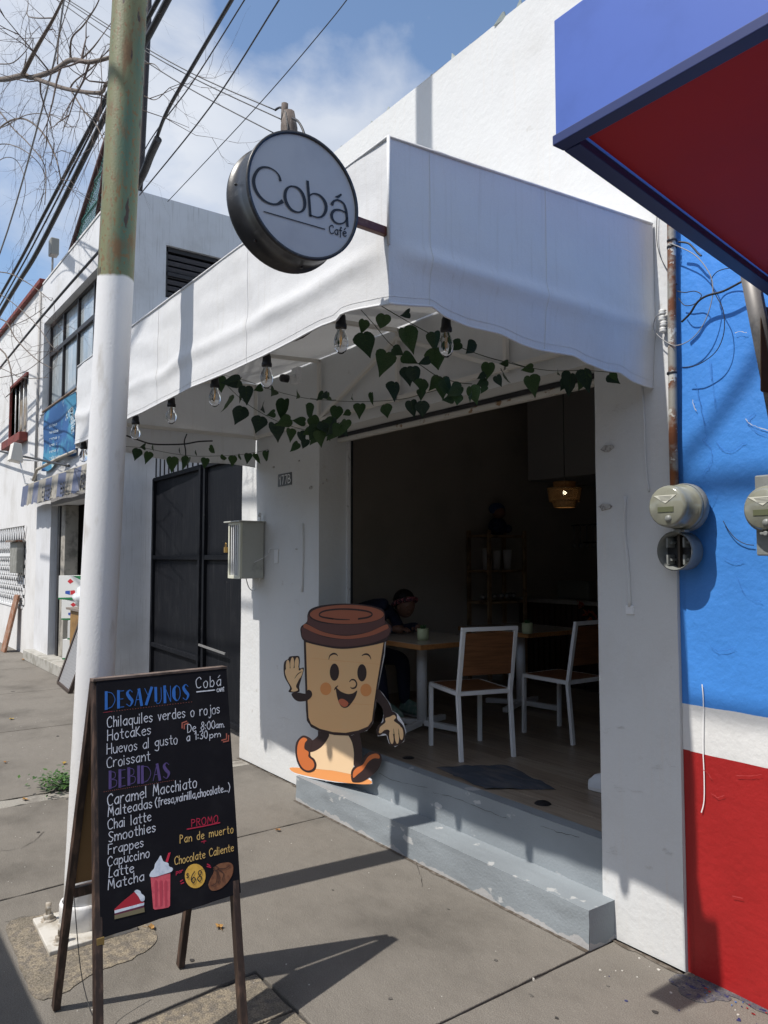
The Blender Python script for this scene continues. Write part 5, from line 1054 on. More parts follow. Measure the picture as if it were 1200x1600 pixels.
# mat / rug at the doorway, floor stop
rg = MB(); cR = [V((-3.70, 3.10, 0)), V((-3.20, 3.04, 0)), V((-2.96, 3.36, 0)), V((-3.48, 3.50, 0))]
rg.grid(lambda u, v: (cR[0].lerp(cR[1], u).lerp(cR[3].lerp(cR[2], u), v))+V((.012*nz(u*5, v*5), .012*nz(u*5, v*5, 4), FZ+.004+.012*abs(nz(u*5+3, v*4, 8))+.004*sin(u*14+v*4))), 30, 24)
tag(put('door_rug', rg, mat('navy_rug', (.045, .055, .075), .95, col2=(.09, .09, .10), scale=4, stretch=(1, 5, 1), bump=.003, bscale=200, col3=(.16, .10, .09), s3=16, lo3=.66, hi3=.7), recalc=False), 'rumpled dark blue woven mat lying on the wooden floor in the doorway', 'mat')
p = Z(848, 1254, FZ+.006); ds = MB(); ds.lathe([(0, .008), (.035, .008), (.045, 0)], V(p)+V((0, 0, -.005)), 'z', 14); tag(put('floor_cap', ds, BLACKP), 'black round floor cap near the doorway edge, right of the mat', 'floor cap')
p = Z(638, 1183, FZ+.006); ds = MB(); ds.lathe([(0, .006), (.03, .006), (.04, 0)], V(p)+V((0, 0, -.005)), 'z', 14); tag(put('floor_cap', ds, BLACKP), 'black floor cap by the doorway edge, left of the mat', 'floor cap')
# loft box, counter, shelf
put('loft_front', MB().box(-5.62, IX1-.01, 6.0, 8.1, 2.51, 3.88), INC, cafe)
ctr = thing('bar_counter', 'dark slatted bar counter with a pale top at the back of the cafe', 'counter', (-4, 6.2, FZ))
put('countertop', MB().box(-5.88, IX1-.05, 5.98, 6.5, 1.235, 1.275), mat('pale_countertop', (.34, .32, .30), .5), ctr, bevel=.004)
put('body', MB().box(-5.85, IX1-.08, 6.08, 6.45, FZ, 1.234), mat('dark_walnut', (.05, .03, .022), .6), ctr)
x = -5.82
while x < IX1-.15: put('slat', MB().box(x, x+.035, 6.05, 6.079, FZ+.02, 1.23), bpy.data.materials['dark_walnut'], ctr, recalc=False); x += .075
gl_ = MB()
for i in range(70):
    t = i/70; p = V((-4.95+.95*t, 5.955, 1.25-.22*sin(pi*t)+random.uniform(-.05, .05))); r = random.uniform(.02, .04); a = random.uniform(0, pi)
    gl_.add([p+V((r*cos(a), -.01, r*sin(a))), p+V((-r*sin(a)*.5, .01, r*cos(a)*.5)), p-V((r*cos(a), .01, r*sin(a))), p+V((r*sin(a)*.5, 0, -r*cos(a)*.5))], [(0, 1, 2, 3)], i % 2)
gg_ = put('red_garland', gl_, [plain('garland_red', (.30, .03, .02)), plain('garland_orange', (.35, .10, .03))], recalc=False); tag(gg_, 'red leaf garland draped on the front of the bar counter', 'garland')
sh = thing('slim_shelf', 'slim wooden shelf unit against the dark wall holding paper cups', 'shelf', (-5.75, 5.65, FZ))
SHW = mat('shelf_wood', (.40, .27, .15), .6, col2=(.18, .11, .06), scale=6)
for (x_, y_) in ((-5.92, 5.42), (-5.62, 5.42), (-5.92, 5.93), (-5.62, 5.93)): put('upright', MB().box(x_-.012, x_+.012, y_-.02, y_+.02, FZ, 1.98), SHW, sh)
for z_ in (.9, 1.24, 1.56, 1.92): put('shelf_board', MB().box(-5.905, -5.635, 5.40, 5.95, z_-.012, z_+.012), SHW, sh)
for i, (y_, h_) in enumerate(((5.50, .22), (5.64, .20), (5.80, .21))):
    tag(put('paper_cup', MB().lathe([(0, 0), (.035, 0), (.048, h_), (.044, h_), (.033, .005), (0, .005)], (-5.74, y_, 1.573), 'z', 18), mat('paper_white', (.62, .62, .62), .6) if i == 0 else bpy.data.materials['paper_white']), ['left white paper cup on the shelf under the doll', 'middle white paper cup on the shelf', 'right white paper cup on the shelf'][i], 'cup', 'white paper cups on the slim shelf')
cr_ = MB()
for i in range(9): cr_.ball((-5.74+random.uniform(-.05, .05), 5.50+i*.05, 1.29+random.uniform(0, .02)), .03, 8)
tag(put('wrapped_sweets', cr_, mat('foil_wrap', (.45, .45, .45), .25, metal=.6), recalc=False), 'row of shiny wrapped sweets on the middle shelf', 'sweets', kind='stuff')
dl = thing('rag_doll', 'dark rag doll in a blue headscarf sitting on top of the shelf', 'doll', (-5.76, 5.68, 1.93))
put('body', MB().ball((-5.76, 5.68, 2.02), .11, 14, (.8, 1, .9)).ball((-5.70, 5.60, 2.0), .045, 10).ball((-5.70, 5.77, 2.0), .045, 10), plain('doll_navy', (.03, .04, .10)), dl)
put('head', MB().ball((-5.74, 5.68, 2.17), .07, 14), plain('doll_skin', (.25, .12, .08)), dl); put('headscarf', MB().ball((-5.77, 5.68, 2.21), .085, 14, (1, 1, .75)).ball((-5.76, 5.61, 2.19), .035, 8).ball((-5.76, 5.75, 2.19), .035, 8), plain('doll_scarf', (.04, .08, .22)), dl)
ra = thing('hanging_rack', 'black rack of hanging ladles above the counter', 'rack', (-5.2, 6.6, 1.8))
put('rail', MB().tube([(-5.55, 6.6, 2.05), (-4.95, 6.6, 2.05)], .008, 6).tube([(-5.35, 6.55, 1.86), (-4.75, 6.55, 1.86)], .008, 6), BLACKP, ra)
for i in range(9): x_ = -5.5+i*.085; z_ = 2.05 if i < 5 else 1.86; put('ladle', MB().tube([(x_, 6.58, z_), (x_, 6.58, z_-.2)], .006, 5).ball((x_, 6.58, z_-.22), .03, 8, (1, .5, 1)), mat('dull_steel', (.3, .3, .3), .4, metal=.7) if i == 0 else bpy.data.materials['dull_steel'], ra)
tag(put('toaster_box', MB().box(-5.35, -4.95, 6.12, 6.35, 1.277, 1.46), mat('grey_appliance', (.16, .17, .15), .5), bevel=.02), 'grey boxy appliance standing on the bar counter', 'appliance')
mc = thing('menu_card_box', 'small wooden card holder on the counter by the right pilaster', 'holder', (-4.7, 6.1, 1.277)); put('card', MB().box(-4.83, -4.62, 6.10, 6.12, 1.277, 1.47), plain('tan_card', (.35, .26, .18)), mc); put('dark_window', MB().box(-4.77, -4.66, 6.094, 6.0995, 1.30, 1.42), BLACKP, mc)
# pendant lamp
pc = V(Y(882, 765, 4.6)); pd = thing('pendant_lamp', 'woven rattan pendant lamp with a lit bulb inside the cafe', 'lamp', (pc.x, 4.6, pc.z-.1))
rat = mat('rattan_weave', (.34, .20, .08), .7, col2=(.20, .11, .04), scale=60, bump=.003, bscale=120)
def cage(r0, r1, z0, z1, n, name):
    mb = MB()
    for s in (1, -1):
        for i in range(n):
            pts = [(pc.x+(r0+(r1-r0)*t)*cos(2*pi*i/n+s*t*1.2), pc.y+(r0+(r1-r0)*t)*sin(2*pi*i/n+s*t*1.2), z0+(z1-z0)*t) for t in (0, .25, .5, .75, 1)]
            mb.tube(pts, .0035, 4, caps=False)
    for z_, r in ((z0, r0), (z1, r1)): mb.tube([(pc.x+r*cos(2*pi*k/24), pc.y+r*sin(2*pi*k/24), z_) for k in range(25)], .005, 5, caps=False)
    tag(put(name, mb, rat, pd), kind='stuff')
zc = pc.z-.02
cage(.115, .13, zc-.07, zc+.03, 34, 'lower_shade'); cage(.075, .085, zc+.03, zc+.075, 26, 'upper_shade'); cage(.08, .095, zc-.115, zc-.07, 26, 'bottom_shade'); cage(.02, .075, zc+.075, zc+.078, 20, 'top_ring')
put('cord', MB().tube([(pc.x, pc.y, zc+.08), (pc.x, pc.y, IZ-.01)], .004, 6), WIREM, pd)
put('bulb', MB().ball((pc.x, pc.y, zc-.005), .017, 12), mat('lit_bulb', (1, .9, .7), .5, emis=((1, .85, .6), 4)), pd)
ll = bpy.data.lights.new('pendant_light', 'POINT'); ll.energy = .10; ll.color = (1, .75, .45); ll.shadow_soft_size = .03; lo_ = bpy.data.objects.new('pendant_light', ll); C.objects.link(lo_); lo_.location = (pc.x, pc.y, zc-.06)

# ================================================================ PEOPLE
def skinfig(name, joints, edges, m_, par, root=0, sub=2):
    me = bpy.data.meshes.new(name); base = world_loc(par)
    me.from_pydata([tuple(V(j[:3])-base) for j in joints], edges, []); me.materials.append(m_)
    o = bpy.data.objects.new(name, me); C.objects.link(o); o.parent = par
    sk = o.modifiers.new('skin', 'SKIN'); sk.use_smooth_shade = True
    for i, v in enumerate(me.skin_vertices[0].data):
        r = joints[i][3]; r2 = joints[i][4] if len(joints[i]) > 4 else r
        v.radius = (r, r2); v.use_root = (i == root)
    sb = o.modifiers.new('sub', 'SUBSURF'); sb.levels = sub; sb.render_levels = sub
    return o
DSK = mat('brown_skin', (.20, .10, .065), .5); NAVC = mat('navy_shirt', (.03, .035, .07), .85, bump=.003, bscale=20); BLKC = mat('black_trousers', (.014, .014, .018), .85, bump=.003, bscale=15)
pw = thing('person', 'person in dark clothes and flowered headband bending over the nearer table', 'person', (-5.3, 3.85, FZ))
hp = V((-5.62, 3.80, FZ+.46))
skinfig('body', [(hp.x, hp.y, hp.z, .13, .15), (hp.x+.05, hp.y, hp.z+.16, .12, .14), (hp.x+.17, hp.y+.01, hp.z+.34, .12, .16), (hp.x+.27, hp.y+.02, hp.z+.44, .07), (-5.24, 3.87, FZ+.905, .05), 
  (hp.x+.25, hp.y-.17, hp.z+.38, .06), (hp.x+.33, hp.y-.20, hp.z+.22, .045), (-5.0, 3.64, TZP+.04, .035), (-4.9, 3.74, TZP+.03, .028),
  (hp.x+.25, hp.y+.20, hp.z+.38, .06), (hp.x+.36, hp.y+.22, hp.z+.22, .045), (-5.0, 3.98, TZP+.04, .035), (-4.88, 3.88, TZP+.03, .028),
  (hp.x+.08, hp.y-.1, hp.z, .09), (-5.16, 3.70, FZ+.45, .07), (-5.08, 3.72, FZ+.08, .045),
  (hp.x+.08, hp.y+.1, hp.z, .09), (-5.14, 3.95, FZ+.45, .07), (-5.10, 3.94, FZ+.08, .045)],
  [(0, 1), (1, 2), (2, 3), (3, 4), (2, 5), (5, 6), (6, 7), (7, 8), (2, 9), (9, 10), (10, 11), (11, 12), (0, 13), (13, 14), (14, 15), (0, 16), (16, 17), (17, 18)], NAVC, pw)
hc = V(Y(633, 945, 3.90)); hm_ = MB(); hm_.ball(hc, .095, 20, (.95, .82, 1.12)); hm_.ball(hc+V((.075, -.02, -.055)), .022, 10, (1.2, .7, .8)); hm_.ball(hc+V((.01, -.08, -.02)), .02, 8, (.9, .4, 1.3))
for s in (-1, 1): hm_.ball(hc+V((.078, s*.03-.01, -.015)), .012, 8)
hm_.ball(hc+V((.06, -.01, -.085)), .018, 8, (.7, 1.2, .5))
put('head', hm_, DSK, pw, recalc=False)
hr = MB(); hr.ball(hc+V((-.022, .005, .03)), .102, 20, (.95, .9, 1.0)); hr.ball(hc+V((-.10, .01, .01)), .045, 12)
put('hair', hr, mat('black_hair', (.012, .010, .010), .6, bump=.004, bscale=60), pw, recalc=False)
put('headband', MB().tube([hc+V((-.005+.098*cos(t), .092*sin(t), .022+.03*cos(t))) for t in [2*pi*i/24 for i in range(25)]], .02, 8, caps=False), mat('flowered_cloth', (.05, .02, .03), .8, col2=(.45, .12, .14), scale=55, lo=.5, hi=.55, col3=(.5, .45, .42), s3=70, lo3=.6, hi3=.63), pw)
def hand(par, wrist, d, n_, m_=DSK, k=1):
    mb = MB(); d = V(d).normalized(); n_ = V(n_).normalized(); s_ = d.cross(n_)
    mb.tube([wrist-d*.02, wrist+d*.03, wrist+d*.075], [.022, .032, .03], 10)
    for i, (off_, ln) in enumerate(((-.027, .062), (-.009, .072), (.009, .068), (.026, .055))):
        a = wrist+d*.07+s_*off_; mb.tube([a, a+d*ln*.45+n_*.006, a+d*ln*.8-n_*.006, a+d*ln-n_*.018], [.010, .0095, .009, .007], 8)
    a = wrist+d*.02-s_*.028*k; mb.tube([a, a+d*.03-s_*.022*k, a+d*.055-s_*.024*k-n_*.008], [.012, .011, .008], 8)
    put('hand', mb, m_, par)
hand(pw, V((-4.93, 3.70, TZP+.035)), (.8, .5, 0), (0, 0, 1)); hand(pw, V((-4.91, 3.93, TZP+.035)), (.8, -.5, 0), (0, 0, 1), k=-1)
def shoe(par, p, d, m_, L_=.26, name='shoe'):
    p = V(p); d = V(d).normalized(); s_ = V((-d.y, d.x, 0)); mb = MB()
    def fn(u, v):
        t = v; ln = -L_*.35+L_*t; wd_ = (.036+.012*sin(pi*min(t*1.1, 1)))*(1 if t < .85 else sqrt(max(0, 1-((t-.85)/.16)**2))); hh = (.085*(1-t)**.6+.04) if t > .2 else .085+.01*t/.2
        a = 2*pi*u; x_ = cos(a)*wd_; z_ = max(0, sin(a))*hh*(1 if t < .9 else .8)
        return p+d*ln+s_*x_+V((0, 0, .022+z_))
    mb.grid(fn, 20, 16); put(name, mb, m_, par, recalc=False)
    so_ = MB(); outl = []
    for i in range(24):
        a = 2*pi*i/24; outl.append(p+d*(L_*.15+cos(a)*L_*.52)+s_*(sin(a)*(.044+.006*cos(a))))
    so_.prism([q_+V((0, 0, .002)) for q_ in outl], (0, 0, .024)); put('shoe_sole', so_, plain('pale_sole', (.6, .6, .58)) if 'pale_sole' not in bpy.data.materials else bpy.data.materials['pale_sole'], par, bevel=.004)
MINT = mat('mint_shoe_fabric', (.25, .42, .36), .7, col2=(.45, .55, .50), scale=30)
shoe(pw, Z(640, 1117, FZ), (1, .1, 0), MINT); shoe(pw, Z(612, 1125, FZ), (1, -.1, 0), MINT)
# stool the person sits on
sto = thing('dark_stool', 'low dark stool under the person at the table', 'stool', (-5.62, 3.8, FZ)); put('seat', MB().box(-5.80, -5.44, 3.62, 3.98, FZ+.30, FZ+.34), plain('dark_seat', (.04, .03, .025)), sto, bevel=.01)
for a, b in ((-5.77, 3.65), (-5.47, 3.65), (-5.77, 3.95), (-5.47, 3.95)): put('leg', MB().box(a-.015, a+.015, b-.015, b+.015, FZ, FZ+.3), bpy.data.materials['dark_seat'], sto)
# second person standing inside, hidden by the right pilaster but for one white shoe
p2 = thing('person', 'person hidden behind the right pilaster, only the toe of a white sneaker showing', 'person', (-2.45, 3.75, FZ))
f1 = Z(946, 1240, FZ); f1 = V((-2.70, 3.58, FZ)); f2 = V((-2.35, 3.85, FZ))
hp = V((-2.42, 3.74, FZ+.90))
skinfig('body', [(hp.x, hp.y, hp.z, .14, .11), (hp.x, hp.y, hp.z+.2, .12, .10), (hp.x, hp.y, hp.z+.42, .16, .11), (hp.x, hp.y, hp.z+.50, .07), (hp.x-.01, hp.y, hp.z+.58, .05),
  (hp.x-.03, hp.y-.19, hp.z+.42, .06), (hp.x, hp.y-.23, hp.z+.14, .045), (hp.x-.06, hp.y-.20, hp.z-.1, .03), (hp.x+.03, hp.y+.19, hp.z+.42, .06), (hp.x+.04, hp.y+.23, hp.z+.14, .045), (hp.x-.04, hp.y+.22, hp.z-.1, .03),
  (hp.x-.04, hp.y-.09, hp.z-.06, .10), (f1.x+.14, f1.y+.04, FZ+.47, .065), (f1.x+.03, f1.y, FZ+.09, .042), (hp.x+.03, hp.y+.09, hp.z-.06, .10), (f2.x, f2.y, FZ+.47, .065), (f2.x, f2.y, FZ+.09, .042)],
  [(0, 1), (1, 2), (2, 3), (3, 4), (2, 5), (5, 6), (6, 7), (2, 8), (8, 9), (9, 10), (0, 11), (11, 12), (12, 13), (0, 14), (14, 15), (15, 16)], BLKC, p2)
h2 = hp+V((-.02, 0, .70)); hm_ = MB(); hm_.ball(h2, .10, 20, (.95, .8, 1.15)); hm_.ball(h2+V((-.095, 0, -.02)), .018, 8, (1, .7, 1.1))
for s in (-1, 1): hm_.ball(h2+V((-.085, s*.032, .015)), .011, 8); hm_.ball(h2+V((0, s*.082, -.01)), .02, 8, (.8, .4, 1.2))
put('head', hm_, DSK, p2, recalc=False); put('hair', MB().ball(h2+V((.02, 0, .035)), .105, 20, (.95, .88, 1.0)), bpy.data.materials['black_hair'], p2, recalc=False)
hand(p2, hp+V((-.06, -.20, -.1)), (0, 0, -1), (-1, 0, 0)); hand(p2, hp+V((-.04, .22, -.1)), (0, 0, -1), (-1, 0, 0), k=-1)
WSH = mat('white_sneaker', (.62, .64, .66), .5); shoe(p2, f1, (-1, -.35, 0), WSH, .27); shoe(p2, f2, (-1, 0, 0), WSH, .27)

# ================================================================ STRING LIGHTS
bl = [(Y(533, 490, 1.49), 24), (Y(417, 553, 1.49), 22), (Y(336, 588, 1.49), 22), (Y(268, 620, 1.49), 20), (Y(212, 649, 1.49), 20), (Y(131, 690, 1.49), 20), (X(697, 495, -2.06), 24)]
bls = ['bulb hanging from the front hem nearest the awning corner', 'second bulb from the awning corner along the front hem', 'bulb beside the topmost ivy leaves on the front hem', 'bulb left of the ivy, fourth along the front hem', 'bulb just right of the street pole under the hem', 'bulb at the far left end of the awning, left of the pole', 'bulb hanging under the shaded side hem of the awning']
SOCK = plain('black_socket', (.012, .012, .014), .5); FIL = mat('warm_filament', (.6, .35, .12), .4)
for (p, s), lab in zip(bl, bls):
    p = p+V((0, 0, -.03))
    k = .0125*depth(p)/3.2*1.0*(s/24); k = .0125*1.62*(depth(p)/4.4)**.2
    t = thing('string_light', 'clear glass '+lab, 'light bulb', p, 0, 'clear bulbs of the string lights under the awning')
    put('socket', MB().lathe([(0, .035), (.45*k*1.2, .034), (.9*k, .02), (1.0*k, -.005), (1.15*k, -.012), (1.15*k, -.024), (.9*k, -.025), (0, -.025)], (0, 0, 0), 'z', 16), SOCK, t, local=True)
    put('bulb', MB().lathe([(.75*k, -.026), (.8*k, -.035), (1.25*k, -.055), (1.45*k, -.072), (1.4*k, -.09), (1.0*k, -.108), (.4*k, -.118), (0, -.119)], (0, 0, 0), 'z', 20), BULBG, t, local=True)
    put('filament', MB().tube([(-.004, 0, -.026), (-.004, 0, -.08), (.004, 0, -.085), (.004, 0, -.03)], .0012, 5).tube([(.0, .004, -.04), (0, -.003, -.095)], .0012, 5), FIL, t, local=True)
q_ = [bl[6][0]+V((0, 0, .03)), V((-2.02, 1.52, 2.60)), bl[0][0]+V((0, 0, .03)), V((-2.6, 1.5, 2.57)), bl[1][0]+V((0, 0, .03)), V((-3.15, 1.5, 2.58)), bl[2][0]+V((0, 0, .03)), bl[3][0]+V((0, 0, .03)), bl[4][0]+V((0, 0, .03)), V((-5.2, 1.5, 2.55)), bl[5][0]+V((0, 0, .03))]
wire('string_light_cable', q_, .004, WIREM, 'black cable of the string lights running behind the awning hem')
wire('string_light_cable', [X(a, b, -5.72) for a, b in ((196, 680), (215, 687), (240, 694), (285, 694), (310, 690), (332, 689))], .006, WIREM, 'black cable hanging across the inside of the awning left end')
wire('string_light_cable', [X(a, b, -5.70) for a, b in ((292, 678), (288, 690), (290, 705), (290, 725))], .005, WIREM, 'short black drop cable hanging at the awning left end')
p = Y(455, 592, 2.4); cmr = thing('dome_camera', 'small black security camera under the awning on a white plate', 'camera', V(p)); put('mount', MB().box(p.x-.05, p.x+.03, 2.43, 2.46, p.z-.02, p.z+.08).tube([(p.x, 2.43, p.z+.03), (p.x, 2.38, p.z+.01)], .012, 8), WHITEM, cmr); put('lens_body', MB().lathe([(0, -.03), (.022, -.03), (.026, -.02), (.026, .02), (0, .03)], (p.x-.01, 2.36, p.z), 'y', 18), BLACKP, cmr)

# ================================================================ IVY GARLANDS
LEAFM = [mat('ivy_leaf_%d' % i, c, .5, col2=c2, scale=30, lo=.45, hi=.6, coords='obj', transl=.12) for i, (c, c2) in enumerate([((.022, .060, .018), (.04, .10, .03)), ((.016, .045, .018), (.03, .075, .025)), ((.03, .075, .02), (.06, .12, .035)), ((.012, .035, .025), (.02, .05, .03))])]
VEINM = plain('leaf_vein', (.045, .085, .025)); STEMM = plain('ivy_stem', (.03, .045, .02))
def leafmesh(k):
    mb = MB(); cup = .16+.10*k; bend = .10*(k-1.5)
    half = [(0, -.03), (.07, .03), (.20, .055), (.34, .0), (.43, -.13), (.44, -.30), (.36, -.52), (.22, -.76), (.09, -.97), (.02, -1.12)]
    half = [(a*(1+.06*sin(k*5+i)), b) for i, (a, b) in enumerate(half)]
    outl = half+[(0.0, -1.15)]+[(-a*(1-.05*sin(k*7+i)), b) for i, (a, b) in reversed(list(enumerate(half[1:])))]
    yz = lambda x_, z_: cup*abs(x_)*1.1+bend*z_*z_-.02*sin(z_*9)
    mid = [(0, -.03), (0, -.3), (0, -.6), (0, -.9), (0, -1.15)]
    vs = [(x_, yz(x_, z_), z_) for x_, z_ in outl]+[(x_, yz(x_, z_)-.012, z_) for x_, z_ in mid[1:4]]
    n = len(outl); m1, m2, m3 = n, n+1, n+2; R_ = list(range(0, 11)); Lf = [0]+list(range(n-1, 10, -1))+[10]
    fs = []
    for side, flip in ((R_, False), (Lf, True)):
        c = [m1, m1, m1, m1, m1, m2, m2, m3, m3, m3]
        for i in range(10):
            t = (side[i], side[i+1], c[i]) if i < 9 else (side[i], side[i+1], m3); fs.append(t[::-1] if flip else t)
        for i in range(9):
            if c[i] != c[i+1]: t = (c[i], side[i+1], c[i+1]); fs.append(t[::-1] if flip else t)
    mb.add(vs, fs, 0, True)
    mb.add([(-.012, yz(0, -.05)-.02, -.05), (.012, yz(0, -.05)-.02, -.05), (.004, yz(0, -1)-.02, -1.0), (-.004, yz(0, -1)-.02, -1.0)], [(0, 1, 2, 3)], 1)
    for s in (-1, 1):
        for q in range(3): z0 = -.12-.22*q; e = (s*(.30-.05*q), z0+.02-.08*q); mb.add([(0, yz(0, z0)-.025, z0), (0, yz(0, z0)-.025, z0-.022), (e[0], yz(*e)-.02, e[1]-.08)], [(0, 1, 2)], 1)
    return mb
LM = []
for k in range(4):
    for mi in range(4):
        mb = leafmesh(k); me = bpy.data.meshes.new('ivy_leaf'); me.from_pydata([tuple(p) for p in mb.v], [], mb.f); me.materials.append(LEAFM[mi]); me.materials.append(VEINM)
        me.polygons.foreach_set('material_index', mb.m); me.polygons.foreach_set('use_smooth', mb.sm); LM.append(me)
def garland(label, strand, leaves, P, scale, org):
    st_pts = [P(org[0]+a/scale, org[1]+b/scale) for a, b in strand]
    g_ = thing('ivy_garland', label, 'ivy garland', st_pts[len(st_pts)//2], 0, 'artificial ivy garlands under the awning')
    put('stem', MB().tube(smooth_path([tuple(p) for p in st_pts], 5), .0018, 5), STEMM, g_)
    for (a, b, s, *tl) in leaves:
        flat = tl[0] if tl else random.uniform(-.25, .25); squash = tl[1] if len(tl) > 1 else 1
        p = P(org[0]+a/scale, org[1]+b/scale); L_ = s/scale*depth(p)/FPX*1.02
        o = bpy.data.objects.new('ivy_leaf', random.choice(LM)); C.objects.link(o); o.parent = g_
        o.location = p-world_loc(g_)+V((0, random.uniform(-.03, .03), 0))
        az = YAW+random.choice([random.uniform(-.45, .45), random.uniform(-1.2, 1.2)])
        up_ = L_*.40; L_ *= .92
        L_ *= random.uniform(.88, 1.16); flat += random.uniform(-.18, .18)
        M = Matrix.Rotation(az, 4, 'Z') @ Matrix.Rotation(flat, 4, 'Y') @ Matrix.Rotation(random.uniform(-.45, .5)+(1.15 if squash < 1 else 0), 4, 'X')
        o.rotation_euler = M.to_euler(); o.scale = (L_, L_, L_)
        o.location += M @ V((0, 0, up_))
        # petiole
    return g_
P1 = lambda a, b: X(a, b, -5.60)
garland('ivy garland strung low across the far left end of the awning', [(-30, 790), (100, 800), (250, 830), (400, 850), (550, 850), (700, 842), (860, 815), (950, 790), (1060, 730), (1150, 690)],
  [(40, 830, 75), (75, 790, 50, 1.4), (130, 855, 78), (175, 805, 50, 1.4, .5), (275, 890, 82), (300, 820, 50, 1.5, .5), (370, 890, 84), (410, 835, 52, 1.2, .5), (475, 892, 74), (530, 810, 60, -.9), (605, 865, 45, 1.3, .5), (662, 877, 72), (705, 862, 55, 1.2, .5), (768, 862, 64), (815, 864, 74), (875, 852, 78), (940, 822, 60, .8)], P1, 4, (200, 500))
P2_ = lambda a, b: Y(a, b, 2.15)
garland('thick ivy garland from the second bulb towards the door corner', [(570, 350), (640, 430), (740, 520), (850, 590), (950, 640), (1040, 670), (1120, 690), (1200, 700), (1320, 640)],
  [(600, 398, 105), (660, 385, 110, 1.3), (690, 392, 84, 1.4), (740, 465, 125), (700, 475, 80), (610, 512, 112), (710, 578, 118), (825, 545, 105, 1.4), (810, 638, 114), (980, 545, 124), (920, 588, 66, 1.4), (910, 690, 115, .2), (995, 635, 98, 1.2), (1070, 632, 84, 1.5), (1140, 575, 118), (990, 715, 94, .1), (1065, 732, 92), (1025, 785, 64, .8), (1110, 767, 62), (1160, 640, 94, -.5), (1160, 740, 94, .6), (1120, 700, 60, 1.1), (1190, 690, 90, .3), (1230, 660, 90, -.6), (1260, 700, 100, .5), (1290, 670, 110, .9), (1320, 690, 90, .3), (1210, 730, 90, -.2), (1270, 630, 70, 1.3), (1340, 660, 100, .1)], P2_, 4, (200, 500))
garland('thin ivy strand along the back of the awning above the door number', [(600, 345), (740, 380), (880, 430), (1000, 465), (1150, 495), (1300, 500)],
  [(840, 430, 62, 1.4, .5), (910, 450, 66, .9, .5), (1055, 465, 74, 1.1, .5), (1195, 470, 60, .9), (1250, 470, 50, 1.3)], lambda a, b: Y(a, b, 2.3), 4, (200, 500))
P3_ = lambda a, b: Y(a, b, 2.0)
garland('ivy garland hanging from the awning corner down to the door header', [(250, 330), (340, 430), (430, 540), (540, 625), (640, 690), (740, 755), (860, 790), (950, 800)],
  [(370, 402, 132, .2), (285, 435, 80, .5), (305, 535, 142), (425, 660, 142, .3), (490, 595, 95, -.8), (580, 645, 110, -.9), (540, 742, 132), (620, 748, 116, -.3), (465, 832, 112), (670, 812, 122), (740, 812, 145, -.1), (820, 815, 105, -.5), (880, 842, 100, .9), (920, 852, 115, -.4), (790, 890, 66, 1.3), (700, 780, 90, .6), (850, 880, 80, .2), (940, 880, 80, -.7), (640, 860, 60)], P3_, 4, (500, 400))
P4_ = lambda a, b: X(a, b, -2.25)
garland('ivy garland crossing from the corner along the shaded side to the right pilaster', [(380, 310), (480, 370), (640, 460), (760, 520), (900, 580), (1040, 630), (1170, 665), (1300, 700)],
  [(515, 355, 70, 1.4, .6), (545, 512, 155), (690, 515, 112, -.4), (725, 622, 144, -.1), (670, 660, 74, 1.2), (870, 560, 84, 1.3), (970, 572, 98, .9), (1050, 712, 118), (1000, 748, 64, 1.2), (1150, 670, 62, 1.5, .4), (1172, 755, 112, .3), (1040, 792, 78, 1.0), (1015, 830, 60, .4), (1090, 770, 70, -.6)], P4_, 4, (500, 400))
garland('ivy strand above the right end of the door header', [(0, 200), (75, 222), (190, 238), (330, 236), (460, 245)],
  [(75, 228, 60, 1.4, .4), (88, 306, 112), (205, 245, 46, 1.4, .6), (258, 286, 106, .3), (232, 290, 54, .5), (350, 255, 70, 1.3), (362, 280, 110, -.2), (345, 285, 80, .3), (475, 270, 62, -.7), (485, 265, 48, -.4)], lambda a, b: Y(a, b, W-.12), 3, (800, 500))
garland('thin ivy strand low between the door header and the left garland', [(-60, 890), (90, 905), (250, 910), (400, 905), (540, 890), (650, 860), (760, 830)],
  [(90, 982, 112), (150, 975, 45, 1.2), (30, 880, 56, 1.3, .6), (210, 885, 52, 1.4, .6), (330, 890, 84), (275, 967, 96), (435, 962, 102), (550, 937, 92), (618, 937, 106), (80, 1085, 112, .4), (130, 1080, 96, -.6), (20, 1092, 86, .8), (60, 1130, 80, 1.1)], lambda a, b: Y(a, b, 2.55), 4, (500, 400))

# ================================================================ OVERHEAD LINES, MASTS
def cab(pts, y, r, label, m_=WIREM, name='overhead_cable'):
    return wire(name, [Y(a, b, y) for a, b in pts], r, m_, label, 'cable', 'cables overhead along the street')
cab([(-120, 668), (0, 463), (70, 333), (170, 143), (262, -28), (330, -160)], 2.1, .020, 'thick black cable bundle passing behind the street pole, upper strand')
cab([(-120, 700), (0, 490), (60, 390), (160, 190), (222, 75), (275, -25), (350, -170)], 2.06, .028, 'thickest black cable passing behind the street pole')
cab([(-120, 690), (0, 477), (64, 360), (166, 160), (228, 40), (262, -30), (350, -190)], 2.13, .010, 'thin black line lying along the thick cable bundle')
cab([(245, 215), (262, 172), (306, 95), (362, 0), (420, -100)], 1.8, .012, 'black cable running up from a thick sleeve right of the pole')
tag(put('cable_sleeve', MB().tube(smooth_path([tuple(Y(a, b, 1.8)) for a, b in ((196, 320), (222, 275), (235, 243), (247, 217))], 4), [.028]*13, 10), WIREM), 'thick black cable sleeve emerging right of the street pole', 'cable sleeve')
cab([(150, 400), (222, 241), (300, 130), (382, 0), (440, -95)], 1.85, .004, 'thin wire crossing just beside the sleeved cable')
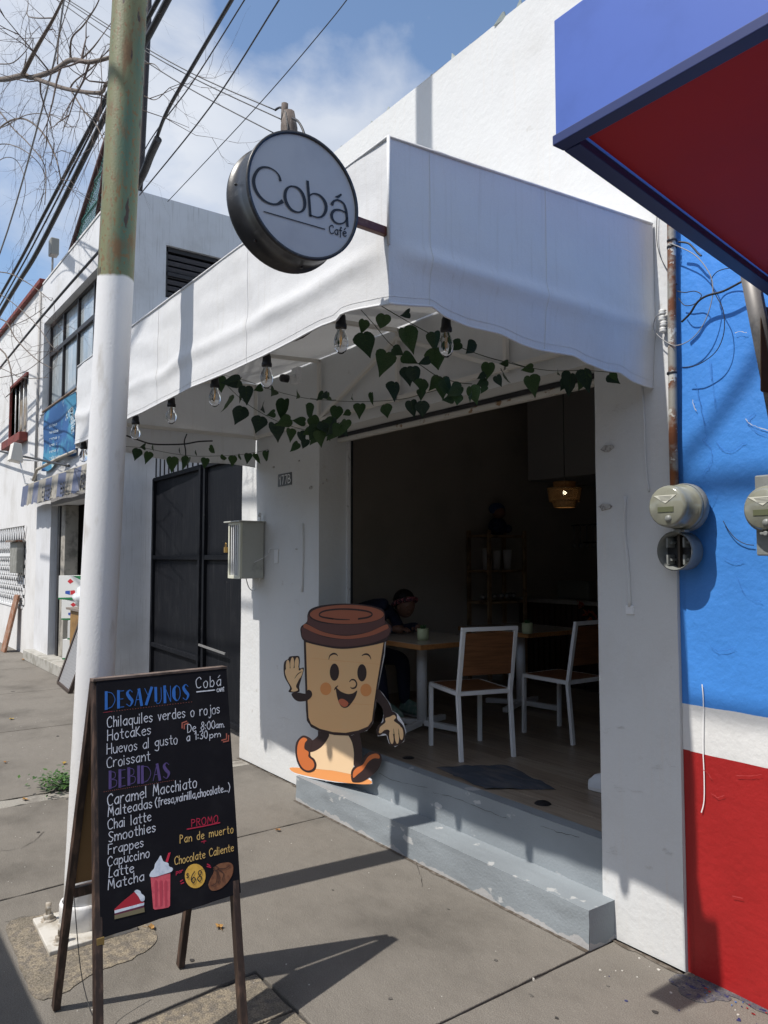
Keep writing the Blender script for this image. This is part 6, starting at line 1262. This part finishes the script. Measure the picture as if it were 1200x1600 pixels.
cab([(218, 305), (330, 165), (436, 0), (520, -130)], 1.9, .0045, 'thin wire slanting up across the clouds')
cab([(262, 315), (400, 168), (510, 40), (560, -25)], 3.0, .004, 'finest wire slanting across the sky left of the round sign')
cab([(-150, 760), (0, 575), (80, 478), (160, 387)], 2.4, .016, 'black cable rising along the store roofline from the left edge')
cab([(-60, 520), (0, 395), (75, 135), (100, 0), (115, -90)], 1.75, .010, 'grey line running steeply up at the far left of the sky', GREYWIRE)
def sev(pts, lab): return wire('service_wire', [V(p) for p in pts], .006, WIREM, lab, 'cable', 'service wires running to the roof mast')
mz = Y(452, 175, 3.6)
for (a, b, c, d, lab) in ((100, -4, 430, 172, 'topmost of three wires reaching the roof mast'), (84, -10, 447, 190, 'middle of three wires reaching the roof mast'), (86, -2, 432, 210, 'lowest of three wires reaching the roof mast')):
    p0, p1 = Y(a, b, 2.3), Y(c, d, 3.6); sev([p0+(p0-p1)*.3, p0, p0.lerp(p1, .33)+V((0, 0, -.07)), p0.lerp(p1, .66)+V((0, 0, -.09)), p1], lab)
rm = thing('roof_mast', 'weathered wooden service mast standing on the roof behind the round sign', 'mast', V((mz.x, 3.6, 4.36)))
put('post', MB().tube([(mz.x+.01, 3.6, 4.36), (mz.x, 3.6, mz.z-.15), (mz.x-.01, 3.6, mz.z)], [.10, .085, .06], 10), mat('grey_wood_post', (.10, .08, .07), .9, col2=(.2, .17, .15), scale=9, stretch=(3, 3, .6), bump=.006), rm)
put('post_tip', MB().tube([(mz.x-.03, 3.56, mz.z-.1), (mz.x-.02, 3.56, mz.z+.08)], .035, 8), bpy.data.materials['grey_wood_post'], rm)
wire('service_wire', [Y(430, 172, 3.55), Y(438, 168, 3.55), Y(446, 175, 3.55), Y(450, 200, 3.55), Y(449, 215, 3.55)], .012, WIREM, 'black drip loop bending over at the roof mast, left side'); wire('service_wire', [Y(457, 185, 3.55), Y(466, 190, 3.55), Y(474, 205, 3.55), Y(478, 225, 3.55)], .012, WIREM, 'black wire dropping from the right side of the roof mast')
um = thing('utility_mast', 'thin dark mast beside the street pole, rising from the store building corner', 'mast', (BX+.05, W+.25, 6.3))
put('tube', MB().tube([(BX-.06, W+.22, SZ-.02), Y(220, 262, W+.22), Y(231, 32, W+.22), Y(232, -60, W+.22)], .045, 10), plain('dark_mast', (.035, .03, .032), .6), um)
tv = thing('roof_floodlight', 'small grey floodlight box on a thin mast above the roofs, far left', 'lamp', Y(82, 440, 3.3)); put('mast', MB().tube([Y(81, 450, 3.3), Y(83, 375, 3.3)], .02, 6), GREYWIRE, tv); a_ = Y(86, 388, 3.3); put('head', MB().box(a_.x-.09, a_.x+.12, 3.2, 3.35, a_.z-.16, a_.z+.16), plain('floodlight_grey', (.22, .22, .2)), tv, bevel=.02)
cab([(-70, 685), (0, 705), (60, 718), (108, 728)], 2.72, .018, 'black awning arm cable at the far left over the striped valance')

# ================================================================ BARE TREES
BARK = mat('grey_bark', (.115, .09, .075), .9, col2=(.17, .145, .12), scale=20, bump=.004); TWIG = plain('dark_twig', (.10, .075, .065), .9)
def twigs(mb, p, d, L_, r, depth_, rnd, droop=0.0):
    n = 4; pts = [V(p)]; d = V(d).normalized()
    for i in range(n):
        d = (d+V((rnd.gauss(0, .20), rnd.gauss(0, .12), rnd.gauss(0, .20)-droop))).normalized(); pts.append(pts[-1]+d*L_/n)
        if depth_ > 0 and rnd.random() < .6:
            s = V((rnd.gauss(0, 1), rnd.gauss(0, .5), rnd.gauss(0, 1))); nd = (d*.8+s*.55).normalized(); twigs(mb, pts[-1], nd, L_*rnd.uniform(.45, .75), r*.55, depth_-1, rnd, droop)
    mb.tube(pts, [r*(1-.75*i/n) for i in range(n+1)], 4, caps=False)
def tree(label, trunk, limbs, seed, droop, y, tw):
    rnd = random.Random(seed); t = thing('bare_tree', label, 'tree', trunk[0]); put('trunk', MB().tube(smooth_path([tuple(p) for p in trunk], 5), [.15-.085*i/((len(trunk)-1)*5) for i in range((len(trunk)-1)*5+1)], 12), BARK, t)
    tm = MB()
    for pts, r in limbs:
        r *= .6; P = [Y(a, b, y+rnd.uniform(-.05, .05)) for a, b in pts]; q_ = smooth_path([tuple(p) for p in P], 5); n = len(q_)
        put('branch', MB().tube(q_, [r*(1-.6*i/(n-1)) for i in range(n)], 7), BARK, t)
        for i in range(2, n, 1):
            if rnd.random() < tw: 
                d = (V(q_[i])-V(q_[i-1])).normalized(); s = V((rnd.gauss(0, 1), rnd.gauss(0, .5), rnd.gauss(0, 1))); twigs(tm, q_[i], d*.6+s*.6, rnd.uniform(.25, .75), max(.003, r*.30), 3, rnd, droop)
    tag(put('twigs', tm, TWIG, t, recalc=False), kind='stuff'); return t
yt = 1.35
A_ = lambda pts: [(a/4.8, b/4.8) for a, b in pts]
tl_ = Y(-150, 150, yt)
tree('bare grey tree whose limbs reach in from the left over the pole', [V((tl_.x+.4, .1, 0)), V((tl_.x+.5, .3, 2.0)), V((tl_.x+.2, .8, 4.0)), tl_, Y(-60, 122, yt)],
  [([(-60, 122), (0, 124), (35, 118), (50, 121), (85, 110), (110, 94), (140, 97), (178, 88)], .05), ([(50, 121), (75, 130), (108, 140), (155, 145), (165, 132), (176, 122)], .032), ([(35, 117), (57, 75), (83, 30), (100, -5)], .034),
   ([(86, 28), (45, 26), (44, 5), (42, -20)], .010), ([(90, 100), (92, 60), (100, 30), (112, -10)], .010), ([(110, 92), (112, 60), (130, 40), (150, 10), (160, -15)], .013), ([(125, 95), (145, 75), (160, 55)], .012), ([(110, 137), (118, 126), (145, 105), (160, 88), (176, 74)], .011), ([(112, 142), (130, 172), (148, 192), (165, 225), (172, 240)], .010), ([(0, 100), (20, 98), (40, 80), (52, 60)], .011), ([(120, 135), (140, 150), (176, 155)], .009),
   ([(222, 100), (240, 100), (252, 112)], .006), ([(225, 150), (240, 156), (250, 152)], .006)], 3, 0.0, yt, .24)
yt2 = 1.9
tl_ = Y(-170, 420, yt2)
tree('second bare tree with drooping twigs at the left edge', [V((tl_.x, .1, 0)), V((tl_.x+.2, .5, 1.6)), V((tl_.x, 1.2, 3.0)), tl_, Y(-90, 320, yt2)],
  [([(-90, 320), (-30, 240), (0, 200), (30, 185), (60, 200), (85, 240), (95, 280)], .028), ([(-20, 150), (0, 175), (20, 200), (45, 225), (70, 260), (70, 320)], .020), ([(-20, 190), (0, 200), (40, 180), (80, 180), (115, 200)], .014), ([(-20, 230), (10, 225), (45, 240), (70, 275), (60, 330)], .014), ([(-20, 280), (0, 250), (25, 250), (40, 290), (30, 340)], .012),
   ([(-60, 430), (0, 425), (40, 440), (80, 470)], .016), ([(-60, 500), (0, 498), (25, 530), (55, 560), (80, 575)], .018), ([(-60, 540), (0, 545), (20, 600), (10, 620)], .024), ([(-50, 560), (0, 575), (35, 590), (75, 590)], .012), ([(-50, 600), (0, 590), (40, 580), (90, 540)], .012), ([(-40, 450), (0, 460), (50, 500), (80, 540), (95, 550)], .012), ([(-40, 520), (0, 515), (40, 500), (70, 480)], .012)], 11, .05, yt2, .30)

# ================================================================ SMALL THINGS ON THE GROUND
LFM = [mat('dry_leaf_%d' % i, c, .8, col2=tuple(k*.5 for k in c), scale=30) for i, c in enumerate([(.42, .28, .05), (.36, .20, .06), (.28, .14, .05)])]
for i, (px, py, s, m_) in enumerate([(18, 1124, .05, 0), (100, 1193, .045, 0), (39, 1250, .04, 1), (37, 1031, .09, 2), (343, 1450, .035, 1), (236, 1450, .035, 1), (434, 1298, .03, 2), (8, 1192, .03, 2)]):
    p = Z(px, py, .004); a = random.uniform(0, 6); mb = MB(); n = 10
    rim_ = [p+V((cos(a+t)*s*(.9 if j % 2 else .55)*(1 if cos(t) > 0 else .6), sin(a+t)*s*.5*(1 if j % 2 else .7), .004+.010*abs(sin(t*1.5+i)))) for j, t in enumerate([2*pi*k/n for k in range(n)])]
    mb.add([p+V((0, 0, .003))]+rim_, [(0, k+1, (k+1) % n+1) for k in range(n)]); mb.tube([p+V((0, 0, .003)), p-V((cos(a)*s*1.1, sin(a)*s*1.1, -.006))], .001, 4)
    tag(put('fallen_leaf', mb, LFM[m_], recalc=False), ['yellow dry leaf lying farthest left of the pole, mid sidewalk', 'yellow dry leaf lying just left of the white pole', 'dry leaf on the pale cement strip left of the weeds', 'large brown curled leaf near the store threshold', 'orange dry leaf right of the chalkboard back leg', 'orange dry leaf seen under the chalkboard beside the base plate', 'small leaf in the sidewalk joint right of the chalkboard', 'tiny brown leaf at the very left edge of the sidewalk'][i], 'leaf', 'dry leaves scattered on the sidewalk')
wd_ = MB(); rnd = random.Random(5)
for i in range(420):
    a = rnd.uniform(0, 1); c0 = Z(72+43*a, 1236-8*a, 0); p = c0+V((rnd.gauss(0, .10), rnd.gauss(0, .05), 0)); h_ = rnd.uniform(.02, .11)*(1 if rnd.random() < .7 else .5); t = rnd.uniform(0, 6.28); s = rnd.uniform(.012, .028)
    q_ = p+V((rnd.gauss(0, .03), rnd.gauss(0, .03), h_)); u_ = V((cos(t), sin(t), rnd.uniform(-.3, .5)))*s; v_ = V((-sin(t), cos(t), rnd.uniform(-.2, .2)))*s*.5
    wd_.add([q_-u_, q_+v_, q_+u_, q_-v_], [(0, 1, 2, 3)], i % 2)
tag(put('weed_clump', wd_, [plain('weed_green', (.05, .12, .02)), plain('weed_green_dark', (.03, .075, .015))], recalc=False), 'low green weed clump growing in the sidewalk joint behind the chalkboard', 'plant', kind='stuff')
# guessed, unseen van added at the kerb; its roof shades the ground bottom left
vn = thing('guessed_van', 'guessed grey delivery van, unseen at the kerb, added to shade the ground', 'van', (-5.2, -1.4, -.14))
VG = plain('van_paint', (.3, .3, .31), .35)
prof = [(-2.6, .35), (-2.65, 1.78), (-2.8, 1.88), (-7.0, 1.88), (-7.3, 1.75), (-7.35, .35)]
put('body', MB().prism([(x_, -.47, z_-.0) for x_, z_ in prof], (0, -1.6, 0)), VG, vn, bevel=.06)
for x_ in (-3.8, -6.4):
    for y_ in (-.57, -1.95): put('wheel', MB().lathe([(.12, -.11), (.30, -.11), (.33, -.08), (.33, .08), (.30, .11), (.12, .11)], (x_, y_, .19), 'y', 28), plain('tyre', (.02, .02, .02)) if 'tyre' not in bpy.data.materials else bpy.data.materials['tyre'], vn)
for x0_, x1_ in ((-3.3, -4.3), (-4.6, -5.7)): put('side_window', MB().box(x1_, x0_, -.469, -.463, 1.15, 1.6), plain('van_glass', (.02, .02, .03), .1) if 'van_glass' not in bpy.data.materials else bpy.data.materials['van_glass'], vn)

# lines high over the street, above the picture; they lay soft shadow bands on the walls
for pts, r_, lab in (([(-14, -1.0, 8.6), (-5, -1.0, 8.25), (-1.6, -1.0, 8.12), (4, -1.0, 8.3), (14, -1, 8.8)], .026, 'thick cable high over the kerb, above the picture'), ([(-6, -2.2, 8.2), (-2.6, -1.2, 8.25), (-1.2, -.8, 9.0), (3, .4, 11.0)], .020, 'service cable slanting high over the sidewalk, above the picture'), ([(-14, -.6, 7.2), (-3, -.6, 6.62), (0, -.6, 6.7), (12, -.6, 7.3)], .018, 'lower cable high over the kerb, above the picture')):
    wire('overhead_cable', [V(p) for p in pts], r_, WIREM, lab, 'cable', 'cables overhead along the street')
# the far side of the street behind the viewer
ob = thing('opposite_building', 'row of plain two storey fronts across the street behind the viewer', 'building', (0, -13, 0))
put('wall', MB().box(-30, 22, -18, -13, -.1, 6.2), mat('ochre_render', (.30, .26, .20), .9, col2=(.24, .2, .16), scale=.6), ob)
for i in range(12):
    x = -28+i*4.1
    put('window', MB().box(x, x+1.6, -13.0, -12.96, 3.6, 5.0), plain('opposite_glass', (.05, .06, .07), .15) if i == 0 else bpy.data.materials['opposite_glass'], ob)
    put('door', MB().box(x+.2, x+1.6, -13.0, -12.95, 0, 2.3), plain('opposite_door', (.10, .06, .04)) if i == 0 else bpy.data.materials['opposite_door'], ob)

# ================================================================ WEAR: cracks, scratches, stains
def crack(par, name, pts, P, wd, nrm, m_, jit=1.2, k=5):
    q_ = [(a+random.uniform(-jit, jit), b+random.uniform(-jit, jit)) for a, b in smooth_path(pts, k)]; mb = MB(); ribbon(mb, [P(a, b) for a, b in q_], [wd*random.uniform(.3, 1.3) for _ in q_], nrm); put(name, mb, m_, par, recalc=False)
CRK = plain('dark_crack', (.05, .055, .06), .9); CRKW = plain('bare_plaster', (.50, .52, .55), .8); CRKR = plain('scuffed_red', (.42, .05, .05), .7)  # dark ribbons for the sill cracks, pale and red ones for scratches
PSI = lambda a, b: Y(a, b, W+.003)
for pts in ([(592, 1208), (612, 1218), (640, 1226), (668, 1230)], [(676, 1238), (700, 1244), (735, 1256), (760, 1266), (790, 1278)], [(845, 1290), (870, 1300), (905, 1308)]): crack(cafe, 'crack', pts, PSI, .0022, nY, CRK)
PBL = lambda a, b: Y(a, b, YN-.009)
for pts in ([(1087, 600), (1095, 640), (1103, 680), (1098, 688), (1110, 700), (1112, 715), (1106, 730), (1095, 745)], [(1178, 645), (1168, 660), (1180, 672), (1200, 682)], [(1119, 690), (1128, 702), (1140, 706), (1152, 700), (1165, 690)], [(1110, 560), (1112, 600), (1118, 640)], [(1085, 790), (1100, 800), (1120, 770)], [(1150, 900), (1165, 930), (1190, 940)], [(1110, 1010), (1125, 1018), (1150, 1012)], [(1130, 870), (1145, 878), (1160, 876)]):
    crack(nb, 'crack', pts, PBL, .0024, nY, mat('crack_blue', (.04, .17, .52), .8) if 'crack_blue' not in bpy.data.materials else bpy.data.materials['crack_blue'])
for pts in ([(1082, 625), (1084, 634), (1088, 642)], [(1165, 655), (1172, 662), (1186, 668), (1200, 672)], [(1148, 520), (1158, 518), (1166, 520)]): crack(nb, 'scratch', pts, PBL, .0028, nY, CRKW, .5)
for pts in ([(1112, 1240), (1122, 1246), (1132, 1242)], [(1150, 1212), (1175, 1212), (1190, 1210)], [(1096, 1202), (1104, 1206), (1112, 1218)], [(1145, 1400), (1160, 1404)]): crack(nb, 'scratch', pts, PBL, .0026, nY, CRKR, .6)
PG = lambda a, b: Z(a, b, .0035)
nZ = V((0, 0, 1)); CRG = plain('pavement_crack', (.045, .04, .035), .95)
for pts in ([(640, 1330), (655, 1360), (660, 1385)], [(8, 1440), (40, 1432), (80, 1428)], [(430, 1200), (445, 1215)], [(0, 1330), (40, 1322), (70, 1300)]): crack(side, 'crack', pts, PG, .003, nZ, CRG)
def blotch(name, px, py, r_, m_, asp=.7, z=.0028, n=26, par=None, seed=0):
    c_ = Z(px, py, z); pts = []
    for i in range(n):
        t = 2*pi*i/n; k = 1+.45*nz(cos(t)*1.6+seed, sin(t)*1.6, seed)+.2*nz(cos(t)*5, sin(t)*5, seed); pts.append((c_.x+r_*k*cos(t), c_.y+r_*asp*k*sin(t), z))
    tag(put(name, MB().prism(pts, (0, 0, -.006)), m_, par or side), kind='stuff')
ST1 = mat('oily_stain', (.085, .078, .070), .8, col2=(.13, .12, .105), scale=18, fine=.4, fscale=200, bump=.01, bscale=150); ST2 = mat('dark_gum', (.035, .032, .03), .7)
NVS = mat('navy_paint_stain', (.075, .075, .09), .8, col2=(.14, .13, .12), scale=30, fine=.4, fscale=200, col3=(.02, .025, .10), s3=40, lo3=.58, hi3=.62)
blotch('stain', 1090, 1545, .12, NVS, .6, seed=3); blotch('stain', 1024, 1581, .012, ST2, seed=1)
for px, py, r_ in ((300, 1500, .012), (775, 1500, .010), (700, 1420, .008), (830, 1555, .010), (520, 1390, .007), (160, 1340, .012), (60, 1300, .014), (90, 1150, .018), (20, 1080, .03), (610, 1560, .009), (950, 1540, .007), (870, 1590, .008)): blotch('gum_spot', px, py, r_, ST2 if px % 3 == 0 else ST1, seed=px)
# dirt and lime packed in the angle of wall and pavement
def skirt(x0, x1, y0, m_, wd=.02, seed=0, y1=None):
    n = int((x1-x0)/.03); a = []; b = []
    for i in range(n+1):
        x = x0+(x1-x0)*i/n; yy_ = y0+((y1 or y0)-y0)*i/n; a.append((x, yy_+.02, .003)); b.append((x, yy_-wd*(.5+1.1*abs(nz(x*6, seed))+.5*abs(nz(x*25, seed))), .003))
    mb = MB(); mb.add(a+b, [(i, i+1, n+2+i, n+1+i) for i in range(n)]); tag(put('dirt_line', mb, m_, side, recalc=False), kind='stuff')
LIME = mat('lime_crumbs', (.33, .31, .27), .9, col2=(.15, .13, .11), scale=40, lo=.42, hi=.55); DRT = mat('packed_dirt', (.075, .06, .045), .95, col2=(.16, .14, .12), scale=30)
skirt(XO1-.0, XR, W, DRT, .045, 1); skirt(XO1-.0, XR, W, LIME, .018, 2); skirt(XL, XO0, W, DRT, .03, 3); skirt(XL, XO0, W, LIME, .014, 4); skirt(-4.79, -2.235, sy0-.01, DRT, .016, 5); skirt(XR+.04, .9, YN, NVS, .03, 6)
rd = MB()
for i in range(22):
    x = XR+.05+abs(random.gauss(0, .25)); y = W-.01-abs(random.gauss(0, .05)); r_ = random.uniform(.002, .006); rd.prism([(x+r_*cos(a)*random.uniform(.6, 1.6), y+r_*sin(a)*random.uniform(.4, 1), .0052) for a in [k*pi/3 for k in range(6)]], (0, 0, -.003), i % 3)
tag(put('paint_flecks', rd, [plain('red_fleck', (.30, .02, .02)), bpy.data.materials['navy_paint'], plain('blue_fleck', (.06, .16, .42))], side), kind='stuff')
# canvas seams and stitching
SEAM = mat('canvas_seam', (.66, .66, .65), .6)
for u_ in (.27, .56, .83): put('seam', MB().tube([frontf(u_, v)+V((0, -.0015, 0)) for v in [i/24 for i in range(25)]], .0009, 5, caps=False), SEAM, aw)
for u_ in (.12, .52): put('seam', MB().tube([sidef(u_, v)+V((.0015, 0, 0)) for v in [i/24 for i in range(25)]], .0009, 5, caps=False), SEAM, aw)
put('seam', MB().tube([frontf(i/80, .955)+V((0, -.001, 0)) for i in range(81)], .0006, 4, caps=False), SEAM, aw); put('seam', MB().tube([sidef(i/50, .955)+V((.001, 0, 0)) for i in range(51)], .0006, 4, caps=False), SEAM, aw)

# hairline cracks and scuffs in the white render of the cafe
CRH = plain('hairline', (.40, .40, .40), .9); PW_ = lambda a, b: Y(a, b, W-.0045)
SCF = mat('scuff_grey', (.51, .51, .50), .85, col2=(.55, .55, .54), scale=50)
for px, py, wd_ in ((955, 1140, 14), (975, 1235, 20), (1030, 1200, 16), (960, 1330, 14), (455, 940, 8), (440, 1120, 10), (1040, 1330, 10), (965, 640, 10)):
    for i in range(4):
        a = px+random.uniform(-wd_, wd_); b = py+random.uniform(-5, 5); crack(cafe, 'scuff', [(a, b), (a+wd_*.3, b+random.uniform(-2, 2)), (a+wd_*.6, b+random.uniform(-3, 3))], PW_, .0024, nY, SCF, .6)
